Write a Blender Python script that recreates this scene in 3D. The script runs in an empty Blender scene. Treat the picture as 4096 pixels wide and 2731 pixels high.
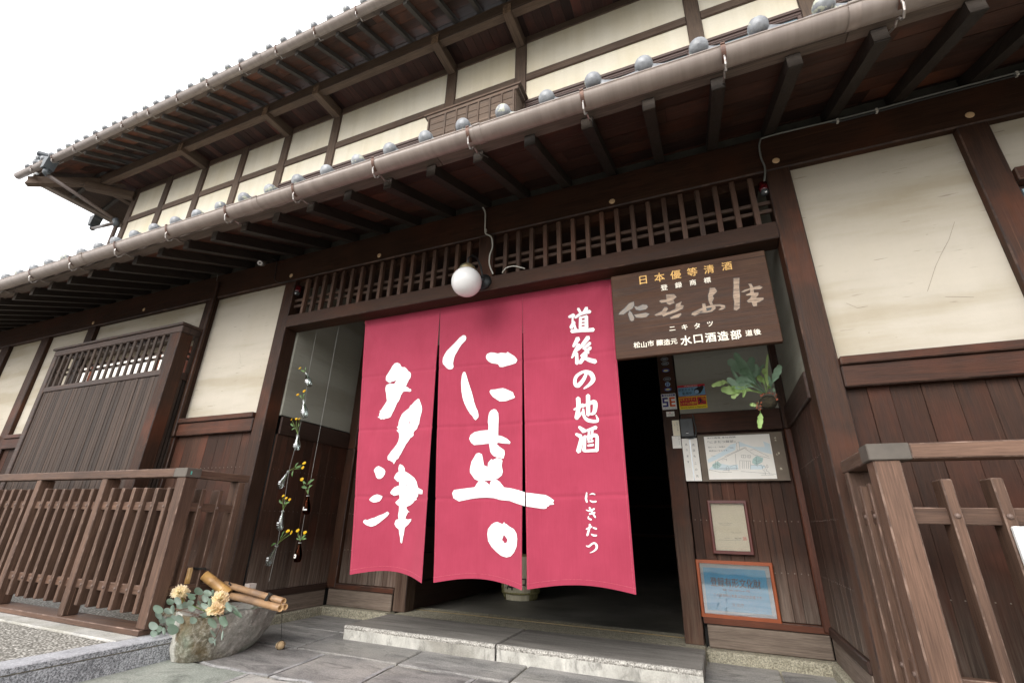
import bpy, bmesh, math, random
from mathutils import Vector, Matrix, noise
from mathutils.geometry import delaunay_2d_cdt
random.seed(7)
R_ = math.radians
sc = bpy.context.scene
col = sc.collection
# ------------------------------------------------------------------ camera
ROWS = ((0.92234367, 0.38569787, 0.02278836), (-0.12339718, 0.34995262, -0.92860449), (-0.36613562, 0.85368045, 0.37037062))
F = 1837.3528648; CAM = Vector((0, -2.6, 0.74))
cd = bpy.data.cameras.new('camera'); cam = bpy.data.objects.new('camera', cd); col.objects.link(cam)
rt, dn, fw = [Vector(r) for r in ROWS]
m = Matrix((rt, -dn, -fw)).transposed().to_4x4(); m.translation = CAM
cam.matrix_world = m
cd.sensor_fit = 'HORIZONTAL'; cd.sensor_width = 36; cd.lens = F / 4096 * 36; cd.clip_start = .05; cd.clip_end = 900
sc.camera = cam
# ------------------------------------------------------------------ world, sun, exposure
SUN_EL, SUN_AZ = R_(34), R_(192)      # azimuth of the sun: behind and to the left of the camera
W = bpy.data.worlds.new('World'); sc.world = W; W.use_nodes = True
nt = W.node_tree; nt.nodes.clear()
sky = nt.nodes.new('ShaderNodeTexSky'); sky.sky_type = 'NISHITA'; sky.sun_disc = False
sky.sun_elevation = SUN_EL; sky.sun_rotation = SUN_AZ; sky.air_density = 1.0; sky.dust_density = 4.0; sky.ozone_density = 1.0
hs = nt.nodes.new('ShaderNodeHueSaturation'); hs.inputs['Saturation'].default_value = .03; hs.inputs['Value'].default_value = 1.0
bg = nt.nodes.new('ShaderNodeBackground'); bg.inputs['Strength'].default_value = .15
wo = nt.nodes.new('ShaderNodeOutputWorld')
nt.links.new(sky.outputs[0], hs.inputs['Color']); deck = nt.nodes.new('ShaderNodeMix'); deck.data_type = 'RGBA'; deck.inputs[0].default_value = .78; deck.inputs[7].default_value = (4.1, 4.1, 4.15, 1)   # even cloud deck over the clear sky
nt.links.new(hs.outputs[0], deck.inputs[6]); nt.links.new(deck.outputs[2], bg.inputs[0]); nt.links.new(bg.outputs[0], wo.inputs[0])
sd = bpy.data.lights.new('sun', 'SUN'); sd.energy = .55; sd.angle = R_(40); sd.color = (1, .96, .9)
so = bpy.data.objects.new('sun', sd); col.objects.link(so)
sdir = Vector((math.sin(SUN_AZ) * math.cos(SUN_EL), math.cos(SUN_AZ) * math.cos(SUN_EL), math.sin(SUN_EL)))
so.rotation_euler = (-sdir).to_track_quat('-Z', 'Y').to_euler()
vs = sc.view_settings; vs.view_transform = 'Standard'; vs.look = 'None'; vs.gamma = 1; vs.use_curve_mapping = False; vs.exposure = 1.8
try:
    sc.cycles.max_bounces = 8; sc.cycles.diffuse_bounces = 4; sc.cycles.transmission_bounces = 8; sc.cycles.transparent_max_bounces = 8
except Exception: pass

# ------------------------------------------------------------------ measuring: a point of the photograph carried onto a plane of the place
def ray(px, py): return rt * ((px - 2048) / F) + dn * ((py - 1365.5) / F) + fw
def atY(px, py, Y):
    d = ray(px, py); return CAM + d * ((Y - CAM.y) / d.y)
def atX(px, py, X):
    d = ray(px, py); return CAM + d * ((X - CAM.x) / d.x)
def atZ(px, py, Z):
    d = ray(px, py); return CAM + d * ((Z - CAM.z) / d.z)

# ------------------------------------------------------------------ materials
def newmat(name):
    m = bpy.data.materials.new(name); m.use_nodes = True; t = m.node_tree; t.nodes.clear()
    out = t.nodes.new('ShaderNodeOutputMaterial'); b = t.nodes.new('ShaderNodeBsdfPrincipled')
    t.links.new(b.outputs[0], out.inputs[0]); return m, t, b
def N(t, kind, **kw):
    n = t.nodes.new(kind)
    for k, v in kw.items():
        if k in n.inputs: n.inputs[k].default_value = v
        else: setattr(n, k, v)
    return n
def L(t, a, b): t.links.new(a, b)
def ramp(t, fac, stops):
    r = t.nodes.new('ShaderNodeValToRGB'); e = r.color_ramp.elements
    while len(e) < len(stops): e.new(.5)
    for el, (p, c) in zip(e, stops):
        el.position = p; el.color = (*c, 1) if len(c) == 3 else c
    t.links.new(fac, r.inputs[0]); return r.outputs[0]
def mixc(t, fac, a, b, mode='MIX'):
    n = t.nodes.new('ShaderNodeMix'); n.data_type = 'RGBA'; n.blend_type = mode
    for s, v in ((n.inputs[0], fac), (n.inputs[6], a), (n.inputs[7], b)):
        if hasattr(v, 'is_output') or hasattr(v, 'links'): t.links.new(v, s)
        elif isinstance(v, (int, float)): s.default_value = v
        else: s.default_value = (*v, 1)
    return n.outputs[2]
def coords(t, scale=(1, 1, 1), world=False, rnd=40.0):
    if world:
        g = t.nodes.new('ShaderNodeNewGeometry'); src = g.outputs['Position']
    else:
        g = t.nodes.new('ShaderNodeTexCoord'); src = g.outputs['Object']
    oi = t.nodes.new('ShaderNodeObjectInfo')
    cx = N(t, 'ShaderNodeMath', operation='MULTIPLY'); cx.inputs[1].default_value = 0 if world else rnd
    L(t, oi.outputs['Random'], cx.inputs[0])
    add = N(t, 'ShaderNodeVectorMath', operation='ADD'); L(t, src, add.inputs[0]); L(t, cx.outputs[0], add.inputs[1])
    mp = t.nodes.new('ShaderNodeMapping'); mp.inputs['Scale'].default_value = scale; L(t, add.outputs[0], mp.inputs[0])
    return mp.outputs[0], add.outputs[0], oi.outputs['Random']
AX = {'X': (1.1, 26, 26), 'Y': (26, 1.1, 26), 'Z': (26, 26, 1.1)}
def wood(name, dark, light, axis='Z', rough=.62, bump=.25, wear=None, var=.30, red=None, sheen=.35, blotch=.35):
    m, t, b = newmat(name)
    v, raw, rnd = coords(t, AX[axis])
    n1 = N(t, 'ShaderNodeTexNoise', Scale=1.6, Detail=7, Roughness=.68, Distortion=.6); L(t, v, n1.inputs['Vector'])
    n1f = N(t, 'ShaderNodeTexNoise', Scale=7.0, Detail=4, Roughness=.7); L(t, v, n1f.inputs['Vector'])
    n2 = N(t, 'ShaderNodeTexNoise', Scale=1.9, Detail=4, Roughness=.6); L(t, raw, n2.inputs['Vector'])
    c = ramp(t, n1.outputs[0], [(.30, dark), (.72, light)])
    c = mixc(t, .35, c, ramp(t, n1f.outputs[0], [(.3, [x * .45 for x in dark]), (.7, [min(1, x * 1.25) for x in light])]))
    if red:
        fr = ramp(t, n2.outputs[0], [(.50, (0, 0, 0)), (.72, (.7, .7, .7))]); c = mixc(t, fr, c, red)
    bl = N(t, 'ShaderNodeTexNoise', Scale=.9, Detail=5, Roughness=.65); L(t, raw, bl.inputs['Vector'])
    c = mixc(t, blotch, c, ramp(t, bl.outputs[0], [(.32, (.38, .38, .38)), (.68, (1.4, 1.36, 1.3))]), 'MULTIPLY')
    ck = t.nodes.new('ShaderNodeMapping'); ck.inputs['Scale'].default_value = tuple(.55 if q < 5 else 3.0 for q in AX[axis]); L(t, v, ck.inputs[0])
    n9 = N(t, 'ShaderNodeTexNoise', Scale=1.0, Detail=3, Roughness=.5); L(t, ck.outputs[0], n9.inputs['Vector'])
    c = mixc(t, ramp(t, n9.outputs[0], [(.685, (0, 0, 0)), (.72, (.75, .75, .75))]), c, [x * .35 for x in dark])
    c = mixc(t, ramp(t, n9.outputs[0], [(.27, (.45, .45, .45)), (.33, (0, 0, 0))]), c, [min(1, x * 1.9) for x in light])
    if wear:   # rain splash bleaches the foot of the boards
        g = t.nodes.new('ShaderNodeNewGeometry'); sx = t.nodes.new('ShaderNodeSeparateXYZ'); L(t, g.outputs['Position'], sx.inputs[0])
        wn = N(t, 'ShaderNodeTexNoise', Scale=2.5, Detail=5, Roughness=.7); L(t, v, wn.inputs['Vector'])
        mr = N(t, 'ShaderNodeMapRange'); mr.inputs['From Min'].default_value = wear[0]; mr.inputs['From Max'].default_value = wear[1]
        mr.inputs['To Min'].default_value = .95; mr.inputs['To Max'].default_value = 0
        L(t, sx.outputs['Z'], mr.inputs['Value'])
        mm = N(t, 'ShaderNodeMath', operation='MULTIPLY'); L(t, mr.outputs[0], mm.inputs[0])
        wr = ramp(t, wn.outputs[0], [(.32, (.12, .12, .12)), (.62, (1, 1, 1))]); L(t, wr, mm.inputs[1])
        c = mixc(t, mm.outputs[0], c, wear[2])
    h = t.nodes.new('ShaderNodeHueSaturation'); mr2 = N(t, 'ShaderNodeMapRange'); mr2.inputs['To Min'].default_value = 1 - var; mr2.inputs['To Max'].default_value = 1 + var
    L(t, rnd, mr2.inputs['Value']); L(t, mr2.outputs[0], h.inputs['Value']); L(t, c, h.inputs['Color'])
    L(t, h.outputs[0], b.inputs['Base Color'])
    rr = ramp(t, n1.outputs[0], [(.3, (rough - .1,) * 3), (.7, (min(1, rough + .14),) * 3)]); L(t, rr, b.inputs['Roughness'])
    b.inputs['Specular IOR Level'].default_value = sheen
    bp = N(t, 'ShaderNodeBump', Strength=bump, Distance=.004)
    ms = N(t, 'ShaderNodeMath', operation='ADD'); L(t, n1.outputs[0], ms.inputs[0]); L(t, n1f.outputs[0], ms.inputs[1])
    L(t, ms.outputs[0], bp.inputs['Height']); L(t, bp.outputs[0], b.inputs['Normal'])
    return m
def plain(name, c, rough=.5, metal=0, spec=.5, var=.12, nscale=8, bump=0, c2=None, detail=5, stretch=(1, 1, 1), emis=None, trans=0, lo=.35, hi=.65):
    m, t, b = newmat(name)
    v, raw, rnd = coords(t, stretch)
    n = N(t, 'ShaderNodeTexNoise', Scale=nscale, Detail=detail, Roughness=.65); L(t, v, n.inputs['Vector'])
    c2 = c2 or [x * (1 - var) for x in c]
    L(t, ramp(t, n.outputs[0], [(lo, c2), (hi, c)]), b.inputs['Base Color'])
    b.inputs['Roughness'].default_value = rough; b.inputs['Metallic'].default_value = metal; b.inputs['Specular IOR Level'].default_value = spec
    if bump:
        bp = N(t, 'ShaderNodeBump', Strength=bump, Distance=.006); L(t, n.outputs[0], bp.inputs['Height']); L(t, bp.outputs[0], b.inputs['Normal'])
    if trans: b.inputs['Transmission Weight'].default_value = trans
    return m
WEARC = (.20, .155, .125)
M = {}
dk, lt = (.020, .0105, .0075), (.060, .031, .022)
for a in 'XYZ':
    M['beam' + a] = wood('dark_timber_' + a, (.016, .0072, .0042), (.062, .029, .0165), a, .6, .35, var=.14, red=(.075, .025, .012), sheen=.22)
    M['fence' + a] = wood('fence_timber_' + a, (.058, .032, .022), (.165, .098, .069), a, .6, .4, var=.14, sheen=.25, blotch=.6)
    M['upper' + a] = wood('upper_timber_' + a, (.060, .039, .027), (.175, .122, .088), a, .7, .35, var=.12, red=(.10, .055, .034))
M['post'] = wood('post_timber', (.016, .0075, .0045), (.062, .029, .017), 'Z', .6, .4, (0.05, .9, (.135, .09, .065)), var=.1, red=(.11, .034, .015), sheen=.22)
M['plank'] = wood('wall_plank', (.019, .009, .0058), (.070, .034, .022), 'Z', .66, .45, (.15, .62, WEARC), var=.30, red=(.100, .032, .018), sheen=.2)
M['bay'] = wood('bay_plank', (.022, .0145, .011), (.074, .049, .037), 'Z', .72, .5, var=.3)
M['baydark'] = wood('bay_frame', (.030, .018, .014), (.082, .052, .041), 'X', .62, .35, var=.1)
M['railX'] = wood('rail_timber', (.018, .008, .005), (.078, .033, .020), 'X', .58, .55, var=.1, red=(.12, .036, .018), sheen=.22)
M['railY'] = wood('rail_timber_y', (.020, .010, .007), (.055, .028, .020), 'Y', .55, .4, var=.1)
M['base'] = wood('weathered_base_board', (.10, .072, .055), (.26, .205, .165), 'X', .8, .7, var=.1, sheen=.2)
M['baseY'] = wood('weathered_base_board_y', (.10, .072, .055), (.25, .195, .16), 'Y', .8, .7, var=.1, sheen=.2)
M['soffitX'] = wood('soffit_board', (.022, .0105, .0075), (.080, .036, .024), 'X', .6, .2, var=.55, red=(.16, .052, .024))
M['soffitY'] = wood('soffit_plank', (.020, .0095, .008), (.062, .027, .021), 'Y', .6, .2, var=.6, red=(.09, .028, .02))
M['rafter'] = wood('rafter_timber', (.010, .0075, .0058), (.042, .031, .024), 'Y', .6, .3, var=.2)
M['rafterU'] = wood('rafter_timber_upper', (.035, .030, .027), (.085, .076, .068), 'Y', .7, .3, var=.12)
M['fascia'] = wood('fascia_timber', (.055, .040, .031), (.17, .130, .105), 'X', .75, .3, var=.08)
M['slat'] = wood('lattice_slat', (.035, .018, .012), (.105, .058, .038), 'Z', .6, .35, var=.3, red=(.11, .045, .025))
M['slatX'] = wood('lattice_rail_timber', (.045, .026, .018), (.12, .072, .050), 'X', .6, .35, var=.1)
M['filler_plaster'] = plain('dark_filler_plaster', (.07, .068, .055), .9, c2=(.045, .043, .036))  # dark grey plaster filling the strip above the beam
M['endgrain'] = plain('end_grain', (.34, .22, .13), .8, c2=(.12, .075, .05), nscale=30, bump=.3)
M['rafend'] = wood('rafter_end_grain', (.022, .017, .013), (.075, .058, .046), 'X', .75, .3, var=.45)
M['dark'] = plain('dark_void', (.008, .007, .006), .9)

def plaster(name, base, stain, amount=.5, dirt=True):
    m, t, b = newmat(name)
    v, raw, rnd = coords(t, (1, 1, 1), world=True)
    n1 = N(t, 'ShaderNodeTexNoise', Scale=1.1, Detail=4, Roughness=.55); L(t, v, n1.inputs['Vector'])
    n2 = N(t, 'ShaderNodeTexNoise', Scale=45, Detail=6, Roughness=.7); L(t, v, n2.inputs['Vector'])
    c = ramp(t, n1.outputs[0], [(.42, base), (.68, stain)])
    c = mixc(t, .25, c, ramp(t, n2.outputs[0], [(.35, [x * .82 for x in base]), (.65, [min(1, x * 1.05) for x in base])]))
    # fine vertical runs
    mp = t.nodes.new('ShaderNodeMapping'); mp.inputs['Scale'].default_value = (9, 9, .6); L(t, v, mp.inputs[0])
    n3 = N(t, 'ShaderNodeTexNoise', Scale=1, Detail=3); L(t, mp.outputs[0], n3.inputs['Vector'])
    c = mixc(t, .3 * amount, c, ramp(t, n3.outputs[0], [(.35, [x * .72 for x in stain]), (.6, base)]))
    if dirt:   # scattered dark nicks
        mp2 = t.nodes.new('ShaderNodeMapping'); mp2.inputs['Scale'].default_value = (1, 1, 2.2); mp2.inputs['Rotation'].default_value = (0, .3, 0); L(t, v, mp2.inputs[0])
        vo = N(t, 'ShaderNodeTexVoronoi', Scale=11); L(t, mp2.outputs[0], vo.inputs['Vector'])
        nz = N(t, 'ShaderNodeTexNoise', Scale=3.3, Detail=2); L(t, v, nz.inputs['Vector'])
        fm = mixc(t, 1.0, ramp(t, vo.outputs['Distance'], [(.035, (.8, .8, .8)), (.06, (0, 0, 0))]), ramp(t, nz.outputs[0], [(.5, (0, 0, 0)), (.58, (1, 1, 1))]), 'MULTIPLY')
        c = mixc(t, fm, c, (.12, .10, .08))
        # faint tide marks and hairline scratches
        mp3 = t.nodes.new('ShaderNodeMapping'); mp3.inputs['Scale'].default_value = (.5, .5, 3.2); L(t, v, mp3.inputs[0])
        n5 = N(t, 'ShaderNodeTexNoise', Scale=1.3, Detail=5, Roughness=.55); L(t, mp3.outputs[0], n5.inputs['Vector'])
        c = mixc(t, .55, c, ramp(t, n5.outputs[0], [(.40, [x * .86 for x in stain]), (.52, base), (.60, [min(1, x * 1.08) for x in base])]))
        mp4 = t.nodes.new('ShaderNodeMapping'); mp4.inputs['Scale'].default_value = (3, 3, 34); mp4.inputs['Rotation'].default_value = (0, .18, 0); L(t, v, mp4.inputs[0])
        n6 = N(t, 'ShaderNodeTexNoise', Scale=2.2, Detail=2); L(t, mp4.outputs[0], n6.inputs['Vector'])
        c = mixc(t, ramp(t, n6.outputs[0], [(.70, (0, 0, 0)), (.735, (.55, .55, .55))]), c, (.20, .17, .13))
    L(t, c, b.inputs['Base Color']); b.inputs['Roughness'].default_value = .85; b.inputs['Specular IOR Level'].default_value = .2
    bp = N(t, 'ShaderNodeBump', Strength=.22, Distance=.004); L(t, n2.outputs[0], bp.inputs['Height']); L(t, bp.outputs[0], b.inputs['Normal'])
    return m
M['plaster'] = plaster('plaster_lower', (.475, .430, .360), (.41, .35, .25))
M['plasterU'] = plaster('plaster_upper', (.80, .735, .60), (.77, .67, .47), .7, False)
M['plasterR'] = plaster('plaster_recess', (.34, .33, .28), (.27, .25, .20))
M['gutter'] = plain('brown_gutter', (.31, .255, .222), .42, .0, .5, c2=(.235, .19, .165), nscale=2.4, stretch=(9, 1, 1), lo=.3, hi=.65)
M['hookbrown'] = plain('hook_strap', (.10, .055, .045), .5, .3, c2=(.16, .08, .05), nscale=60)
M['galv'] = plain('galvanised_rod', (.50, .49, .47), .38, .8, nscale=60, c2=(.30, .25, .22))
M['pipegrey'] = plain('grey_pipe', (.085, .097, .108), .4, c2=(.06, .068, .075), nscale=12)
M['pipebrown'] = plain('brown_pipe', (.16, .125, .11), .4, c2=(.11, .085, .075), nscale=8)

def tilemat():
    m, t, b = newmat('roof_tile')
    v, raw, rnd = coords(t)
    n1 = N(t, 'ShaderNodeTexNoise', Scale=14, Detail=6, Roughness=.7); L(t, v, n1.inputs['Vector'])
    c = ramp(t, n1.outputs[0], [(.34, (.13, .135, .145)), (.66, (.30, .31, .325))])
    vo = N(t, 'ShaderNodeTexNoise', Scale=38, Detail=3); L(t, v, vo.inputs['Vector'])
    n2 = N(t, 'ShaderNodeTexNoise', Scale=5, Detail=3); L(t, v, n2.inputs['Vector'])
    mu = N(t, 'ShaderNodeMath', operation='MULTIPLY'); L(t, vo.outputs[0], mu.inputs[0]); L(t, n2.outputs[0], mu.inputs[1])
    c = mixc(t, ramp(t, mu.outputs[0], [(.33, (0, 0, 0)), (.36, (.85, .85, .85))]), c, (.46, .47, .36))
    L(t, c, b.inputs['Base Color']); b.inputs['Roughness'].default_value = .36; b.inputs['Specular IOR Level'].default_value = .6
    bp = N(t, 'ShaderNodeBump', Strength=.15, Distance=.003); L(t, n1.outputs[0], bp.inputs['Height']); L(t, bp.outputs[0], b.inputs['Normal'])
    return m
M['tile'] = tilemat()

def stone(name, c1, c2, c3=None, scale=3.0, bump=.3, speck=0, rough=.75, stretch=(1, 1, 1), var=.1, world=False):
    m, t, b = newmat(name)
    v, raw, rnd = coords(t, stretch, world)
    n1 = N(t, 'ShaderNodeTexNoise', Scale=scale, Detail=8, Roughness=.62, Distortion=.4); L(t, v, n1.inputs['Vector'])
    c = ramp(t, n1.outputs[0], [(.32, c1), (.68, c2)])
    n2 = N(t, 'ShaderNodeTexNoise', Scale=120, Detail=3, Roughness=.8); L(t, raw, n2.inputs['Vector'])
    if c3:
        n3 = N(t, 'ShaderNodeTexNoise', Scale=scale * .45, Detail=4, Roughness=.6); L(t, raw, n3.inputs['Vector'])
        c = mixc(t, ramp(t, n3.outputs[0], [(.48, (0, 0, 0)), (.62, (.85, .85, .85))]), c, c3)
    if speck:
        c = mixc(t, speck, c, ramp(t, n2.outputs[0], [(.40, [x * .22 for x in c1]), (.62, [min(1, x * 1.5) for x in c2])]))
    sn = N(t, 'ShaderNodeTexNoise', Scale=scale * 1.4, Detail=6, Roughness=.7, Distortion=1.2); mps = t.nodes.new('ShaderNodeMapping'); mps.inputs['Location'].default_value = (3, 7, 2); L(t, v, mps.inputs[0]); L(t, mps.outputs[0], sn.inputs['Vector'])
    c = mixc(t, ramp(t, sn.outputs[0], [(.52, (0, 0, 0)), (.66, (.6, .6, .6))]), c, [x * .45 for x in c1])
    h = t.nodes.new('ShaderNodeHueSaturation'); mr2 = N(t, 'ShaderNodeMapRange'); mr2.inputs['To Min'].default_value = 1 - var; mr2.inputs['To Max'].default_value = 1 + var
    L(t, rnd, mr2.inputs['Value']); L(t, mr2.outputs[0], h.inputs['Value']); L(t, c, h.inputs['Color'])
    L(t, h.outputs[0], b.inputs['Base Color']); b.inputs['Roughness'].default_value = rough
    ad = N(t, 'ShaderNodeMath', operation='MULTIPLY_ADD'); L(t, n2.outputs[0], ad.inputs[0]); ad.inputs[1].default_value = .25; L(t, n1.outputs[0], ad.inputs[2])
    bp = N(t, 'ShaderNodeBump', Strength=bump, Distance=.012); L(t, ad.outputs[0], bp.inputs['Height']); L(t, bp.outputs[0], b.inputs['Normal'])
    return m
M['paver'] = stone('paving_slab', (.085, .083, .082), (.31, .295, .28), (.33, .31, .28), 2.6, .3, .22, .7, (1.0, 3.4, 1), .14)
M['paverG'] = stone('greenish_slab', (.15, .165, .14), (.33, .35, .31), (.36, .36, .32), 3.0, .3, .3, .7)
M['paverW'] = stone('pale_slab', (.24, .235, .225), (.46, .44, .40), None, 2.0, .3, .15, .75)
M['slabrim'] = stone('worn_slab_rim', (.16, .16, .165), (.42, .41, .40), None, 7, .3, .15, .7)
M['mortar'] = stone('mortar', (.16, .14, .11), (.36, .33, .26), None, 30, .5, .3, .9, world=True)
M['granite'] = stone('kerb_granite', (.15, .155, .17), (.36, .365, .385), None, 8, .3, .75, .7)
M['granitetop'] = stone('kerb_granite_top', (.30, .30, .32), (.42, .42, .44), None, 10, .2, .3, .75)
M['concrete'] = stone('pale_concrete', (.36, .35, .33), (.50, .485, .45), (.28, .265, .22), 6, .3, .2, .85)
M['aggregate'] = None
M['stepTop'] = stone('step_stone_top', (.115, .105, .095), (.29, .27, .245), (.20, .18, .16), 1.6, .2, .15, .6, (.7, 6, 1), .05)
M['stepFace'] = stone('step_stone_face', (.27, .26, .235), (.56, .54, .49), (.20, .185, .155), 4, .4, .08, .85, (2.5, 2, 1.2), .05)
M['stepEdge'] = stone('step_rough_edge', (.17, .155, .13), (.60, .57, .52), None, 38, .9, .5, .9)
M['foundation'] = stone('foundation_stone', (.20, .175, .12), (.40, .37, .28), None, 26, .8, .5, .9)
M['asphalt'] = stone('asphalt', (.045, .045, .047), (.075, .074, .072), None, 8, .3, .5, .9, world=True)
M['interior'] = stone('earthen_floor', (.05, .046, .038), (.13, .12, .10), (.17, .16, .14), 1.1, .2, .1, .55)
M['pebble'] = stone('ochre_pebble', (.34, .22, .11), (.56, .42, .25), None, 9, .3, .15, .7)
M['masu'] = plain('pale_cypress', (.72, .64, .58), .6, c2=(.60, .50, .44), nscale=12, stretch=(1, 1, 14))
M['masuslot'] = plain('box_slots', (.20, .10, .09), .8)
M['black'] = plain('black_print', (.012, .012, .013), .5)
M['rope'] = plain('black_palm_rope', (.010, .009, .008), .9, nscale=140, c2=(.03, .026, .022), bump=.6)
M['string'] = plain('fishing_line', (.30, .30, .28), .4)
M['cable'] = plain('white_cable', (.55, .53, .47), .5)
M['cablegrey'] = plain('grey_cable', (.16, .165, .15), .5)
M['cableblk'] = plain('black_cable', (.02, .02, .02), .5)
M['iron'] = plain('dark_iron', (.035, .04, .042), .45, .6, c2=(.02, .02, .02), nscale=30)
M['brass'] = plain('aged_brass', (.34, .24, .12), .42, .7, c2=(.15, .17, .12), nscale=14)
M['railbrass'] = plain('rail_brass', (.42, .31, .15), .35, .8)
M['nail'] = plain('old_nail', (.24, .20, .17), .5, .4)
M['rivet'] = plain('bronze_rivet', (.15, .10, .08), .5, .2)
M['copper'] = plain('weathered_copper', (.075, .063, .051), .65, .0, c2=(.105, .087, .07), nscale=9)
M['verdigris'] = plain('verdigris', (.10, .42, .36), .7)
M['knot'] = plain('pale_knot', (.62, .42, .24), .6)
M['crimson_dark'] = plain('smoked_red_glass', (.07, .004, .006), .15, spec=.8)
M['white'] = plain('white_plastic', (.80, .80, .78), .35, var=.04)
M['greyplastic'] = plain('dark_grey_plastic', (.055, .06, .062), .5, var=.1)
M['greyplastic2'] = plain('grey_plastic', (.22, .23, .24), .4, var=.1)
M['glasspane'] = plain('blue_window_pane', (.34, .45, .50), .12, spec=.6, nscale=1.2, c2=(.26, .36, .41))
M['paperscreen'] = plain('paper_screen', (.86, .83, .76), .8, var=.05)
_b = [n_ for n_ in M['paperscreen'].node_tree.nodes if n_.type == 'BSDF_PRINCIPLED'][0]; _b.inputs['Emission Color'].default_value = (1, .95, .86, 1); _b.inputs['Emission Strength'].default_value = .28   # glow put into the paper itself; no light source stands behind it
M['winframe'] = plain('window_frame_metal', (.10, .062, .052), .45, nscale=4, stretch=(1, 6, 6))
M['redwood'] = wood('reddish_wood', (.15, .035, .014), (.30, .075, .03), 'Z', .5, .2, var=.05)
M['cornerwood'] = wood('reddish_corner_post', (.03, .010, .005), (.10, .030, .014), 'Z', .5, .4, var=.05)
M['moss'] = plain('moss', (.07, .10, .02), .95, nscale=60, c2=(.035, .035, .015), bump=.9)
M['kokedama'] = plain('moss_ball', (.055, .045, .022), .95, nscale=80, c2=(.018, .014, .010), bump=1.0)

def aggregate():
    m, t, b = newmat('washed_aggregate')
    v, raw, rnd = coords(t, (1, 1, 1), True)
    vo = N(t, 'ShaderNodeTexVoronoi', Scale=75); L(t, v, vo.inputs['Vector'])
    sx = t.nodes.new('ShaderNodeSeparateColor'); L(t, vo.outputs['Color'], sx.inputs[0])
    c = ramp(t, sx.outputs[0], [(0, (.14, .13, .115)), (.35, (.36, .34, .305)), (1, (.64, .61, .56))])
    c = mixc(t, ramp(t, vo.outputs['Distance'], [(.35, (0, 0, 0)), (.62, (1, 1, 1))]), c, (.15, .14, .12))
    L(t, c, b.inputs['Base Color']); b.inputs['Roughness'].default_value = .7
    bp = N(t, 'ShaderNodeBump', Strength=.9, Distance=.006); bp.invert = True; L(t, vo.outputs['Distance'], bp.inputs['Height']); L(t, bp.outputs[0], b.inputs['Normal'])
    return m
M['aggregate'] = aggregate()
def cloth():
    m, t, b = newmat('crimson_cloth')
    v, raw, rnd = coords(t, (1, 1, 1), True)
    n1 = N(t, 'ShaderNodeTexNoise', Scale=5, Detail=5, Roughness=.6); L(t, v, n1.inputs['Vector'])
    mp = t.nodes.new('ShaderNodeMapping'); mp.inputs['Scale'].default_value = (260, 5, 9); L(t, v, mp.inputs[0])
    n2 = N(t, 'ShaderNodeTexNoise', Scale=1, Detail=3); L(t, mp.outputs[0], n2.inputs['Vector'])
    c = ramp(t, n1.outputs[0], [(.3, (.295, .032, .062)), (.7, (.350, .041, .078))])
    c = mixc(t, .10, c, ramp(t, n2.outputs[0], [(.3, (.20, .022, .042)), (.7, (.44, .075, .12))]))
    L(t, c, b.inputs['Base Color']); b.inputs['Roughness'].default_value = .85; b.inputs['Specular IOR Level'].default_value = .15
    bp = N(t, 'ShaderNodeBump', Strength=.25, Distance=.002); L(t, n2.outputs[0], bp.inputs['Height']); L(t, bp.outputs[0], b.inputs['Normal'])
    b.inputs['Sheen Weight'].default_value = .15
    return m
M['cloth'] = cloth()
M['hem'] = plain('hem_thread', (.55, .12, .16), .9, nscale=90, c2=(.36, .04, .07))
M['letter'] = plain('white_dye', (.80, .80, .80), .85, spec=.1, var=.02)
M['board'] = wood('sign_board_wood', (.028, .0125, .007), (.078, .038, .022), 'X', .55, .35, var=.02, sheen=.18, red=(.10, .055, .032))
M['gold'] = plain('gold_paint', (.72, .43, .12), .5, .15, nscale=60, c2=(.52, .29, .08))
M['ivory'] = plain('ivory_paint', (.85, .78, .66), .6, var=.05)
M['carved'] = plain('carved_bare_wood', (.36, .25, .165), .55, nscale=16, c2=(.14, .092, .06), stretch=(1, 1, 5))
M['carvedark'] = plain('carved_dark_wood', (.12, .115, .11), .5, nscale=12, c2=(.22, .155, .10))
M['globe'] = plain('opal_globe', (.70, .69, .68), .22, spec=.5, var=.02)
M['bamboo'] = plain('bamboo', (.50, .29, .095), .38, nscale=5, c2=(.26, .14, .06), stretch=(1, 1, 1), lo=.32, hi=.6)
M['bambooIn'] = plain('bamboo_cut', (.66, .42, .20), .6)
M['bambooOld'] = plain('old_bamboo', (.34, .20, .10), .45, nscale=6, c2=(.20, .13, .085), lo=.35, hi=.62)
def leafm(name, a, bcol, rough=.5):
    m, t, b = newmat(name); v, raw, rnd = coords(t)
    n = N(t, 'ShaderNodeTexNoise', Scale=10, Detail=3); L(t, v, n.inputs['Vector'])
    g = t.nodes.new('ShaderNodeNewGeometry')
    f = N(t, 'ShaderNodeMath', operation='ADD'); L(t, n.outputs[0], f.inputs[0])
    s = N(t, 'ShaderNodeMath', operation='MULTIPLY'); L(t, rnd, s.inputs[0]); s.inputs[1].default_value = .5; L(t, s.outputs[0], f.inputs[1])
    L(t, ramp(t, f.outputs[0], [(.35, a), (.95, bcol)]), b.inputs['Base Color']); b.inputs['Roughness'].default_value = rough
    tr = t.nodes.new('ShaderNodeBsdfTranslucent'); tr.inputs[0].default_value = (*[min(1, x * 1.2) for x in bcol], 1)
    mx = t.nodes.new('ShaderNodeMixShader'); mx.inputs[0].default_value = .45 if 'petal' in name else .25
    out = [n_ for n_ in t.nodes if n_.type == 'OUTPUT_MATERIAL'][0]
    L(t, b.outputs[0], mx.inputs[1]); L(t, tr.outputs[0], mx.inputs[2]); L(t, mx.outputs[0], out.inputs[0])
    return m
M['fern'] = leafm('blue_green_frond', (.17, .30, .18), (.36, .52, .37))
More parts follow.
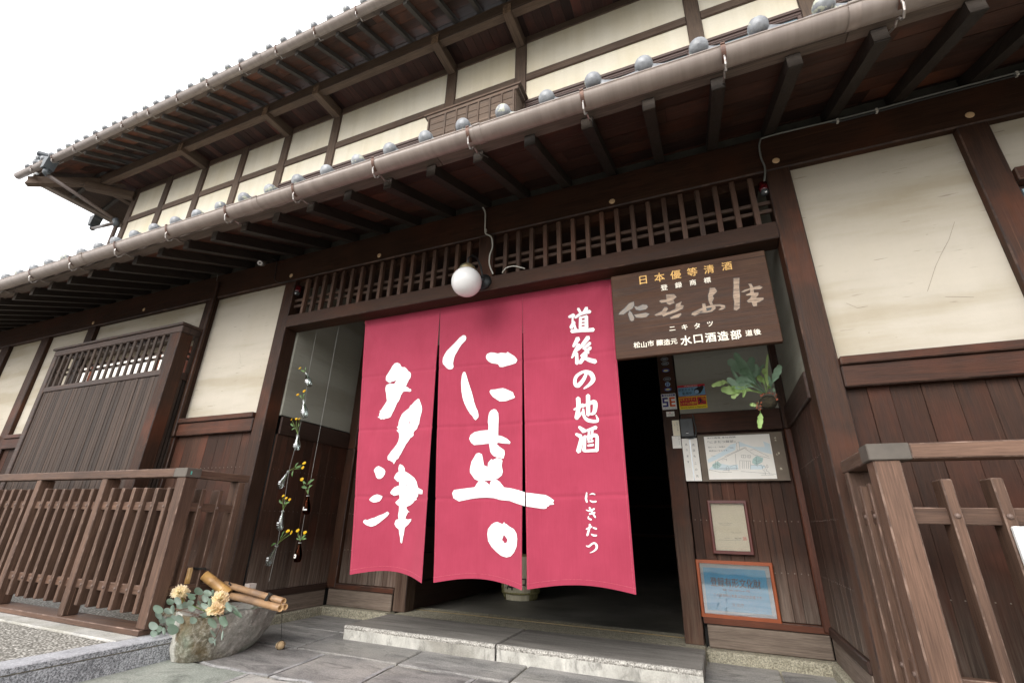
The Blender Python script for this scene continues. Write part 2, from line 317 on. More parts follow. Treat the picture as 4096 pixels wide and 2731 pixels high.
M['fernlight'] = leafm('yellow_green_frond', (.26, .42, .12), (.48, .64, .26))
M['euca'] = leafm('eucalyptus_leaf', (.05, .105, .05), (.24, .30, .25))
M['leaf'] = leafm('stem_leaf', (.05, .11, .03), (.11, .20, .06))
M['stem'] = plain('green_stem', (.15, .22, .05), .5)
M['twig'] = plain('brown_twig', (.10, .05, .03), .7)
M['drygrass'] = plain('dry_straw', (.25, .16, .055), .8)
M['yellow'] = leafm('yellow_petal', (.70, .42, .01), (.90, .62, .02))
M['peach'] = leafm('peach_petal', (.93, .58, .34), (1.0, .84, .64))
M['redleaf'] = plain('dry_scale', (.36, .10, .05), .7)
M['straw'] = plain('straw_mat', (.30, .27, .12), .85, nscale=6, c2=(.14, .13, .05), stretch=(14, 14, 1), bump=.4)
M['strawW'] = plain('pale_wrap', (.60, .56, .42), .8, nscale=5, c2=(.44, .40, .28), stretch=(6, 6, 1), bump=.1)
def glass(name, colr=(1, 1, 1), rough=0.0):
    m = bpy.data.materials.new(name); m.use_nodes = True; t = m.node_tree; t.nodes.clear()
    out = t.nodes.new('ShaderNodeOutputMaterial'); g = t.nodes.new('ShaderNodeBsdfGlass'); g.inputs['IOR'].default_value = 1.45
    g.inputs['Color'].default_value = (*colr, 1); g.inputs['Roughness'].default_value = rough; L(t, g.outputs[0], out.inputs[0]); return m
def bottleglass():
    m, t, b = newmat('clear_glass'); t.nodes.remove(b); out = [n_ for n_ in t.nodes if n_.type == 'OUTPUT_MATERIAL'][0]
    tr = t.nodes.new('ShaderNodeBsdfTransparent'); tr.inputs[0].default_value = (.90, .93, .92, 1); gl = t.nodes.new('ShaderNodeBsdfGlossy'); gl.inputs['Roughness'].default_value = .08
    lw = t.nodes.new('ShaderNodeLayerWeight'); lw.inputs[0].default_value = .45; mr = N(t, 'ShaderNodeMapRange'); mr.inputs['To Min'].default_value = .07; mr.inputs['To Max'].default_value = .65
    L(t, lw.outputs['Facing'], mr.inputs['Value']); mx = t.nodes.new('ShaderNodeMixShader'); L(t, mr.outputs[0], mx.inputs[0]); L(t, tr.outputs[0], mx.inputs[1]); L(t, gl.outputs[0], mx.inputs[2]); L(t, mx.outputs[0], out.inputs[0]); return m
M['glass'] = bottleglass(); M['brownglass'] = glass('brown_glass', (.30, .10, .05))
def pane():
    m, t, b = newmat('frame_glass'); t.nodes.remove(b)
    out = [n_ for n_ in t.nodes if n_.type == 'OUTPUT_MATERIAL'][0]
    tr = t.nodes.new('ShaderNodeBsdfTransparent'); gl = t.nodes.new('ShaderNodeBsdfGlossy'); gl.inputs['Roughness'].default_value = .03
    v, raw, rnd = coords(t); n = N(t, 'ShaderNodeTexNoise', Scale=3.2, Detail=1); L(t, v, n.inputs['Vector'])
    bp = N(t, 'ShaderNodeBump', Strength=.12, Distance=.01); L(t, n.outputs[0], bp.inputs['Height']); L(t, bp.outputs[0], gl.inputs['Normal'])
    mx = t.nodes.new('ShaderNodeMixShader'); mx.inputs[0].default_value = .30
    L(t, tr.outputs[0], mx.inputs[1]); L(t, gl.outputs[0], mx.inputs[2]); L(t, mx.outputs[0], out.inputs[0]); return m
M['pane'] = pane()
def flat(name, c, rough=.6): return plain(name, c, rough, var=.04, nscale=20)
M['framered'] = plain('red_brown_lacquer', (.10, .022, .016), .4, nscale=6, c2=(.075, .016, .012))
M['frameorange'] = plain('orange_lacquer', (.27, .062, .016), .4, nscale=6, c2=(.21, .045, .011))
M['paper'] = flat('cream_paper', (.80, .73, .56)); M['paperw'] = flat('white_paper', (.80, .77, .71)); M['blueplate'] = plain('blue_plaque', (.03, .30, .52), .3, nscale=3, c2=(.10, .42, .60))
M['silver'] = plain('silver_mount', (.42, .46, .50), .35, .5); M['inkbrown'] = flat('brown_ink', (.10, .045, .035)); M['ink'] = flat('grey_ink', (.07, .07, .07))
M['kraft'] = plain('brown_backing_board', (.15, .115, .085), .75, nscale=6, c2=(.11, .085, .062)); M['bluewash'] = flat('blue_wash', (.62, .71, .74)); M['tealwash'] = flat('teal_wash', (.42, .57, .54))
M['stblue'] = flat('label_blue', (.20, .42, .62)); M['stred'] = flat('label_red', (.55, .02, .03)); M['styel'] = flat('label_yellow', (.85, .62, .01)); M['stnavy'] = flat('label_navy', (.035, .03, .22)); M['storange'] = flat('label_orange', (.80, .12, .015)); M['stgrey'] = flat('label_grey', (.25, .26, .27)); M['stlight'] = flat('label_pale_blue', (.35, .55, .75)); M['pink'] = flat('seal_pink', (.75, .30, .25))

# ------------------------------------------------------------------ mesh builder
MAINF = (0, 1, 6, 7, 12, 13)      # the six broad faces of a chamfered box
WORN = {}
class MB:
    def __init__(s, edge=None): s.v = []; s.f = []; s.mi = []; s.cur = 0; s.edge = edge
    def add(s, vs, fs):
        o = len(s.v); s.v += [tuple(p) for p in vs]
        for f in fs: s.f.append(tuple(i + o for i in f)); s.mi.append(s.cur)
    def box(s, x0, x1, y0, y1, z0, z1, c=0.0):
        x0, x1 = min(x0, x1), max(x0, x1); y0, y1 = min(y0, y1), max(y0, y1); z0, z1 = min(z0, z1), max(z0, z1)
        lo, hi = (x0, y0, z0), (x1, y1, z1)
        if c <= 0:
            vs = [(a, b, d) for a in (x0, x1) for b in (y0, y1) for d in (z0, z1)]
            s.add(vs, [(0, 1, 3, 2), (4, 6, 7, 5), (0, 4, 5, 1), (2, 3, 7, 6), (0, 2, 6, 4), (1, 5, 7, 3)]); return s
        c = min(c, (x1 - x0) * .3, (y1 - y0) * .3, (z1 - z0) * .3)
        vs = []; idx = {}
        for i in (0, 1):
            for j in (0, 1):
                for k in (0, 1):
                    for a in range(3):
                        p = []
                        for ax, sg in enumerate((i, j, k)):
                            e = hi[ax] if sg else lo[ax]
                            if ax != a: e += -c if sg else c
                            p.append(e)
                        idx[(i, j, k, a)] = len(vs); vs.append(p)
        fs = []
        for a in range(3):
            b_, d_ = (a + 1) % 3, (a + 2) % 3
            for sg in (0, 1):
                q = []
                for (u, w) in ((0, 0), (1, 0), (1, 1), (0, 1)):
                    t = [0, 0, 0]; t[a] = sg; t[b_] = u; t[d_] = w; q.append(idx[(*t, a)])
                fs.append(tuple(q) if sg else tuple(q[::-1]))
            for u in (0, 1):
                for w in (0, 1):
                    t0 = [0, 0, 0]; t0[b_] = u; t0[d_] = w; t1 = list(t0); t1[a] = 1
                    q = (idx[(*t0, b_)], idx[(*t1, b_)], idx[(*t1, d_)], idx[(*t0, d_)])
                    fs.append(q if u != w else q[::-1])
        for i in (0, 1):
            for j in (0, 1):
                for k in (0, 1):
                    q = (idx[(i, j, k, 0)], idx[(i, j, k, 1)], idx[(i, j, k, 2)])
                    fs.append(q if (i + j + k) % 2 else q[::-1])
        o_ = len(s.mi); s.add(vs, fs)
        if s.edge is not None:
            for q_ in range(len(fs)):
                if q_ % 1 == 0 and q_ not in MAINF: s.mi[o_ + q_] = s.edge
        return s
    def prism(s, pts, a, b, axis='X'):
        n = len(pts)
        def P(u, w, t): return (t, u, w) if axis == 'X' else ((u, t, w) if axis == 'Y' else (u, w, t))
        vs = [P(u, w, a) for u, w in pts] + [P(u, w, b) for u, w in pts]
        s.add(vs, [tuple(range(n))[::-1], tuple(range(n, 2 * n))] + [(i, (i + 1) % n, n + (i + 1) % n, n + i) for i in range(n)]); return s
    def tube(s, pts, r, n=8, cap=True):
        pts = [Vector(p) for p in pts]; rs = r if isinstance(r, (list, tuple)) else [r] * len(pts)
        vs = []; up = None
        for i, p in enumerate(pts):
            d = (pts[min(i + 1, len(pts) - 1)] - pts[max(i - 1, 0)]).normalized()
            if up is None: up = d.orthogonal().normalized()
            up = (up - d * up.dot(d))
            up = up.normalized() if up.length > 1e-6 else d.orthogonal().normalized()
            sd_ = d.cross(up)
            for k in range(n):
                a = 2 * math.pi * k / n; vs.append(p + (up * math.cos(a) + sd_ * math.sin(a)) * rs[i])
        fs = [(i * n + k, i * n + (k + 1) % n, (i + 1) * n + (k + 1) % n, (i + 1) * n + k) for i in range(len(pts) - 1) for k in range(n)]
        if cap: fs += [tuple(range(n))[::-1], tuple(range((len(pts) - 1) * n, len(pts) * n))]
        s.add(vs, fs); return s
    def lathe(s, prof, origin=(0, 0, 0), axis=(0, 0, 1), n=24):
        ax = Vector(axis).normalized(); u = ax.orthogonal().normalized(); w = ax.cross(u); o = Vector(origin)
        vs = []
        for r, h in prof:
            for k in range(n):
                a = 2 * math.pi * k / n; vs.append(o + ax * h + (u * math.cos(a) + w * math.sin(a)) * max(r, 1e-5))
        fs = [(i * n + k, i * n + (k + 1) % n, (i + 1) * n + (k + 1) % n, (i + 1) * n + k) for i in range(len(prof) - 1) for k in range(n)]
        s.add(vs, fs); return s
    def leaf(s, base, tip, width, nrm=(0, -1, 0), seg=5, curl=.12, shape=1.0, wavy=0):
        b, t = Vector(base), Vector(tip); d = t - b; ln = d.length; d.normalize(); sd_ = d.cross(Vector(nrm)).normalized(); nn = sd_.cross(d)
        vs = []; fs = []
        for i in range(seg + 1):
            f = i / seg; w = width * .5 * (math.sin(math.pi * min(1, max(0, f)) ** shape) ** .75 if 0 < f < 1 else .03)
            wv = wavy * math.sin(i * 2.1) * width
            p = b + d * ln * f + nn * curl * ln * math.sin(math.pi * f) + sd_ * wv
            vs += [p - sd_ * w + nn * w * .25, p, p + sd_ * w + nn * w * .25]
        for i in range(seg):
            for k in (0, 1): a = i * 3 + k; fs.append((a, a + 1, a + 4, a + 3))
        s.add(vs, fs); return s
    def build(s, name, mats, parent=None, kind=None, smooth=False, origin=None, fixn=True):
        me = bpy.data.meshes.new(name)
        off = Vector((0, 0, 0))
        if origin is not None: off = Vector(origin)
        me.from_pydata([Vector(v) - off for v in s.v], [], s.f)
        mats = mats if isinstance(mats, (list, tuple)) else [mats]
        for mm in mats: me.materials.append(M[mm] if isinstance(mm, str) else mm)
        if len(mats) > 1: me.polygons.foreach_set('material_index', s.mi)
        if fixn:
            bm = bmesh.new(); bm.from_mesh(me); bmesh.ops.recalc_face_normals(bm, faces=bm.faces); bm.to_mesh(me); bm.free()
        if smooth: me.polygons.foreach_set('use_smooth', [True] * len(me.polygons))
        me.update()
        o = bpy.data.objects.new(name, me); col.objects.link(o)
        place(o, off, parent)
        if kind: o['kind'] = kind
        return o
def place(o, loc, parent):
    o['wx'], o['wy'], o['wz'] = loc[0], loc[1], loc[2]
    if parent:
        o.parent = parent; o.location = Vector(loc) - Vector((parent['wx'], parent['wy'], parent['wz']))
    else: o.location = loc
def thing(name, loc, label, cat, group=None):
    o = bpy.data.objects.new(name, None); col.objects.link(o); o.empty_display_size = .1; place(o, loc, None)
    return tag(o, label, cat, group)
def tag(o, label, cat, group=None):
    o['label'] = label; o['category'] = cat
    if group: o['group'] = group
    return o
def inst(src, loc, parent, rot=None, mat=None):
    o = src.copy(); col.objects.link(o)
    if rot is not None: o.rotation_euler = rot
    place(o, loc, parent); return o
def B(name, mat, parent, x0, x1, y0, y1, z0, z1, c=.004, kind=None):
    o = Vector(((x0 + x1) / 2, (y0 + y1) / 2, (z0 + z1) / 2))
    if mat in WORN and c > 0: return MB(1).box(x0, x1, y0, y1, z0, z1, c).build(name, [mat, WORN[mat]], parent, kind, origin=o)
    return MB().box(x0, x1, y0, y1, z0, z1, c).build(name, mat, parent, kind, origin=o)
def rnd(a, b): return random.uniform(a, b)

# ------------------------------------------------------------------ flat print helpers (polygons with an interior grid so that they follow cloth)
def inside(p, loops):
    c = False
    for lp in loops:
        n = len(lp); j = n - 1
        for i in range(n):
            if (lp[i][1] > p[1]) != (lp[j][1] > p[1]) and p[0] < (lp[j][0] - lp[i][0]) * (p[1] - lp[i][1]) / (lp[j][1] - lp[i][1]) + lp[i][0]: c = not c
            j = i
    return c
def fillpoly(mb, loops, fn, grid=0):
    vs = []; es = []
    for lp in loops:
        o = len(vs); vs += [Vector((p[0], p[1])) for p in lp]; n = len(lp); es += [(o + i, o + (i + 1) % n) for i in range(n)]
    if grid:
        xs = [p[0] for p in loops[0]]; zs = [p[1] for p in loops[0]]
        x = min(xs) + grid / 2
        while x < max(xs):
            z = min(zs) + grid / 2
            while z < max(zs):
                if inside((x, z), loops): vs.append(Vector((x, z)))
                z += grid
            x += grid
    r = delaunay_2d_cdt(vs, es, [], 0, 1e-6)
    V2, F2 = r[0], r[2]
    out = [f for f in F2 if inside((sum(V2[i][0] for i in f) / len(f), sum(V2[i][1] for i in f) / len(f)), loops)]
    mb.add([fn(p[0], p[1]) for p in V2], [tuple(f) for f in out])
def brush(pts):
    """variable width stroke -> closed outline"""
    P = [Vector((p[0], p[1])) for p in pts]; w = [p[2] / 2 for p in pts]
    if len(P) > 2:   # smooth
        Q = []; ww = []
        for i in range(len(P) - 1):
            p0, p1, p2, p3 = P[max(i - 1, 0)], P[i], P[i + 1], P[min(i + 2, len(P) - 1)]
            for k in range(4):
                t = k / 4; Q.append(.5 * ((2 * p1) + (p2 - p0) * t + (2 * p0 - 5 * p1 + 4 * p2 - p3) * t * t + (3 * p1 - p0 - 3 * p2 + p3) * t ** 3)); ww.append(w[i] * (1 - t) + w[i + 1] * t)
        Q.append(P[-1]); ww.append(w[-1]); P, w = Q, ww
    Lf, Rt = [], []
    for i in range(len(P)):
        d = (P[min(i + 1, len(P) - 1)] - P[max(i - 1, 0)]).normalized(); n = Vector((-d.y, d.x))
        Lf.append(P[i] + n * w[i]); Rt.append(P[i] - n * w[i])
    d0 = (P[0] - P[1]).normalized(); d1 = (P[-1] - P[-2]).normalized()
    return [tuple(p) for p in Lf + [P[-1] + d1 * w[-1] * .8] + Rt[::-1] + [P[0] + d0 * w[0] * .8]]
_fc = {}
def glyph(ch, bold=0.0):
    k = (ch, bold)
    if k not in _fc:
        cu = bpy.data.curves.new('glyph', 'FONT'); cu.body = ch; cu.resolution_u = 3; cu.offset = bold
        o = bpy.data.objects.new('glyph', cu); col.objects.link(o)
        dg = bpy.context.evaluated_depsgraph_get(); me = o.evaluated_get(dg).to_mesh()
        _fc[k] = ([tuple(v.co) for v in me.vertices], [tuple(p.vertices) for p in me.polygons])
        bpy.data.objects.remove(o); bpy.data.curves.remove(cu)
    return _fc[k]
def char(mb, ch, cx, cz, size, fn, bold=0.0, sx=1.0, center=True):
    """one printed character centred on (cx, cz) of a plane; fn maps plane (x, z) into the place"""
    if bold > 0:
        for k_, (a_, b2) in enumerate(((-1, -1), (1, -1), (-1, 1), (1, 1))):
            char(mb, ch, cx + a_ * bold * size * .45, cz + b2 * bold * size * .45, size, lambda p_, q_, k_=k_: (lambda w_: (w_[0], w_[1] - .00012 * (k_ + 1), w_[2]))(fn(p_, q_)), 0, sx, center)
    v, f = glyph(ch)
    if not v: return
    if center: mx = (min(p[0] for p in v) + max(p[0] for p in v)) / 2; my = (min(p[1] for p in v) + max(p[1] for p in v)) / 2
    mb.add([fn(cx + (p[0] - mx) * size * sx, cz + (p[1] - my) * size) for p in v], f)
def line(mb, s, x0, x1, z, size, fn, bold=0.0):
    """a line of text fitted between x0 and x1, one mesh per letter run"""
    v, f = glyph(s)
    if not v: return
    a, b_ = min(p[0] for p in v), max(p[0] for p in v); k = (x1 - x0) / (b_ - a)
    my = (min(p[1] for p in v) + max(p[1] for p in v)) / 2
    for k_, (da, db) in enumerate(((0, 0),) if bold <= 0 else ((-1, 0), (1, 0), (0, 1))):
        mb.add([(lambda w_: (w_[0] + da * bold * size * .4, w_[1] - .00012 * k_, w_[2] + db * bold * size * .4))(fn(x0 + (p[0] - a) * k, z + (p[1] - my) * size)) for p in v], f)

M['fenceEdge'] = plain('worn_fence_edge', (.25, .165, .125), .7, c2=(.095, .056, .040), nscale=13, lo=.47, hi=.66, detail=6)
M['darkEdge'] = plain('worn_dark_edge', (.105, .056, .037), .65, c2=(.026, .012, .008), nscale=9, lo=.48, hi=.68, detail=6)
for _a in 'XYZ': WORN['fence' + _a] = 'fenceEdge'; WORN['beam' + _a] = 'darkEdge'; WORN['upper' + _a] = 'darkEdge'
for _a in ('post', 'railX', 'railY', 'baydark'): WORN[_a] = 'darkEdge'
# ================================================================== THE GROUND
G = MB(); G.add([(-300, -300, -.30), (300, -300, -.30), (300, 300, -.30), (-300, 300, -.30)], [(0, 1, 2, 3)])
G.build('ground', 'asphalt', kind='structure')
def gz(y): return .04 * min(0, y - .35)          # the paving falls gently towards the street
def paving():
    base = MB()
    ys = [1.02, .35, -.5, -1.5, -3, -6.5]
    for i in range(len(ys) - 1):
        base.add([(-3.3, ys[i], gz(ys[i]) - .012), (7, ys[i], gz(ys[i]) - .012), (7, ys[i + 1], gz(ys[i + 1]) - .012), (-3.3, ys[i + 1], gz(ys[i + 1]) - .012)], [(0, 1, 2, 3)])
    root = base.build('pavement', 'mortar', kind='structure')
    rows = [(.46, 1.0, [-3.25, -2.62, -1.95, -1.2, -.5, .22, .8]), (.035, .455, [-3.25, -2.56, -1.80, -1.10, -.42, .20, .75]), (-.40, .03, [-3.25, -2.30, -1.79, -1.28, -.62, .0, .60, 1.3]),
            (-.93, -.405, [-3.12, -2.42, -1.72, -.95, -.25, .45, 1.2]), (-1.5, -.935, [-3.2, -2.6, -1.6, -.8, .1, .9, 1.6])]
    y = -1.505
    while y > -5.8:
        rows.append((y - .55, y - .005, [-3.25 + k * .8 + rnd(-.1, .1) for k in range(7)])); y -= .56
    for ri, (y0, y1, xs) in enumerate(rows):
        natural = ri in (2, 3)
        for k in range(len(xs) - 1):
            x0, x1 = xs[k] + .006, xs[k + 1] - .006
            if y1 > .9 and x0 < -3.22: x0 = -3.25
            pts = []
            def edge(ax, ay, bx, by, n=7, amp=.004):
                for i in range(n):
                    t = i / n; px = ax + (bx - ax) * t; py = ay + (by - ay) * t
                    q = noise.noise(Vector((px * 6, py * 6, ri * 3.1))) * amp * 2
                    pts.append((px + (q if ay != by else 0), py + (q if ax != bx else 0)))
            am = .018 if natural and y0 < -.2 else .003
            edge(x0, y0 + .006, x1, y0 + .006, amp=am); edge(x1, y0 + .006, x1, y1 - .006, amp=am * .6); edge(x1, y1 - .006, x0, y1 - .006, amp=am); edge(x0, y1 - .006, x0, y0 + .006, amp=am * .6)
            cx = sum(p[0] for p in pts) / len(pts); cy = sum(p[1] for p in pts) / len(pts)
            dz = rnd(-.0015, .002); n = len(pts); mbp = MB()
            def sh(p, s): return (cx + (p[0] - cx) * (1 - s / max(.1, abs(x1 - x0) / 2)), cy + (p[1] - cy) * (1 - s / max(.1, (y1 - y0) / 2)))
            ring0 = [(p[0], p[1], gz(p[1]) - .03) for p in pts]; ring1 = [(p[0], p[1], gz(p[1]) - .005 + dz) for p in pts]
            ring2 = [(*sh(p, .006), gz(p[1]) + dz) for p in pts]
            if natural: ring2 = [(*sh(p, .013 + .010 * noise.noise(Vector((p[0] * 9, p[1] * 9, 2)))), gz(p[1]) + dz) for p in pts]
            mbp.add(ring0 + ring1 + ring2, [(i, (i + 1) % n, n + (i + 1) % n, n + i) for i in range(n)])
            mbp.cur = 1 if natural else 0; mbp.add(ring0 + ring1 + ring2, [(n + i, n + (i + 1) % n, 2 * n + (i + 1) % n, 2 * n + i) for i in range(n)]); mbp.cur = 0; mbp.add(ring2, [tuple(range(n))])
            mt = 'paver'
            if ri == 3 and k == 0: mt = 'paverG'
            if ri == 4 and k <= 1: mt = 'paverG' if k == 0 else 'paverW'
            if ri == 3 and k == 1: mt = 'paverW'
            mbp.build('paving_stone', [mt, 'slabrim'], root, origin=(cx, cy, gz(cy)))
paving()
# raised apron on the left, its kerb and the pale concrete strip under the fence
ap = MB(); ap.add([(-14, -7, .02), (-3.42, -7, .02), (-3.2, -.66, .074), (-14, -.66, .074)], [(0, 1, 2, 3)]); ap.add([(-14, -.66, .074), (-3.2, -.66, .074), (-3.2, .02, .074), (-14, .02, .074)], [(0, 1, 2, 3)])
ap.build('gravel_forecourt', 'aggregate', kind='structure')
st_ = MB().box(-12, -3.20, -.67, -.40, -.05, .085, .006).build('concrete_footing', 'concrete', kind='structure')
# kerb: four long granite pieces with a pointed groove
kr = MB().box(-3.9, -3.6, -6.9, -6.8, -.28, -.2).build('kerb', 'mortar', kind='structure')
ks = [(-.40, -1.62), (-1.626, -2.9), (-2.906, -4.3), (-4.306, -6.0)]
def kx(y): return -3.04 + .12 * (y + .45)
def kz(y): return .086 + .02 * (y + .5)
for a, b_ in ks:
    k = MB()
    for yy0, yy1 in ((a, b_),):
        f = [(kx(a), a), (kx(b_), b_)]
        def P(x, y, z): return (x, y, z)
        xa, xb, za, zb = kx(a), kx(b_), kz(a), kz(b_); w = .16; c = .006
        # flamed face below the groove, sawn top above it
        k.cur = 0
        k.add([(xa, a, -.2), (xb, b_, -.26), (xb, b_, zb - .036), (xa, a, za - .036)], [(0, 1, 2, 3)])
        k.add([(xa, a, za - .030), (xb, b_, zb - .030), (xb, b_, zb - c), (xa, a, za - c)], [(0, 1, 2, 3)])
        k.add([(xa, a, -.2), (xa, a, za - c), (xa - w, a, za - c), (xa - w, a, -.2)], [(0, 1, 2, 3)])
        k.add([(xb, b_, -.2), (xb, b_, zb - c), (xb - w, b_, zb - c), (xb - w, b_, -.2)], [(0, 1, 2, 3)])
        k.cur = 2; k.add([(xa - .005, a, za - .036), (xb - .005, b_, zb - .036), (xb - .005, b_, zb - .030), (xa - .005, a, za - .030)], [(0, 1, 2, 3)])
        k.cur = 1
        k.add([(xa, a, za - c), (xb, b_, zb - c), (xb - c, b_, zb), (xa - c, a, za)], [(0, 1, 2, 3)])
        k.add([(xa - c, a, za), (xb - c, b_, zb), (xb - w, b_, zb - .002), (xa - w, a, za - .002)], [(0, 1, 2, 3)])
        k.add([(xa - w, a, za - .002), (xb - w, b_, zb - .002), (xb - w, b_, -.2), (xa - w, a, -.2)], [(0, 1, 2, 3)])
    k.build('kerb_stone', ['granite', 'granitetop', 'mortar'], kr, origin=(kx(a), a, 0))

# ================================================================== THE HOUSE
H = thing('merchant_house', (-1.3, 0, 0), 'old two-storey timber shop house with cream plaster walls and grey tiled roofs', 'house')
XL, XR = -11.0, 5.2
# --- ground floor beams and posts
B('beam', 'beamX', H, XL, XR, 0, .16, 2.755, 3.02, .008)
B('beam_filler', 'filler_plaster', H, XL, XR, .06, .12, 3.02, 3.25, 0)
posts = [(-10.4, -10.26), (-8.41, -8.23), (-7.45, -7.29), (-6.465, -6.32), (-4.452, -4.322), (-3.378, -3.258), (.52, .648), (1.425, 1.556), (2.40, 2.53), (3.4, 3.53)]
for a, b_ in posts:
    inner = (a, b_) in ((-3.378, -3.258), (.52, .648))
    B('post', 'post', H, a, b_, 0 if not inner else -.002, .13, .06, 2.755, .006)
B('post_batten', 'beamZ', H, -4.338, -4.302, -.03, 0, 1.39, 2.925, .006)
# --- wall panels: plaster above the rail, planks below
def panel(x0, x1, zr=1.545, ztop=2.755):
    w = B('plaster_panel', 'plaster', H, x0, x1, .045, .10, zr, ztop, 0)
    return w
for a, b_ in ((-10.26, -8.41), (-8.23, -7.45), (-7.29, -6.465), (-6.32, -4.452), (-4.322, -3.378), (.648, 1.425)): panel(a, b_)
def crack(pts, w=.0011):
    mb = MB()
    for a, b_ in zip(pts[:-1], pts[1:]):
        d = Vector((b_[0] - a[0], b_[1] - a[1])).normalized(); nx_, nz_ = -d.y * w / 2, d.x * w / 2
        mb.add([(a[0] + nx_, .0438, a[1] + nz_), (b_[0] + nx_, .0438, b_[1] + nz_), (b_[0] - nx_, .0438, b_[1] - nz_), (a[0] - nx_, .0438, a[1] - nz_)], [(0, 1, 2, 3)])
    mb.build('hairline_crack', 'base', H, kind='stuff', fixn=False)
for q_ in ([(1760, -20), (1725, 90), (1672, 190), (1640, 260), (1590, 415)], [(1080, 490), (1150, 520), (1215, 508)], [(1700, 450), (1880, 452)]):
    crack([(p.x, p.z) for p in (atY(2696 + x * .6378, 900 + y * .6378, .0438) for x, y in q_)])
crack([(p.x, p.z) for p in (atY(x * .6378, 900 + y * .6378, .0438) for x, y in ((1500, 800), (1508, 820), (1504, 850), (1512, 870)))])
def railpair(x0, x1):
    r = B('waist_rail', 'railX', H, x0, x1, -.012, .045, 1.393, 1.503, .006)
    B('rail_cap', 'railX', r, x0, x1, -.028, .045, 1.5035, 1.546, .005)
def planks(x0, x1, y, z0, z1, w, parent, axis='X', mat='plank', gap=.0012, th=.012, jit=.22):
    x = x0
    while x < x1 - .01:
        ww = w * rnd(1 - jit, 1 + jit); e = min(x1, x + ww)
        if x1 - e < w * .4: e = x1
        d = rnd(0, .003)
        if axis == 'X': o = MB().box(x + gap / 2, e - gap / 2, y - th - d, y, z0, z1, .0015).build('plank', mat, parent, origin=((x + e) / 2, y, (z0 + z1) / 2))
        else: o = MB().box(y - d if parent.get('side', 0) else y, (y + th + d) if parent.get('side', 0) else y + th, x + gap / 2, e - gap / 2, z0, z1, .0022).build('plank', mat, parent, origin=(y, (x + e) / 2, (z0 + z1) / 2))
        x = e
def nails(x0, x1, bk):
    nl = MB()
    for z in (1.118, .80, .50):
        x = x0 + .04
        while x < x1: nl.lathe([(0.0, -.004), (.0028, -.003), (.0028, 0)], (x, .031, z + rnd(-.002, .002)), (0, 1, 0), 6); x += .046
    nl.build('nail_heads', 'nail', bk, kind='stuff')
def lowwall(x0, x1, w=.105, left=True):
    bk = B('board_wall', 'dark', H, x0, x1, .045, .10, .10, 1.393, 0)
    if x0 > 0:
        planks(x0, x1, .045, .235, 1.393, w, bk)
        B('ground_sill', 'base', bk, x0, x1, -.02, .05, .085, .2345, .006); B('footing', 'foundation', bk, x0, x1, -.05, .06, -.05, .084, .01)
        nails(x0, x1, bk); return
    planks(x0, x1, .045, .385, 1.393, w, bk)
    B('plinth_rail', 'railX', bk, x0, x1, -.010, .045, .335, .385, .005)
    vent = B('vent_grille', 'dark', bk, x0, x1, .040, .044, .245, .335, 0)
    nb = int((x1 - x0) / .034)
    me = MB().box(-.010, .010, -.012, .012, -.045, .045).build('vent_bar', 'fenceZ', vent, origin=(0, 0, 0)); place(me, (x0 + .02, .02, .29), vent)
    if nb <= 45:
        for i in range(1, nb): inst(me, (x0 + .02 + i * .034, .02, .29), vent)
    else:
        g = MB()
        for i in range(1, nb): g.box(x0 + .01 + i * .034, x0 + .03 + i * .034, .008, .032, .245, .335)
        g.build('vent_bars', 'fenceZ', vent, kind='stuff')
    B('ground_sill', 'baseY' if False else 'base', bk, x0, x1, -.02, .05, .165, .2445, .006)
    B('footing', 'foundation', bk, x0, x1, -.05, .06, -.05, .164, .01)
    nails(x0, x1, bk)
railpair(-4.30, -3.378); lowwall(-4.322, -3.378)
railpair(.648, 1.425); lowwall(.648, 1.425)
for a, b_ in ((-8.23, -7.45), (-7.29, -6.50), (-10.26, -8.41)): railpair(a, b_); lowwall(a, b_, .13)
# bay right of the second right-hand post: plaster over a lintel and a glazed window
B('plaster_panel', 'plaster', H, 1.556, 2.40, .045, .10, 2.43, 2.755, 0)
B('window_lintel', 'railX', H, 1.556, 2.40, -.02, .05, 2.355, 2.43, .005)
wn = B('window', 'winframe', H, 1.556, 2.40, .05, .09, 1.546, 2.355, 0)
for a, b_ in ((1.58, 1.97), (1.99, 2.38)): B('pane', 'glasspane', wn, a, b_, .035, .048, 1.58, 2.33, 0)
railpair(1.556, 2.40); lowwall(1.556, 2.40, .15); lowwall(2.53, 3.4, .15); panel(2.53, 3.4); railpair(2.53, 3.4); panel(3.53, 5.2); lowwall(3.53, 5.2, .2); railpair(3.53, 5.2)
# pegs and pale knots on the beam
kn = [(1310 / 1, 0)]
for (px, py) in ((2352 * 0 + 2448, 805), (1516, 1021), (3104, 642), (3880, 459), (1164, 1102), (575, 1238), (372, 1291)):
    p = atY(px, py, -.003)
    MB().lathe([(0, -.006), (.016, -.004), (.020, 0)], (0, 0, 0), (0, 1, 0), 12).build('knot', 'knot', H, origin=(0, 0, 0)).location = Vector((p.x + 1.3, -.001, p.z))

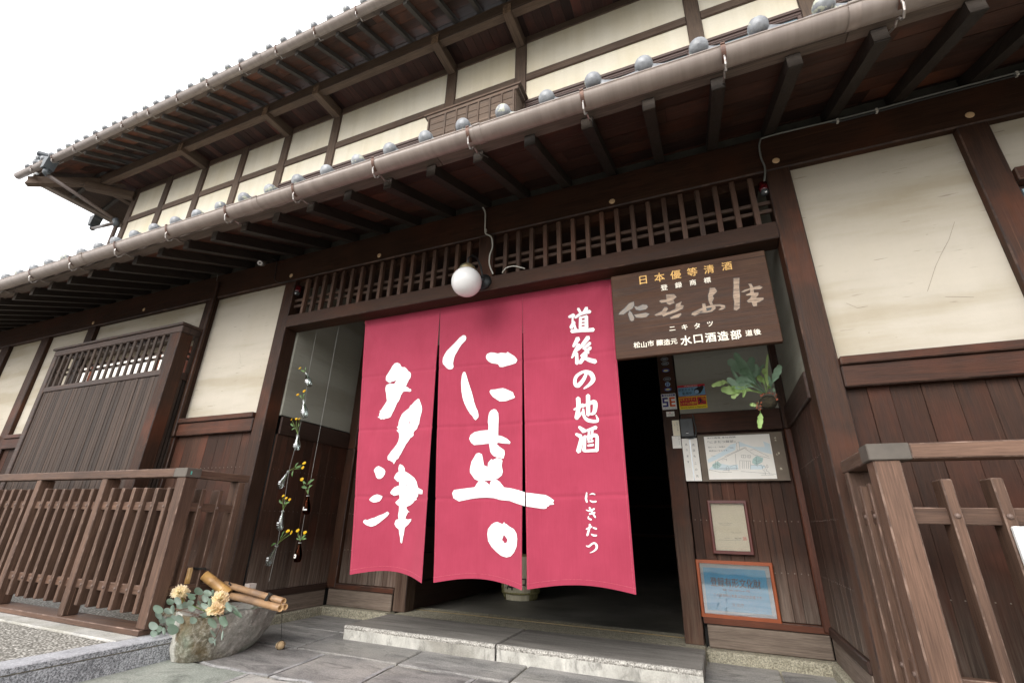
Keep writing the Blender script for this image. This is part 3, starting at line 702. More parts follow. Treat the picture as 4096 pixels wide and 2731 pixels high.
# --- lattice over the entrance and the lintel (kamoi)
LX0, LX1 = -3.258, .52
B('entrance_lintel', 'beamX', H, LX0, LX1, -.006, .135, 2.285, 2.395, .006)
B('transom_head', 'beamX', H, LX0, LX1, .045, .10, 2.7, 2.754, 0)
lat = B('transom_lattice', 'slatX', H, LX0, LX1, .038, .056, 2.548, 2.572, .002)
B('lattice_rail', 'slatX', lat, LX0, LX1, .038, .056, 2.490, 2.514, .002)
lat_post = B('transom_post', 'beamZ', H, -1.405, -1.285, 0, .06, 2.3955, 2.754, .004)
s0 = MB(1).box(-.0145, .0145, -.018, .018, -.170, .170, .002).build('slat', ['slat', 'slat'], lat, origin=(0, 0, 0))
xs = [-3.123 + .1013 * i for i in range(17)] + [-1.199 + .1013 * i for i in range(17)]
for i, x in enumerate(xs):
    if x > .5 or -1.42 < x < -1.27: continue
    if i == 0: place(s0, (x + .012, .0185, 2.5655), lat)
    else: inst(s0, (x + .012 + rnd(-.002, .002), .0185, 2.5655 + rnd(-.003, .003)), lat, rot=(0, rnd(-.006, .006), 0))

# --- the entrance recess
SL, SR, YB = -3.24, .53, .97
for side, X, sgn in (('l', SL, 1), ('r', SR, -1)):
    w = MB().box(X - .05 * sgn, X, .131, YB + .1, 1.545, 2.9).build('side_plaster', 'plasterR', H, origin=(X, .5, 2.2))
    r = MB().box(X, X + .022 * sgn, .131, YB - .02, 1.385, 1.53, .005).build('side_rail', 'railY', H, origin=(X, .5, 1.46))
    bw = MB().box(X - .05 * sgn, X - .012 * sgn, .131, YB + .1, .0, 1.386).build('side_board_wall', 'dark', H, origin=(X, .5, .7))
    y = .131
    while y < YB - .02:
        ww = rnd(.085, .13); e = min(YB - .015, y + ww)
        if YB - .015 - e < .05: e = YB - .015
        d = rnd(0, .004)
        MB().box(X - .012 * sgn, X + (.003 + d) * sgn, y + .0015, e - .0015, .235, 1.386, .002).build('plank', 'plank', bw, origin=(X, (y + e) / 2, .8)); y = e
    MB().box(X, X + .022 * sgn, .131, YB - .03, .185, .235, .005).build('skirting_cap', 'railY', bw, origin=(X, .5, .21))
    MB().box(X, X + .014 * sgn, .131, YB - .03, .063, .184, .005).build('skirting_board', 'baseY', bw, origin=(X, .5, .12))
    MB().box(X - .05 * sgn, X + .05 * sgn, .131, YB - .06, -.05, .062, .008).build('footing', 'foundation', bw, origin=(X, .5, 0))
    nl = MB()
    for z in (1.11, .80, .50):
        y = .16
        while y < YB - .04: nl.lathe([(0.0, .003), (.0018, .002), (.0018, 0)], (X + .006 * sgn, y, z + rnd(-.002, .002)), (sgn, 0, 0), 6); y += .046
    nl.build('nail_heads', 'nail', bw, kind='stuff')
# back wall of the recess: left piece and right piece, door between
for x0, x1, cpost in ((SL, -2.53, (SL, SL + .10)), (-.165, SR, (SR - .045, SR))):
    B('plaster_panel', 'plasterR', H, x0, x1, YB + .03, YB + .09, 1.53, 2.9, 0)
    cx0, cx1 = cpost
    B('corner_post', 'cornerwood' if x0 > -1 else 'beamZ', H, cx0, cx1, YB - .02, YB + .09, .20, 1.384, .006); B('corner_post', 'beamZ', H, cx0, cx1, YB - .02, YB + .09, 1.3845, 2.9, .006)
    a, b_ = (cx1, x1) if x0 < -1 else (x0, cx0)
    B('waist_rail', 'railX', H, a, b_, YB - .005, YB + .05, 1.385, 1.53, .006)
    bw = B('board_wall', 'dark', H, a, b_, YB + .04, YB + .09, .0, 1.385, 0)
    planks(a, b_, YB + .035, .235, 1.385, .072, bw, gap=.002)
    B('skirting_cap', 'railX', bw, x0, x1, YB - .012, YB + .03, .19, .232, .005)
    B('skirting_board', 'base', bw, x0 + .02, x1 - .015, YB - .004, YB + .03, .063, .189, .005)
    B('footing', 'foundation', bw, x0, x1, YB - .075, YB + .09, -.05, .061, .010)
    nl = MB()
    for z in (1.11, .80, .50):
        x = a + .02
        while x < b_: nl.lathe([(0.0, -.004), (.0032, -.003), (.0032, 0)], (x, YB + .021, z + rnd(-.002, .002)), (0, 1, 0), 6); x += .036
    nl.build('nail_heads', 'nail', bw, kind='stuff')
B('door_post', 'post', H, -2.530, -2.409, YB - .004, YB + .13, .066, 2.9, .006)
B('door_post', 'post', H, -.289, -.172, YB - .004, YB + .13, .066, 2.9, .006)
B('door_head', 'beamX', H, -2.409, -.289, YB, YB + .12, 2.24, 2.36, .006)
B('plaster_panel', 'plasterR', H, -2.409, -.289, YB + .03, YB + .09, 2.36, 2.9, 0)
for x in (-1.75, -.9): B('transom_stud', 'beamZ', H, x, x + .08, YB, YB + .03, 2.36, 2.9, 0)
B('recess_ceiling', 'soffitX', H, SL - .05, SR + .05, .16, YB + .1, 2.9, 2.93, 0)
B('door_track', 'railbrass', H, -2.40, -.292, YB + .157, YB + .161, .070, .0735, 0)
# threshold stone and the long entrance step in two slabs
B('threshold_stone', 'foundation', H, -2.46, -.165, .80, YB + .30, -.02, .069, .008)
def step(x0, x1):
    s = thing('entrance_step', ((x0 + x1) / 2, .55, 0), '', 'step', 'long stone slabs of the entrance step')
    B('step_slab', 'stepTop', s, x0, x1, .325, .812, .02, .081, .006)
    B('step_face', 'stepFace', s, x0, x1, .312, .3245, -.06, .058, .003)
    e = MB()
    n = 60
    vs = []; 
    for i in range(n + 1):
        x = x0 + (x1 - x0) * i / n
        for k, (dy, dz) in enumerate(((.325, .0815), (.312, .079), (.309, .067), (.313, .057))):
            q = noise.noise(Vector((x * 30, k * 3.3, 1))) * .0035
            vs.append((x, dy - (.018 if k == 0 else 0) * 0 + q, dz + q * (.4 if k else 0)))
    e.add(vs, [(i * 4 + k, i * 4 + k + 1, (i + 1) * 4 + k + 1, (i + 1) * 4 + k) for i in range(n) for k in range(3)])
    e.build('chiselled_edge', 'stepEdge', s, origin=((x0 + x1) / 2, .32, .07))
    return s
s1 = step(-2.44, -1.312); s1['label'] = 'left slab of the low stone step before the entrance, beneath the curtain gap'
s2 = step(-1.300, -.165); s2['label'] = 'right slab of the low stone step before the entrance, nearest the framed notices'
# --- inside: a dark earthen-floored room
fl = MB(); fl.add([(-6, YB + .13, .055), (2.5, YB + .13, .055), (2.5, 7, .055), (-6, 7, .055)], [(0, 1, 2, 3)]); fl.build('earthen_floor', 'interior', kind='structure')
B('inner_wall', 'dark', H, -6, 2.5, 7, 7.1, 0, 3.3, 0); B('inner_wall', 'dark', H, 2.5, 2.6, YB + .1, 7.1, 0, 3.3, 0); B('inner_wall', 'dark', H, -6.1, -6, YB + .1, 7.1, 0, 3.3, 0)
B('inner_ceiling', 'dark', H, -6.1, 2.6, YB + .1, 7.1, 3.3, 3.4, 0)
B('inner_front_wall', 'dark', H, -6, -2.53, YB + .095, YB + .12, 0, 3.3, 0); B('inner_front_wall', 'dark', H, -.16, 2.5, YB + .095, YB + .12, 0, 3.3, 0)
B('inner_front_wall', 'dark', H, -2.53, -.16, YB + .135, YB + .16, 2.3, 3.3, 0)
ip = B('inner_partition', 'dark', H, -2.52, -2.47, YB + .14, 3.1, .05, 2.3, 0)
for k in range(3): MB().box(-2.468, -2.44, YB + .15, 3.1, .06 + k * .22, .06 + k * .22 + .21, .004).build('plank', 'railY', ip, origin=(-2.45, 2, .2 + k * .2))
iw = B('inner_window', 'plasterR', H, -5.2, -4.15, 5.0, 5.06, 1.22, 1.62, 0)
gm = bpy.data.materials.new('garden_through_window'); gm.use_nodes = True; tt = gm.node_tree; tt.nodes.clear()
_o = tt.nodes.new('ShaderNodeOutputMaterial'); _e = tt.nodes.new('ShaderNodeEmission'); _n = N(tt, 'ShaderNodeTexNoise', Scale=30, Detail=4); _e.inputs[1].default_value = .35
L(tt, ramp(tt, _n.outputs[0], [(.40, (.05, .09, .02)), (.55, (.30, .42, .08)), (.66, (.9, .95, .4))]), _e.inputs[0]); L(tt, _e.outputs[0], _o.inputs[0]); M['garden'] = gm
B('pane', 'garden', iw, -4.83, -4.30, 4.985, 4.998, 1.29, 1.55, 0)
for k in range(3): B('back_shelf', 'railX', H, -5.5, 2.0, 6.6, 6.95, .6 + .5 * k, .64 + .5 * k, 0)

# --- projecting lattice bay on the left
BX0, BX1, BY = -6.46, -4.34, -.2
bay = thing_b = B('bay_window', 'baydark', H, BX0 + .03, BX1 - .03, BY + .04, BY + .07, 2.29, 2.324, .003)
B('bay_ceiling', 'baydark', bay, BX0 + .03, BX1 - .075, BY + .08, .04, 2.345, 2.36, 0)
B('bay_cap', 'baydark', bay, BX0 - .02, BX1 + .012, BY - .015, .04, 2.388, 2.414, .004)
B('bay_head', 'baydark', bay, BX0, BX1, BY + .002, BY + .075, 2.325, 2.388, .004)
B('bay_head', 'baydark', bay, BX1 - .07, BX1, BY + .076, .04, 2.325, 2.388, .004)
B('corner_post', 'post', bay, BX1 - .125, BX1 - .002, BY, BY + .12, .30, 2.324, .006)
B('corner_post', 'baydark', bay, BX0 + .002, BX0 + .08, BY, BY + .12, .30, 2.324, .006)
B('bay_rail', 'baydark', bay, BX0 + .08, BX1 - .125, BY + .004, BY + .05, 1.918, 1.972, .004)
B('bay_rail', 'railY', bay, BX1 - .052, BX1 - .006, BY + .12, .0, 1.90, 1.965, .004)
for z in (2.152, 2.100): 
    B('lattice_rail', 'baydark', bay, BX0 + .08, BX1 - .125, BY + .030, BY + .046, z - .011, z + .011, 0)
    B('lattice_rail', 'railY', bay, BX1 - .036, BX1 - .022, BY + .12, .0, z - .011, z + .011, 0)
b0 = MB().box(-.0175, .0175, -.008, .008, -.178, .178, .003).build('slat', 'bay', bay, origin=(0, 0, 0))
nb = 18
for i in range(nb):
    x = BX0 + .105 + (BX1 - .125 - BX0 - .08 - .05) * i / (nb - 1)
    if i == 0: place(b0, (x, BY + .016, 2.147), bay)
    else: inst(b0, (x + rnd(-.002, .002), BY + .016, 2.147), bay, rot=(0, rnd(-.006, .006), rnd(-.05, .05)))
for y in (-.035,): inst(b0, (BX1 - .02, y, 2.147), bay, rot=(0, 0, R_(90)))
# side: narrow laths; front: a tight field of narrow boards
x = BX0 + .08
while x < BX1 - .126:
    w = rnd(.032, .048); e = min(BX1 - .125, x + w)
    MB().box(x + .001, e - .001, BY + .012 + rnd(0, .006), BY + .045, .34, 1.918, .0025).build('narrow_board', 'bay', bay, origin=((x + e) / 2, BY + .02, 1.1)); x = e
y = BY + .125
while y < -.01:
    MB().box(BX1 - .05, BX1 - .02, y, y + .021, .34, 1.90, .002).build('narrow_board', 'bay', bay, origin=(BX1 - .03, y + .01, 1.1)); y += .032
B('side_backing', 'dark', bay, BX1 - .07, BX1 - .055, BY + .12, .04, .34, 1.9, 0)
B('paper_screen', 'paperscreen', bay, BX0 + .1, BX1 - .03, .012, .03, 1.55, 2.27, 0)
for x in (-6.1, -5.45, -4.95, -4.5): B('screen_stile', 'redwood', bay, x, x + .03, .004, .0115, 1.55, 2.27, 0)
B('screen_rail', 'redwood', bay, BX0 + .1, BX1 - .03, .002, .0035, 2.235, 2.265, 0)

# ================================================================== LOWER ROOF
LR = MB(); s_ = .4
LR.prism([(-.70, 3.12 - .28), (.965, 3.12 + .386), (.965, 3.20 + .386), (-.70, 3.20 - .28)], XL, XR)
lr = LR.build('lower_roof', 'dark', H, origin=(-1.3, 0, 3.1))
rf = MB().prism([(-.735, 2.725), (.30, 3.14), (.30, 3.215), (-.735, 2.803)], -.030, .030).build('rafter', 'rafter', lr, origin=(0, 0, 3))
rafx = [-.066 - .3265 * k for k in range(-15, 33)]
for i, x in enumerate(rafx):
    if i == 0: place(rf, (x, 0, 3), lr)
    else: inst(rf, (x + rnd(-.004, .004), 0, 3 + rnd(-.003, .003)), lr, rot=(0, 0, rnd(-.006, .006)))
end = MB().box(-.0295, .0295, -.0025, 0, -.034, .036).build('rafter_end', 'rafend', lr, origin=(0, 0, 0))
for i, x in enumerate(rafx):
    if i == 0: place(end, (x, -.7352, 2.764), lr)
    else: inst(end, (x, -.7352, 2.764), lr)
def sloped_board(x0, x1, ya, yb, z_at, th, mat, parent, gap=.003):
    n = Vector((0, -1, 0))
    return MB().prism([(ya + gap, z_at(ya + gap)), (yb, z_at(yb)), (yb, z_at(yb) + th), (ya + gap, z_at(ya + gap) + th)], x0, x1).build('soffit_board', mat, parent, origin=((x0 + x1) / 2, ya, z_at(ya)))
y = -.72
while y < .2:
    w = rnd(.13, .18); x = XL + rnd(-1, 0)
    while x < XR:
        ln = rnd(1.3, 2.2); x0, x1 = max(XL, x), min(XR, x + ln)
        if x1 > x0: dz = rnd(0, .003); sloped_board(x0 + .001, x1 - .001, y, y + w, lambda q: 3.097 + .4 * q + dz, .012, 'soffitX', lr)
        x += ln
    y += w
def fascia(y0, y1, z0, z1, parent, a, b_, L_=2.3, mat='fascia', nm='fascia_board'):
    x = a
    while x < b_:
        e = min(b_, x + L_ * rnd(.9, 1.1)); MB().box(x, e - .002, y0, y1, z0, z1, .003).build(nm, mat, parent, origin=((x + e) / 2, y0, z0)); x = e
fascia(-.785, -.705, 2.806, 2.862, lr, XL, XR)
MB().box(XL, XR, -.80, -.705, 2.8625, 2.90).build('tile_batten', 'fascia', lr, origin=(-1, -.75, 2.88))
# eave tiles with round caps
P_ = .2585
def eave_tile(name, pitch, cr, slope, parent, depth=.30):
    t = MB(); n = 12; th = .016
    def prof(u):
        if u < .5: return .062 * (1 - u / .5) ** 1.7
        return .012 * ((u - .5) / .5) ** 2
    pr = [(pitch * i / n, prof(i / n) - .020) for i in range(n + 1)]
    vs = []
    for (x, z) in pr:
        for (yy, zz) in ((-.030, -.045), (-.034, .0), (-.026, .004), (depth, depth * slope + .004), (depth, depth * slope - th), (-.010, -.045 + .0)):
            vs.append((x, yy, z + zz))
    k = 6
    t.add(vs, [(i * k + j, i * k + (j + 1) % k, (i + 1) * k + (j + 1) % k, (i + 1) * k + j) for i in range(n) for j in range(k)] + [tuple(range(k))[::-1], tuple(range(n * k, n * k + k))])
    ax = Vector((0, 1, slope)).normalized()
    t.lathe([(0, -.058), (cr * .45, -.0555), (cr * .8, -.048), (cr * .97, -.036), (cr, -.026), (cr * .98, -.010), (cr * .80, .0), (cr * .74, .03), (cr * .7, depth)], (0, -.012, .028), ax, 18)
    return t.build(name, 'tile', parent, smooth=True, origin=(0, 0, 0))
et = eave_tile('eave_tile', P_, .045, .35, lr)
first = True
for k in range(-19, 44):
    x = -.064 - P_ * k
    if x < XL or x > XR: continue
    rr = (rnd(-.02, .02), rnd(-.015, .015), rnd(-.015, .015))
    if first: place(et, (x, -.815, 2.890), lr); et.rotation_euler = rr; first = False
    else: inst(et, (x, -.815 + rnd(-.004, .004), 2.890 + rnd(-.004, .004)), lr, rot=rr)
def tilefield(name, parent, x0, x1, y0, y1, z0, slope, pitch, ph=0):
    t = MB(); course = .24; n = int((x1 - x0) / pitch) ; sub = 6; y = y0
    while y < y1:
        e = min(y1, y + course); vs = []
        for i in range(n * sub + 1):
            u = (i % sub) / sub; x = x0 + pitch * i / sub
            z = (.05 * (1 - u / .5) ** 2 if u < .5 else .012 * ((u - .5) / .5) ** 2)
            za = z0 + (y - y0) * slope + z + .02; zb = z0 + (e - y0) * slope + z
            vs += [(x, y, za - .022), (x, y, za), (x, e, zb)]
        t.add(vs, [(i * 3 + j, i * 3 + j + 1, i * 3 + j + 4, i * 3 + j + 3) for i in range(n * sub) for j in (0, 1)])
        y = e
    return t.build(name, 'tile', parent, kind='stuff', origin=(x0, y0, z0), fixn=False)
tilefield('tile_courses', lr, -.064 - P_ * 42, XR, -.56, .96, 3.00, .4, P_)
# lower gutter, laid to a slight fall, with its hooks
def gutter_z(x): return 2.792 - .0078 * (x + .8)
def gutter(x0, x1, yc, zf, r, parent, name='gutter', seam=1.9):
    g = MB(); n = 10; xs_ = [x0, x1]; vs = []
    prof = [(yc + r * math.cos(a), r * math.sin(a)) for a in [math.pi + math.pi * i / n for i in range(n + 1)]]
    inner = [(yc + (r - .004) * math.cos(a), (r - .004) * math.sin(a)) for a in [2 * math.pi - math.pi * i / n for i in range(n + 1)]]
    bead = [(yc - r + .003 + .006 * math.cos(a), .004 + .006 * math.sin(a)) for a in (2.6, 1.8, .9, 0)]
    loop = bead[::-1] + prof + inner
    loop = prof + inner
    for x in xs_:
        for (yy, zz) in loop: vs.append((x, yy, zf(x) + zz))
    k = len(loop)
    g.add(vs, [(j, (j + 1) % k, k + (j + 1) % k, k + j) for j in range(k)] + [tuple(range(k))[::-1], tuple(range(k, 2 * k))])
    g.tube([(x0, yc - r + .002, zf(x0) + .003), (x1, yc - r + .002, zf(x1) + .003)], .0055, 8)
    o = g.build(name, 'gutter', parent, smooth=False, origin=((x0 + x1) / 2, yc, zf((x0 + x1) / 2)))
    for p in o.data.polygons: p.use_smooth = len(p.vertices) == 4
    x = x0 + .8
    while x < x1 - .2:
        c = MB(); vs = []
        for xx in (x, x + .045):
            for i in range(n + 1):
                a = math.pi + math.pi * i / n; vs.append((xx, yc + (r + .0025) * math.cos(a), zf(xx) + (r + .0025) * math.sin(a)))
        c.add(vs, [(j, j + 1, n + 1 + j + 1, n + 1 + j) for j in range(n)]); c.tube([(x, yc - r - .001, zf(x) + .004), (x + .045, yc - r - .001, zf(x) + .004)], .008, 8)
        c.build('gutter_joint', 'gutter', o, smooth=True, origin=(x, yc, zf(x))); x += seam * rnd(.9, 1.15)
    return o
gu = gutter(XL, XR, -.862, gutter_z, .055, H)
def hook(parent, r, scale=1.0, tail=(.16, .085)):
    h = MB(); h.cur = 0; w = .010; vs = []; n = 9
    for i in range(n + 1):
        a = math.pi * .96 + (math.pi * .50) * i / n
        for xx in (-w, w): vs.append((xx, (r + .004) * math.cos(a), (r + .004) * math.sin(a)))
    h.add(vs, [(i * 2, i * 2 + 1, i * 2 + 3, i * 2 + 2) for i in range(n)])
    h.box(-w, w, -r - .008, -r + .02, .004, .010)
    h.cur = 1
    y0, z0 = -.018, -r - .004
    h.tube([(0, y0 - .016, z0 + .02), (0, y0 - .022, z0 - .004), (0, y0 - .012, z0 - .034), (0, y0 + .012, z0 - .046), (0, y0 + .030, z0 - .032), (0, y0 + .040, z0 - .008), (0, y0 + .058, z0 + .006), (0, y0 + .09, z0 + .003), (0, y0 + tail[0] + .06, z0 + tail[1])], .0048, 7)
    return h.build('gutter_hook', ['hookbrown', 'galv'], parent, origin=(0, 0, 0), fixn=False)
hk = hook(gu, .055)
first = True
for k in range(-6, 17):
    x = -.37 - .655 * k
    if not XL < x < XR: continue
    if first: place(hk, (x, -.862, gutter_z(x)), gu); first = False
    else: inst(hk, (x, -.862, gutter_z(x)), gu, rot=(rnd(-.05, .05), 0, rnd(-.06, .06)))

# ================================================================== UPPER FLOOR
YU = .97
UX0, UX1 = -9.14, 5.2
ups = [-9.07, -8.14, -7.2, -6.27, -5.33, -4.37, -2.47, -1.51, .397, 1.35, 3.25, 4.2]
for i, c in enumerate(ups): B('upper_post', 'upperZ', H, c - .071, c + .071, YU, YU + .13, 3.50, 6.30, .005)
for a, b_ in zip(ups[:-1], ups[1:]):
    x0, x1 = a + .071, b_ - .071
    B('plaster_panel', 'plasterU', H, x0, x1, YU + .025, YU + .08, 5.665, 6.20, 0)
    B('head_strip', 'upperX', H, x0, x1, YU + .004, YU + .08, 6.2, 6.30, .004)
    B('upper_rail', 'upperX', H, x0, x1, YU + .004, YU + .08, 5.557, 5.665, .004)
    B('plaster_panel', 'plasterU', H, x0, x1, YU + .025, YU + .08, 5.245 if x0 > -5.4 else 3.5, 5.557, 0)
    if x0 > -5.4:
        w = B('window', 'winframe', H, x0, x1, YU + .005, YU + .08, 5.16, 5.244, .004)
        B('window_channel', 'winframe', w, x0, x1, YU - .008, YU + .004, 5.19, 5.205, 0)
        n = max(1, round((x1 - x0) / .9)); d = (x1 - x0) / n
        B('window_sill', 'upperX', w, x0, x1, YU - .02, YU + .08, 4.30, 4.36, .004)
        B('plaster_panel', 'plasterU', H, x0, x1, YU + .025, YU + .08, 3.5, 4.30, 0)
        for j in range(n):
            B('window_frame', 'winframe', w, x0 + j * d, x0 + j * d + .035, YU + .01, YU + .05, 4.36, 5.16, .003)
            B('window_frame', 'winframe', w, x0 + (j + 1) * d - .035, x0 + (j + 1) * d, YU + .01, YU + .05, 4.36, 5.16, .003)
            B('window_frame', 'winframe', w, x0 + j * d + .035, x0 + (j + 1) * d - .035, YU + .01, YU + .05, 5.142, 5.16, .003)
            B('pane', 'glasspane', w, x0 + j * d + .035, x0 + (j + 1) * d - .035, YU + .03, YU + .036, 4.36, 5.142, 0)
# shutter box between two posts
sb = B('shutter_box', 'upperX', H, -2.60, -1.47, .775, YU, 4.6, 5.20, .004)
B('shutter_cap', 'upperX', sb, -2.66, -1.41, .755, YU + .02, 5.255, 5.285, .004); B('shutter_cap', 'upperX', sb, -2.63, -1.44, .765, YU, 5.2005, 5.254, .006)
for x in (-2.585, -2.36, -2.213, -2.07, -1.927, -1.782, -1.638, -1.495): B('shutter_stile', 'upperZ', sb, x - .011, x + .011, .757, .774, 4.6, 5.199, .002)
z = 5.195
while z > 4.65:
    MB().box(-2.57, -1.50, .767, .7745, z - .098, z - .004, .003).build('shutter_board', 'upperX', sb, origin=(-2, .77, z)); z -= .1
# brackets and the eaves beam they carry
for c in (-7.2, -5.33, -4.37, -2.47, -1.51, .397, 1.35, 3.25, 4.2):
    br = MB().box(c - .051, c + .051, .535, YU, 6.142, 6.300, .005).build('bracket', 'upperY', H, origin=(c, .7, 6.2))
    MB().box(c - .049, c + .049, .5335, .5345, 6.146, 6.296).build('bracket_end', 'endgrain', br, origin=(c, .53, 6.2))
B('eaves_beam', 'upperX', H, -9.60, UX1, .555, .66, 6.205, 6.385, .006)
db = MB(); db.box(-.65, .05, -.055, .055, -.07, .07, .006); o = db.build('corner_bracket', 'upperX', H, origin=(0, 0, 0)); place(o, (-9.10, .97 - .05, 6.12), H); o.rotation_euler = (0, 0, R_(45))
B('side_eaves_beam', 'upperY', H, -9.60, -9.49, .66, 6.0, 6.205, 6.385, .006)
# upper roof
ur = MB(); zt = lambda y: 6.47 + .48 * (y - .55)
ur.prism([(-.03, zt(-.03) + .03), (4.2, zt(4.2) + .03), (4.2, zt(4.2) + .10), (-.03, zt(-.03) + .10)], -9.3, UX1)
ur = ur.build('upper_roof', 'dark', H, origin=(-1.3, 1, 6.4))
x = -9.5
while x < UX1:
    w = rnd(.095, .125); MB().box(x + .001, x + w - .002, .66, YU + .02, 6.302 + rnd(0, .004), 6.318).build('soffit_plank', 'soffitY', ur, origin=(x + w / 2, .8, 6.3)); x += w
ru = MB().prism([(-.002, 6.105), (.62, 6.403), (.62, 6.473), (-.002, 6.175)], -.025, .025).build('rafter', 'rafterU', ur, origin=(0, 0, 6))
first = True
for k in range(-24, 20):
    x = -2.841 - .3235 * k
    if x < -9.35 or x > UX1: continue
    if first: place(ru, (x, 0, 6), ur); first = False
    else: inst(ru, (x, 0, 6), ur)
y = -.005
while y < .6:
    w = rnd(.12, .16); x = -9.9 + rnd(-1, 0)
    while x < UX1:
        ln = rnd(.9, 1.9); x0, x1 = max(-10.05 + y, x), min(UX1, x + ln)
        if x1 > x0: dz = rnd(0, .003); sloped_board(x0 + .001, x1 - .001, y, min(.62, y + w), lambda q: 6.177 + .48 * q + dz, .012, 'soffitX', ur)
        x += ln
    y += w
fascia(-.045, .02, 6.176, 6.225, ur, -10.08, UX1, mat='fascia')
MB().box(-10.1, UX1, -.07, .02, 6.2255, 6.262).build('tile_batten', 'fascia', ur, origin=(-3, 0, 6.24))
et2 = eave_tile('eave_tile', .247, .045, .42, ur, .25)
first = True
for k in range(-33, 29):
    x = -3.248 - .247 * k
    if x > UX1 or x < -10.25: continue
    rr = (rnd(-.02, .02), rnd(-.015, .015), rnd(-.015, .015))
    if first: place(et2, (x, -.10, 6.224), ur); et2.rotation_euler = rr; first = False
    else: inst(et2, (x, -.10, 6.224 + rnd(-.004, .004)), ur, rot=rr)
tilefield('tile_courses', ur, -10.05, UX1, .12, 4.1, 6.36, .48, .247)
MB().box(-10.2, UX1, 4.0, 4.3, 8.0, 8.5, .03).build('roof_ridge', 'tile', ur, origin=(-2, 4.1, 8.2))
gu2 = gutter(-10.34, UX1, -.135, lambda x: 6.09, .055, H, 'upper_gutter', 2.6)
hk2 = hook(gu2, .055, tail=(.06, .06)); first = True
for k in range(-13, 14):
    x = -2.43 - .614 * k
    if not -10.3 < x < UX1: continue
    if first: place(hk2, (x, -.135, 6.09), gu2); first = False
    else: inst(hk2, (x, -.135, 6.09), gu2, rot=(rnd(-.06, .06), 0, rnd(-.06, .06)))
# the hipped left end of the upper roof: hip rafter, side eave with its rafters and boards, side gutter
def slab4(name, a, b_, c, d, th, mat, parent):
    v = [Vector(p) for p in (a, b_, c, d)]; n = (v[1] - v[0]).cross(v[3] - v[0]).normalized()
    if n.z < 0: n = -n
    mb = MB(); mb.add([tuple(p) for p in v] + [tuple(p + n * th) for p in v], [(0, 1, 2, 3), (4, 5, 6, 7), (0, 1, 5, 4), (1, 2, 6, 5), (2, 3, 7, 6), (3, 0, 4, 7)])
    return mb.build(name, mat, parent, origin=v[0])
hb = MB(); ln = 1.42; hb.prism([(-ln, -.27), (.35, .30), (.35, .42), (-ln, -.13), (-ln + .02, -.20)], -.055, .055, 'Y')
o = hb.build('hip_rafter', 'upperX', ur, origin=(0, 0, 0)); place(o, (-9.10, .94, 6.16), ur); o.rotation_euler = (0, 0, R_(45))
sx = lambda x: 6.085 + .45 * (x + 10.15)
for k in range(16):
    y = .55 + .45 * k
    MB().prism([(-10.14, sx(-10.14)), (-9.10, sx(-9.10)), (-9.10, sx(-9.10) + .065), (-10.14, sx(-10.14) + .065)], y - .025, y + .025, 'Y').build('rafter', 'rafterU', ur, origin=(-9.6, y, 6.3))
xx = -10.16
while xx < -9.10:
    w = .16; a, b_ = xx, min(-9.10, xx + w); ya = a + 10.05; yb = b_ + 10.05
    slab4('soffit_board', (a + .004, max(.0, ya), sx(a) + .067), (b_, max(.0, yb), sx(b_) + .067), (b_, 7, sx(b_) + .067), (a + .004, 7, sx(a) + .067), .012, 'soffitX' if False else 'bay', ur); xx += w
slab4('side_roof_slope', (-10.2, -.02, sx(-10.2) + .10), (-9.0, 1.1, sx(-9.0) + .12), (-9.0, 7, sx(-9.0) + .12), (-10.2, 7, sx(-10.2) + .10), .08, 'tile', ur)
MB().box(-10.19, -10.14, -.02, 7, 6.085, 6.17, .003).build('fascia_board', 'fascia', ur, origin=(-10.1, 3, 6.2))
sg = MB(); vs = []; n = 10
for yy in (.0, 7.0):
    for i in range(n + 1):
        a = math.pi + math.pi * i / n; vs.append((-10.235 + .05 * math.cos(a), yy, 6.105 - .012 * yy + .05 * math.sin(a)))
sg.add(vs, [(j, j + 1, n + 2 + j, n + 1 + j) for j in range(n)])
sg = sg.build('side_gutter', 'gutter', H, smooth=True, origin=(-10.23, 0, 6.03))
# side wall of the upper floor
B('side_wall', 'plasterU', H, -9.12, -9.04, 1.1, 7, 3.5, 6.4, 0)
for y in (2.1, 3.1, 4.1, 5.1): B('upper_post', 'upperZ', H, -9.16, -9.02, y, y + .14, 3.5, 6.35, .004)
# hip ridge with its end tiles
hp = MB()
for k in range(14):
    t = k / 13; p = Vector((-10.16 + 3.0 * t, -.08 + 3.0 * t, 6.36 + 1.35 * t)); d = Vector((1, 1, .45)).normalized()
    hp.lathe([(0, -.01), (.06, 0), (.062, .24), (0, .25)], p, d, 10); hp.lathe([(0, -.01), (.05, 0), (.05, .24), (0, .25)], p + Vector((0, 0, .10)), d, 10)
hp.build('hip_ridge', 'tile', ur, smooth=True, origin=(-10, 0, 6.3))
og = MB(); d = Vector((-1, -1, .1)).normalized()
for (px, py, r, ln) in ((-10.08, -.02, .05, .13), (-10.05, 0.0, .055, .16), (-9.97, .06, .05, .14)):
    pass
c0 = Vector((-10.05, .02, 6.40))
for dz, r, ln in ((-.02, .05, .14), (.07, .045, .11), (.155, .05, .15)): og.lathe([(0, 0), (r, .002), (r, ln), (r * .7, ln + .01), (0, ln + .012)], c0 + Vector((0, 0, dz)), d, 14)
og.box(-10.02, -9.90, .03, .14, 6.36, 6.60, .03)
M['darktile'] = plain('dark_smoked_tile', (.07, .078, .09), .5)
og.build('ridge_end_tile', 'darktile', ur, smooth=False, origin=c0)
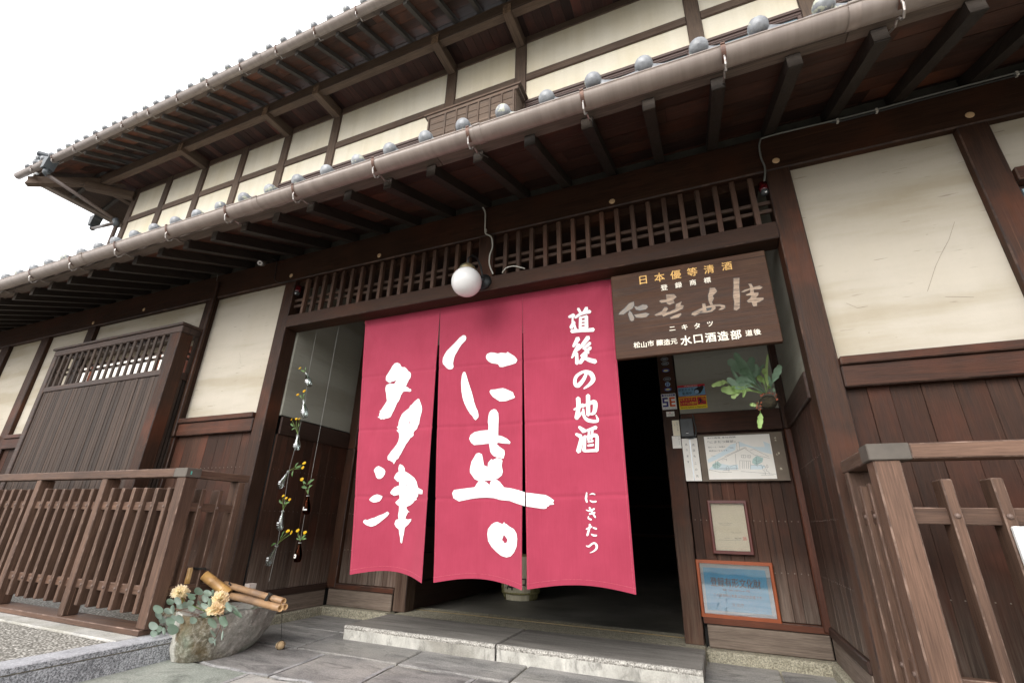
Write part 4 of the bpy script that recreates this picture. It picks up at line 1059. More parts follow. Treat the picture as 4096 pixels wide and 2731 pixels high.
# downpipes from the hopper heads
hp = MB(); hp.prism([(-.075, .07), (.075, .07), (.075, .03), (.06, .0), (.045, -.13), (-.045, -.13), (-.06, 0), (-.075, .03)], -.07, .07, 'Y')
hd = hp.build('rain_hopper', 'pipegrey', H, origin=(0, 0, 0)); place(hd, (-9.30, -.135, 6.02), H)
dp = MB(); pe = atY(469, 886, .9)
dp.cur = 0; dp.tube([(-9.30, -.135, 5.90), (-9.30, -.135, 5.84), (-9.29, -.10, 5.80)], .043, 12)
dp.cur = 1; dp.tube([(-9.295, -.11, 5.81), pe], .030, 12)
dp.cur = 0; dp.tube([pe + Vector((0, -.05, .03)), pe + Vector((0, 0, -.03)), pe + Vector((0, .01, -.10))], .046, 12)
dp.cur = 1; dp.tube([pe + Vector((0, .01, -.10)), pe + Vector((0, .02, -1.9))], .030, 12)
dp.build('downpipe', ['pipegrey', 'pipebrown'], H, smooth=True, origin=pe)
hd2 = inst(hd, (-10.23, 1.0, 5.93), H)
dp = MB(); dp.cur = 0; dp.tube([(-10.23, 1.0, 5.82), (-10.23, 1.0, 5.76), (-10.18, .99, 5.73)], .042, 12); dp.cur = 1; dp.tube([(-10.20, .99, 5.735), pe + Vector((-.03, .02, 0))], .028, 12)
dp.build('downpipe', ['pipegrey', 'pipebrown'], H, smooth=True, origin=(-10.2, 1, 5.8))
# a cushion of moss in the lower gutter
q = atY(430, 968, -.80); ms = MB(); ms.lathe([(0, 0), (.03, .0), (.035, .012), (.02, .028), (0, .032)], (0, 0, 0), (0, 0, 1), 12)
o = ms.build('moss_cushion', 'moss', smooth=True, origin=(0, 0, 0)); o.location = (q.x, -.86, 2.845); o.scale = (1.6, 1, 1); tag(o, 'small cushion of green moss sitting in the lower gutter at the left', 'moss')

# ================================================================== FENCES
def fence(xc, x1, s, label, gx):
    """xc: corner; x1: far end; s: +1 runs to the right, -1 to the left"""
    f = thing('picket_fence', (xc, -.54, .08), label, 'fence', 'timber fences before the house')
    y0 = -.545
    def X(a): return xc + s * a
    z0 = .118 if s < 0 else .0
    P0 = .08
    B('corner_post', 'fenceZ', f, X(0), X(P0), y0, y0 + .09, z0, .986, .005)
    B('top_rail', 'fenceX', f, X(.115), x1, y0 - .006, y0 + .09, .986, 1.040, .004)
    cp = B('corner_cap', 'copper', f, X(-.012), X(.1145), y0 - .008, y0 + .095, .984, 1.042, .003)
    if s < 0: MB().box(min(X(-.0145), X(-.012)), max(X(-.0145), X(-.0125)), y0 + .02, y0 + .028, 1.000, 1.022).build('verdigris_mark', 'verdigris', cp, origin=(X(-.014), y0, 1.0))
    for z, nm in ((.801, 'middle_rail'), (.310, 'lower_rail')): B(nm, 'fenceX', f, X(P0 + .001), x1, y0 + .024, y0 + .062, z - .0265, z + .0265, .003)
    pk = MB(1).box(-.0155, .0155, 0, .085, -.365, .365, .004).build('picket', ['fenceZ', 'fenceEdge'], f, origin=(0, 0, 0))
    rv = MB().lathe([(0, -.007), (.006, -.0055), (.009, -.002), (.0095, 0)], (0, 0, 0), (0, 1, 0), 10).build('rivet', 'rivet', f, origin=(0, 0, 0))
    k = 0; x = .137 if s < 0 else .190
    nx = .855; first = True
    while xc + s * x * 1 > x1 if s < 0 else xc + x < x1:
        if s < 0 and abs(x - nx) < .075:
            B('fence_post', 'fenceZ', f, X(nx), X(nx + .06), y0, y0 + .095, z0, .985, .005); nx += .872; x += .112 if False else .123; continue
        zc = .553
        if s < 0:
            zc = .553
        if first: place(pk, (X(x), y0, zc), f); place(rv, (X(x), y0, .801), f); first = False
        else:
            inst(pk, (X(x) + rnd(-.002, .002), y0 + rnd(-.001, .002), zc + rnd(-.003, .003)), f, rot=(rnd(-.003, .003), rnd(-.004, .004), rnd(-.02, .02))); inst(rv, (X(x), y0, .801), f)
        inst(rv, (X(x), y0, .310), f)
        x += .1225 if s < 0 else .131
    if s > 0:
        for q in (1.0, 2.0, 3.0, 4.0): B('fence_post', 'fenceZ', f, X(q), X(q + .06), y0 - .0, y0 + .095, z0, .985, .005)
    # short return to the wall
    xr = X(.045)
    B('return_rail', 'fenceY', f, xr - .045, xr + .045, y0 + .096, -.07, .986, 1.038, .004)
    for z in (.801, .310): B('return_rail', 'fenceY', f, xr - .015 + s * -.01, xr + .023 + s * -.01, y0 + .088, -.10, z - .0265, z + .0265, .003)
    pr = MB(1).box(-.042, .042, -.0155, .0155, -.365, .365, .004).build('picket', ['fenceZ', 'fenceEdge'], f, origin=(0, 0, 0))
    for i, yy in enumerate((-.39, -.265)):
        if i == 0: place(pr, (xr, yy, .553), f)
        else: inst(pr, (xr, yy, .553), f)
        for z in (.801, .310):
            r_ = inst(rv, (xr - s * .042, yy, z), f, rot=(0, 0, R_(90) if s < 0 else R_(-90)))
    B('end_post', 'fenceZ', f, xr - .045, xr + .045, -.15, -.095, z0, .985, .005)
    return f
fl_ = fence(-3.187, -8.5, -1, 'left brown picket fence on a long sill board, its corner post behind the stone basin', 0)
B('sill_board', 'fenceX', fl_, -8.5, -3.205, -.560, -.40, .0855, .1175, .005)
fr_ = fence(.538, 5.0, 1, 'right brown picket fence nearest the camera with a white notice fixed to it', 0)
# white notice on the right fence
nb_ = thing('notice_board', (1.2, -.56, .6), 'plain white board with black lettering fixed to the fence at the right edge', 'notice board')
B('board', 'white', nb_, .848, 1.55, -.566, -.5465, .35, .772, .004)
mb = MB(); fn = lambda x, z: (x, -.5675, z)
for i, ch in enumerate('出入口'): mb = MB(); char(mb, ch, .995 + i * .2, .645, .17, fn, .02); mb.build('character', 'black', nb_, fixn=False)
rb = MB(); rb.lathe([(0, 0), (.012, .002), (.014, .01), (.010, .02), (.0, .024)], (-3.29, -.50, .118), (0, 0, 1), 14)
tag(rb.build('round_knob', 'nail', smooth=True, origin=(-3.29, -.50, .118)), 'small round metal knob standing on the sill board of the left fence', 'knob')

# ================================================================== THE ENTRANCE CURTAIN (NOREN)
NY = .13
def ncol(k):    # panel corners: top left x, top right x, bottom left x, bottom right x
    return ((-2.50, -1.782, -2.302, -1.728), (-1.782, -1.098, -1.662, -1.062), (-1.098, -.466, -1.045, -.438))[k]
def ztop(x): return 2.290 - .008 * (x + 2.5) / 2
creases = (1.78, 1.36, .90)
def ndisp(k, x, z):
    a, b_, c, d = ncol(k); t = (2.29 - z) / 1.88; t = max(0, min(1.02, t))
    xl = a + (c - a) * t; xr = b_ + (d - b_) * t; u = (x - xl) / (xr - xl)
    amp = (.050, .040, .034)[k] * t ** 1.6
    y = amp * math.sin(math.pi * max(0, min(1, u)) ** 1.15) * (1.0 if k else 1.1)
    y += .010 * noise.noise(Vector((x * 4.2, z * .8, k))) * (.3 + t) + .004 * noise.noise(Vector((x * 9, z * 2.2, k + 9)))
    y += .004 * math.exp(-((u - .5) / .010) ** 2) * (1 if z < .95 else .15)                # pressed vertical fold
    for i, zc in enumerate(creases):
        y += .0055 * math.exp(-((z - zc - .012 * math.sin(x * 2.3 + i)) / .007) ** 2)
    y += -.012 * t * math.exp(-((u - (1 if k < 2 else 0)) / .12) ** 2)
    # drag lines from the top left fixing point
    if k == 0:
        dd = abs((x + 2.49) * 1.0 + (z - 2.27) * .62); y += -.008 * math.exp(-(dd / .018) ** 2) * max(0, 1 - (2.29 - z) / .38)
    if k == 2:
        dd = abs((x + .47) * -1.0 + (z - 2.25) * .50); y += .010 * math.exp(-(dd / .035) ** 2) * max(0, 1 - (2.29 - z) / .6)
    return NY + y
noren = thing('entrance_curtain', (-1.48, NY, 2.29), 'large crimson split shop curtain with bold white brush lettering hanging in the entrance', 'curtain')
def zbot(k, u): return (.408 + .040 * math.sin(math.pi * u) - .014 * u, .400 + .036 * math.sin(math.pi * u), .404 + .030 * math.sin(math.pi * u) + .016 * u)[k]
for k in range(3):
    a, b_, c, d = ncol(k); nu, nv = 46, 200; g = MB(); vs = []
    for j in range(nv + 1):
        t = j / nv
        for i in range(nu + 1):
            u = i / nu; zb = zbot(k, u); x0 = a + (b_ - a) * u; z = ztop(x0) + (zb - ztop(x0)) * t
            tt_ = (2.29 - z) / 1.88; x = (a + (c - a) * tt_) + ((b_ + (d - b_) * tt_) - (a + (c - a) * tt_)) * u
            zs = 2.04
            if z > zs:
                pass
            else:   # slits
                gp = .006 * min(1, (zs - z) / .2)
                if k > 0: x += gp * (1 - u) * .5
                if k < 2: x -= gp * u * .5
            vs.append((x, ndisp(k, x, z), z))
    g.add(vs, [(j * (nu + 1) + i, j * (nu + 1) + i + 1, (j + 1) * (nu + 1) + i + 1, (j + 1) * (nu + 1) + i) for j in range(nv) for i in range(nu)])
    pn = g.build('curtain_panel', 'cloth', noren, smooth=True, origin=((a + b_) / 2, NY, 1.3), fixn=False)
    # hem: a doubled edge at the sides and the foot
    hm = MB()
    def strip(fa, n=60, w=.012):
        vs = []
        for i in range(n + 1):
            (x0, z0), (x1, z1) = fa(i / n)
            vs += [(x0, ndisp(k, x0, z0) - .0022, z0), (x1, ndisp(k, x1, z1) - .0022, z1)]
        hm.add(vs, [(i * 2, i * 2 + 1, i * 2 + 3, i * 2 + 2) for i in range(n)])
    def colx(u, z): tt_ = (2.29 - z) / 1.88; return (a + (c - a) * tt_) * (1 - u) + (b_ + (d - b_) * tt_) * u
    def foot(t): zb = zbot(k, t); x = colx(t, zb + .016); return ((x, zb + .0285), (x, zb + .0265))
    strip(foot, 80)
    strip(lambda t: ((colx(t, 2.22), ztop(colx(t, 2.2)) - .052), (colx(t, 2.22), ztop(colx(t, 2.2)) - .0538)), 60)
    for u, w in ((.0, .012), (1, -.012)):
        if (k, u) in ((0, 1), (1, 0), (1, 1), (2, 0)): z_hi = 2.03
        else: z_hi = 2.27
        strip(lambda t, u=u, w=w, z_hi=z_hi: ((colx(u, z_hi + (.42 - z_hi) * t) + w, z_hi + (.42 - z_hi) * t), (colx(u, z_hi + (.42 - z_hi) * t) + w + .0018, z_hi + (.42 - z_hi) * t)), 90)
    hm.build('hem_stitching', 'hem', pn, fixn=False)
    if k == 0: Pn = [pn]
    else: Pn.append(pn)
B('curtain_rod', 'bambooOld', noren, -2.52, -.45, .142, .16, 2.27, 2.284, 0)
def fullpx(o, k_, pts): return [(o[0] + x * k_, o[1] + y * k_) for x, y in pts]
Za, Zb, Zc, Zd = ((1400, 1400), .2551), ((1400, 1800), .2551), ((1740, 1300), .2551), ((1740, 1650), .38255)
def topl(pts): return [(p.x, p.z) for p in (atY(px, py, NY + .0) for px, py in pts)]
def letter(panel, loops, name='lettering'):
    mb = MB(); fillpoly(mb, [topl(l) for l in loops], lambda x, z: (x, ndisp(panel, x, z) - .004, z), grid=.022)
    return mb.build(name, 'letter', Pn[panel], fixn=False)
S1 = [(740,195),(780,212),(800,255),(820,266),(850,262),(885,290),(905,322),(938,345),(952,375),(945,420),(930,450),(915,458),(905,490),(888,515),(880,540),(862,560),(905,582),(912,596),(945,605),(952,630),(930,648),(880,640),(835,642),(815,655),(800,685),(785,700),(778,730),(765,765),(745,800),(722,825),(708,858),(690,900),(672,940),(655,965),(640,1000),(620,1040),(590,1058),(545,1065),(520,1080),(500,1072),(470,1082),(455,1060),(425,1048),(428,1035),(450,1035),(445,1000),(465,960),(450,955),(480,930),(505,890),(535,845),(568,790),(562,740),(560,690),(548,630),(548,590),(560,550),(590,530),(635,522),(685,525),(705,490),(718,455),(690,480),(640,495),(622,515),(600,500),(580,488),(557,470),(557,430),(565,400),(600,350),(640,290),(660,250),(700,205)]
letter(0, [fullpx(*Za, S1)])
S2 = fullpx(*Za, [(1060,757),(1080,765),(1105,830),(1122,875),(1130,925),(1118,985),(1100,1040),(1085,1100),(1080,1150),(1060,1180),(1040,1215),(1020,1245),(992,1265),(978,1295),(982,1330),(960,1350),(925,1370),(890,1420),(850,1470),(830,1510),(800,1560)]) + fullpx(*Zb, [(775,40),(745,85),(730,120),(695,145),(675,180),(655,213),(642,180),(610,165),(600,145),(585,157),(563,135),(565,90),(590,55),(625,5)]) + fullpx(*Za, [(660,1535),(710,1470),(738,1415),(752,1355),(750,1295),(725,1265),(710,1250),(735,1235),(718,1200),(742,1180),(748,1120),(762,1080),(780,1040),(798,1000),(830,965),(915,900),(930,865),(960,845),(1000,800)])
letter(0, [S2, fullpx(*Za, [(938,1102),(925,1125),(915,1145),(903,1127)])])
for s_ in ([(430,243),(470,262),(510,290),(527,325),(518,370),(490,415),(455,442),(415,443),(390,415),(380,370),(358,315),(375,280),(400,255)], [(400,687),(445,700),(477,718),(462,760),(435,795),(390,812),(340,815),(300,792),(285,770),(305,735),(345,705)],
           [(545,957),(568,985),(545,1025),(490,1075),(430,1130),(370,1175),(305,1197),(245,1175),(205,1145),(192,1120),(205,1092),(230,1083),(250,1093),(300,1070),(360,1052),(420,1020),(480,998)],
           [(755,210),(800,235),(825,275),(828,325),(870,345),(930,385),(990,430),(1030,490),(1045,550),(1055,583),(1100,605),(1140,625),(1138,685),(1090,685),(1060,678),(1050,725),(1015,745),(1027,768),(985,790),(960,820),(905,860),(845,880),(842,905),(870,950),(900,962),(865,968),(850,1000),(828,1035),(820,1072),(860,1082),(925,1073),(918,1105),(870,1160),(805,1212),(795,1270),(785,1320),(770,1370),(755,1450),(740,1462),(725,1440),(722,1370),(710,1300),(706,1240),(665,1205),(640,1155),(658,1100),(680,1080),(708,1082),(700,1020),(715,950),(722,870),(690,850),(663,815),(690,785),(725,750),(728,690),(645,708),(600,678),(592,655),(615,615),(660,570),(730,545),(733,485),(705,485),(680,460),(652,430),(670,385),(700,345),(728,330),(725,280),(738,225)]):
    letter(0, [fullpx(*Zb, s_)] + ([fullpx(*Zb, [(840,525),(866,547),(842,545)])] if len(s_) > 30 else []))
for s_ in ([(445,157),(480,165),(495,200),(485,240),(455,270),(420,305),(385,355),(350,420),(315,480),(298,540),(287,600),(290,650),(278,685),(240,697),(205,688),(170,660),(130,610),(122,580),(128,520),(155,460),(190,405),(250,345),(310,285),(390,195)],
           [(460,732),(480,742),(500,800),(520,875),(545,955),(575,1050),(598,1140),(610,1200),(635,1280),(665,1345),(675,1400),(672,1440),(645,1470),(630,1487),(605,1465),(580,1420),(545,1385),(500,1310),(460,1225),(435,1140),(418,1040),(412,900),(425,790),(442,745)],
           [(870,427),(930,432),(985,445),(1030,432),(1070,435),(1120,440),(1135,418),(1165,437),(1210,465),(1250,490),(1280,525),(1293,550),(1270,595),(1230,608),(1175,625),(1120,637),(1060,655),(1010,652),(998,630),(985,608),(930,597),(880,592),(835,565),(805,530),(795,490),(815,450)],
           [(870,1008),(940,1003),(1000,990),(1060,983),(1110,1000),(1180,1030),(1222,1052),(1235,1095),(1253,1120),(1248,1140),(1205,1155),(1165,1165),(1110,1186),(1005,1190),(960,1160),(900,1120),(865,1075),(848,1035)]):
    letter(1, [fullpx(*Zc, s_)])
letter(1, [fullpx(*Zc, [(870,1330),(915,1310),(950,1320),(985,1375),(990,1460)]) + fullpx(*Zd, [(660,60),(657,150),(655,235),(700,245),(750,270),(788,305),(780,325),(720,320),(650,310),(640,325),(665,350),(722,390),(727,430),(712,478),(645,465),(608,452),(585,430),(570,405),(562,360),(556,318),(500,325),(400,335),(370,310),(350,270),(365,230),(405,200),(470,185),(550,178),(548,130)]) + fullpx(*Zc, [(818,1520),(825,1440),(840,1370)])])
letter(1, [fullpx(*Zd, [(450,415),(480,430),(490,480),(500,545),(540,562),(545,520),(580,480),(595,490),(640,470),(690,482),(702,500),(692,550),(705,610),(695,650),(650,685),(605,700),(500,710),(440,710),(400,690),(355,620),(355,585),(370,510),(400,460),(420,425)])])
letter(1, [fullpx(*Zd, [(440,713),(500,712),(530,725),(557,753),(572,712),(605,702),(640,700),(670,720),(718,778),(800,790),(880,810),(949,833),(949,976),(870,952),(780,920),(680,910),(600,890),(530,885),(440,887),(350,900),(240,925),(180,890),(172,840),(190,805),(260,795),(400,775),(420,740)])])
letter(2, [fullpx(*Zd, [(957,834),(1050,845),(1150,857),(1190,880),(1240,915),(1228,935),(1240,957),(1190,962),(1180,978),(1163,980),(1160,998),(1130,1003),(1050,992),(957,979)])])
letter(1, [fullpx(*Zd, [(640,1140),(690,1160),(706,1158),(715,1140),(728,1158),(740,1160),(780,1190),(830,1215),(860,1260),(870,1320),(860,1400),(830,1460),(790,1500),(740,1512),(680,1495),(620,1450),(570,1400),(535,1340),(527,1270),(535,1215),(575,1165),(610,1145)]), fullpx(*Zd, [(712,1272),(735,1300),(755,1325),(745,1355),(720,1365),(708,1345),(690,1330)])])
# small brush-written characters on the right panel
def brushset(panel, org, k_, strokes, mat='letter', fn=None, parent=None, plane=NY, name='lettering', grow=0):
    mb = MB()
    for s_ in strokes:
        lp = [(org[0] + x * k_, org[1] + y * k_) for x, y in brush([(a, b_, w + grow) for a, b_, w in s_])]
        pl = [(p.x, p.z) for p in (atY(px, py, plane) for px, py in lp)]
        off = len(mb.v) * 1e-7
        f = fn or (lambda x, z: (x, ndisp(panel, x, z) - .004 - off, z))
        try: fillpoly_w(mb, pl, f)
        except Exception: pass
    return mb.build(name, mat, parent or Pn[panel], fixn=False)
def fillpoly_w(mb, pl, f):
    n = len(pl); h = (n - 2) // 2       # strip of quads along the stroke: never self-intersects badly
    Lf = pl[:h]; tip = pl[h]; Rt = pl[h + 1:2 * h + 1][::-1]; tail = pl[-1]
    vs = [f(*p) for p in Lf] + [f(*p) for p in Rt] + [f(*tip), f(*tail)]
    mb.add(vs, [(i, i + 1, h + i + 1, h + i) for i in range(h - 1)] + [(h - 1, 2 * h, 2 * h - 1), (0, h, 2 * h + 1)])
ST = {'dou': [[(185,90,26),(208,128,24)],[(272,85,36),(235,130,16)],[(155,180,20),(215,140,28),(305,118,34)],[(208,178,26),(204,282,26)],[(268,165,32),(268,278,34)],[(205,182,16),(270,166,20)],[(213,215,15),(256,212,15)],[(213,246,15),(256,243,15)],[(200,282,22),(270,278,24)],[(92,172,22),(140,155,38)],[(130,172,16),(127,225,18)],[(142,225,34),(112,280,34)],[(142,240,18),(160,298,22)],[(118,315,38),(220,308,28),(338,300,40)]],
      'go': [[(182,388,46),(142,455,26),(130,470,12)],[(190,450,34),(150,525,34),(118,582,14)],[(168,535,26),(170,640,34)],[(285,378,46),(235,440,36),(180,505,14)],[(305,435,30),(235,490,22)],[(240,478,20),(285,530,30)],[(308,482,32),(210,562,20)],[(262,548,40),(202,632,36)],[(215,562,16),(285,600,38),(358,622,44)]],
      'no': [[(268,730,26),(238,800,34),(182,862,42),(150,840,32),(165,770,30),(240,722,24),(310,742,44),(335,800,44),(300,850,30),(240,893,10)]],
      'chi': [[(140,1105,14),(232,1058,34)],[(182,990,42),(184,1090,40),(162,1192,36)],[(162,1192,34),(238,1115,12)],[(282,962,40),(282,1158,38)],[(232,1098,18),(242,1175,28),(290,1215,34),(378,1220,26),(362,1160,8)],[(215,1078,14),(338,1028,42),(355,1070,44),(342,1135,36),(305,1152,14)]],
      'zake': [[(190,1280,22),(240,1322,46)],[(158,1352,22),(205,1375,40)],[(216,1385,34),(182,1528,46)],[(262,1318,20),(362,1285,36)],[(248,1372,26),(238,1520,34)],[(330,1358,22),(372,1378,30),(368,1520,36)],[(250,1378,18),(370,1368,24)],[(292,1312,20),(282,1410,22)],[(325,1318,20),(312,1400,22)],[(280,1430,18),(330,1420,18)],[(278,1468,18),(332,1460,22)],[(245,1522,24),(368,1516,28)]]}
for k_ in ST: brushset(2, (2240, 1200), .3953, ST[k_], grow=3)
KN = [[(232,150,30),(215,260,50),(235,350,38)],[(290,190,14),(350,170,34),(405,188,30)],[(298,312,18),(350,340,40),(428,335,40)],
      [(220,512,18),(290,530,36),(388,490,42)],[(288,598,40),(400,568,44)],[(288,462,40),(330,535,40),(402,655,40),(402,672,18)],[(268,648,24),(268,690,36),(326,715,40)],
      [(218,915,28),(330,862,44)],[(292,815,44),(290,870,44),(240,1045,48)],[(365,885,34),(432,908,42)],[(325,1020,24),(370,1045,44),(432,1050,40)],
      [(215,1265,20),(270,1278,44),(330,1230,42),(390,1208,38),(436,1260,52),(425,1330,46),(360,1385,30),(290,1415,12)]]
brushset(2, (2300, 1940), .1913, KN, grow=-2)

# ================================================================== HANGING SIGN BOARD
SG = thing('sign_board', (0, .04, 1.96), 'dark wooden sign board with carved pale calligraphy and gold characters above the framed notices', 'sign')
B('board', 'board', SG, -.448, .437, .040, .075, 1.677, 2.245, .004)
SO = (2440, 1000); SK = 700 / 2352
fs = lambda x, z: (x, .0385, z)
def chars(items, mat, size, bold, Y, org=SO, k_=SK, parent=SG, fn=fs, name='lettering', sx=1.0):
    for ch, px, py in items:
        mb = MB()
        p = atY(org[0] + px * k_, org[1] + py * k_, Y); q = atY(org[0] + (px + size) * k_, org[1] + py * k_, Y)
        sz = abs(q.x - p.x) * 1.06; char(mb, ch, p.x, p.z, sz, fn, bold, sx); mb.build('character', mat, parent, fixn=False, kind='stuff')
chars([('日',445,402),('本',665,366),('優',883,331),('等',1105,294),('清',1330,258),('酒',1570,216)], 'gold', 142, .022, .0385)
chars([('登',728,503),('録',920,470),('商',1113,436),('標',1307,405)], 'ivory', 92, .03, .0385)
chars([('ニ',837,1055),('キ',1003,1035),('タ',1170,1018),('ツ',1345,992)], 'ivory', 92, .03, .0385)
chars([('松',362,1275),('山',455,1270),('市',548,1254)], 'ivory', 88, .03, .0385)
chars([('醸',670,1243),('造',765,1236),('元',860,1227)], 'ivory', 90, .03, .0385)
chars([('水',1022,1213),('口',1185,1192),('酒',1352,1172),('造',1520,1154),('部',1692,1135)], 'ivory', 150, .035, .0385)
chars([('道',1868,1113),('後',1978,1100)], 'ivory', 98, .03, .0385)
def traced(loops, mat, Y, org, k_, parent, off=.0, name='calligraphy'):
    for lps in loops:
        mb = MB(); fillpoly(mb, [[(p.x, p.z) for p in (atY(org[0] + x * k_, org[1] + y * k_, Y) for x, y in lp)] for lp in lps], lambda x, z: (x, Y - off, z)); mb.build(name, mat, parent, fixn=False)
CAL_D = [[[(320,693),(325,740),(300,785),(240,820),(180,865),(115,868),(135,835),(200,780),(260,715)]], [[(262,815),(290,840),(325,910),(318,945),(290,955),(270,940),(245,860)]], [[(325,755),(370,765),(440,733),(495,740),(508,765),(480,795),(400,812),(350,800)]], [[(325,870),(380,862),(480,843),(530,858),(490,898),(430,908),(350,905)]]]
CAL_L = [[[(755,600),(860,595),(895,630),(850,670),(868,708),(800,735),(765,720),(760,700),(690,710),(662,690),(680,675),(760,665)]],
         [[(965,690),(945,740),(990,745),(980,785),(870,840),(770,870),(720,895),(695,870),(620,885),(598,870),(700,820),(735,765),(765,770),(780,790),(750,835),(800,830),(880,790),(885,730)]],
         [[(805,905),(850,885),(950,848),(960,865),(920,905),(820,925)]],
         [[(1340,510),(1410,508),(1440,555),(1380,615),(1395,650),(1370,700),(1385,735),(1480,730),(1545,745),(1550,775),(1510,800),(1455,805),(1500,775),(1480,752),(1415,755),(1420,785),(1370,825),(1300,840),(1210,845),(1140,882),(1095,870),(1105,840),(1180,805),(1245,775),(1240,720),(1280,718),(1290,760),(1350,745),(1325,680),(1318,610),(1335,560)], [(1290,778),(1370,768),(1360,805),(1300,820)], [(1150,858),(1230,818),(1262,826),(1200,842)]],
         [[(1660,380),(1740,373),(1735,500),(1745,600),(1742,780),(1700,812),(1665,800),(1672,700),(1655,620),(1662,500)]],
         [[(1858,455),(1900,455),(1925,500),(2010,480),(2050,500),(2020,525),(1930,530),(1935,575),(1995,570),(1995,600),(1960,640),(2060,640),(2065,662),(2010,695),(1975,705),(1975,750),(1930,757),(1915,735),(1905,700),(1860,705),(1840,685),(1890,640),(1900,610),(1840,612),(1825,600),(1885,575),(1885,530),(1800,565),(1762,565),(1810,535),(1880,515),(1880,490)]]]
def grown(lps, s):
    out = []
    for lp in lps:
        n = len(lp); A = sum(lp[i][0] * lp[(i + 1) % n][1] - lp[(i + 1) % n][0] * lp[i][1] for i in range(n)) / 2; sg = 1 if A > 0 else -1
        q = []
        for i in range(n):
            a, b_, c = Vector(lp[i - 1]), Vector(lp[i]), Vector(lp[(i + 1) % n]); d = ((b_ - a).normalized() + (c - b_).normalized())
            d = d.normalized() if d.length > 1e-6 else Vector((1, 0)); nn = Vector((d.y, -d.x)) * sg; q.append(tuple(b_ + nn * s))
        out.append(q)
    return out
traced([grown(l[:1], 6) for l in CAL_D + CAL_L], 'black', .0397, SO, SK, SG, name='carved_outline')
traced(CAL_D, 'carvedark', .0391, SO, SK, SG); traced(CAL_L, 'carved', .0391, SO, SK, SG)

# ================================================================== GLOBE LAMP
lp = thing('globe_lamp', (-1.345, 0, 2.36), 'white opal globe lamp on a curved iron arm over the crimson curtain', 'lamp')
gc = atY(1866, 1128, -.19)
MB().lathe([(.1035 * math.sin(a), -.1035 * math.cos(a)) for a in [math.pi * i / 24 for i in range(25)]], gc, (0, 0, 1), 36).build('globe', 'globe', lp, smooth=True, origin=gc)
MB().lathe([(.056, .085), (.062, .088), (.060, .100), (.052, .112), (.050, .118), (.034, .132), (.012, .142), (0, .143)], gc, (0, 0, 1), 28).build('brass_fitter', 'brass', lp, smooth=True, origin=gc)
MB().tube([gc + Vector((0, 0, .13)), gc + Vector((0, .003, .19)), gc + Vector((.008, .045, .235)), gc + Vector((.018, .09, .24)), gc + Vector((.028, .14, .20)), gc + Vector((.034, .165, .13)), gc + Vector((.036, .170, .08))], .0065, 10).build('arm', 'iron', lp, smooth=True, origin=gc)
pc = Vector((-1.345, -.006, 2.352))
MB().lathe([(.060, 0), (.062, -.010), (.052, -.022), (.046, -.024), (.034, -.034), (.012, -.040), (0, -.041)], pc, (0, 1, 0), 28).build('wall_plate', 'iron', lp, smooth=True, origin=pc)
MB().lathe([(.026, -.02), (.026, -.052), (.012, -.06), (0, -.06)], pc + Vector((0, 0, .0)), (0, 1, 0), 16).build('arm_socket', 'iron', lp, smooth=True, origin=pc)
# cables
def cable(pts, r, mat, label, cat='cable', group=None):
    P = [Vector(p) for p in pts]; Q = []
    for i in range(len(P) - 1):
        p0, p1, p2, p3 = P[max(i - 1, 0)], P[i], P[i + 1], P[min(i + 2, len(P) - 1)]
        for k in range(5):
            t = k / 5; Q.append(.5 * ((2 * p1) + (p2 - p0) * t + (2 * p0 - 5 * p1 + 4 * p2 - p3) * t * t + (3 * p1 - p0 - 3 * p2 + p3) * t ** 3))
    Q.append(P[-1]); o = MB().tube(Q, r, 7).build('cable', mat, smooth=True, origin=P[0]); return tag(o, label, cat, group)
cable([(-1.44, -.05, 3.035), (-1.393, -.02, 3.026), (-1.363, -.012, 2.97), (-1.356, -.012, 2.88), (-1.354, -.012, 2.80), (-1.343, -.012, 2.762), (-1.298, -.012, 2.723), (-1.285, -.012, 2.635), (-1.30, -.02, 2.56), (-1.298, -.02, 2.48), (-1.27, -.012, 2.405)], .0055, 'cable', 'thin white cable looping down the beam to the globe lamp')
cable([(-1.20, -.01, 2.40), (-1.17, -.012, 2.432), (-1.12, -.012, 2.437), (-1.08, -.01, 2.425), (-1.03, 0, 2.405)], .004, 'cable', 'loose loop of white cable lying on the lintel right of the lamp')
cable([(5.1, -.015, 3.01), (1.732, -.015, 3.000), (1.124, -.015, 2.992), (.934, -.015, 2.992), (.584, -.015, 2.998), (.525, -.015, 2.97), (.513, -.015, 2.86), (.521, -.015, 2.77), (.504, -.01, 2.68)], .0055, 'cablegrey', 'grey cable clipped along the top of the beam at the right')
cable([(5.1, -.012, 2.998), (1.74, -.012, 2.985), (1.13, -.012, 2.978), (.94, -.012, 2.978), (.90, -.005, 3.0)], .006, 'cableblk', 'black cable running beside the grey one on the beam at the right')
cable([(-3.60, -.03, 3.03), (-3.56, -.012, 3.01), (-3.535, -.01, 2.90), (-3.52, -.01, 2.80), (-3.44, -.01, 2.752), (-3.33, -.012, 2.74), (-3.24, -.01, 2.735)], .0028, 'cableblk', 'thin black wire hanging in a curve from the left eaves to the lattice')
for x, y, z, lb in ((1.732, -.02, 2.996, 'white cable clip on the beam, the one nearest the right edge'), (1.124, -.02, 2.988, 'white cable clip on the beam, midway along the grey cable'), (.934, -.02, 2.986, 'white cable clip on the beam where the black cable ends'), (-1.35, -.016, 2.80, 'tiny clip holding the white lamp cable to the beam')):
    tag(MB().box(x - .006, x + .006, y - .004, y + .018, z - .016, z + .010, .002).build('cable_clip', 'cable', origin=(x, y, z)), lb, 'clip', 'cable clips on the beam')
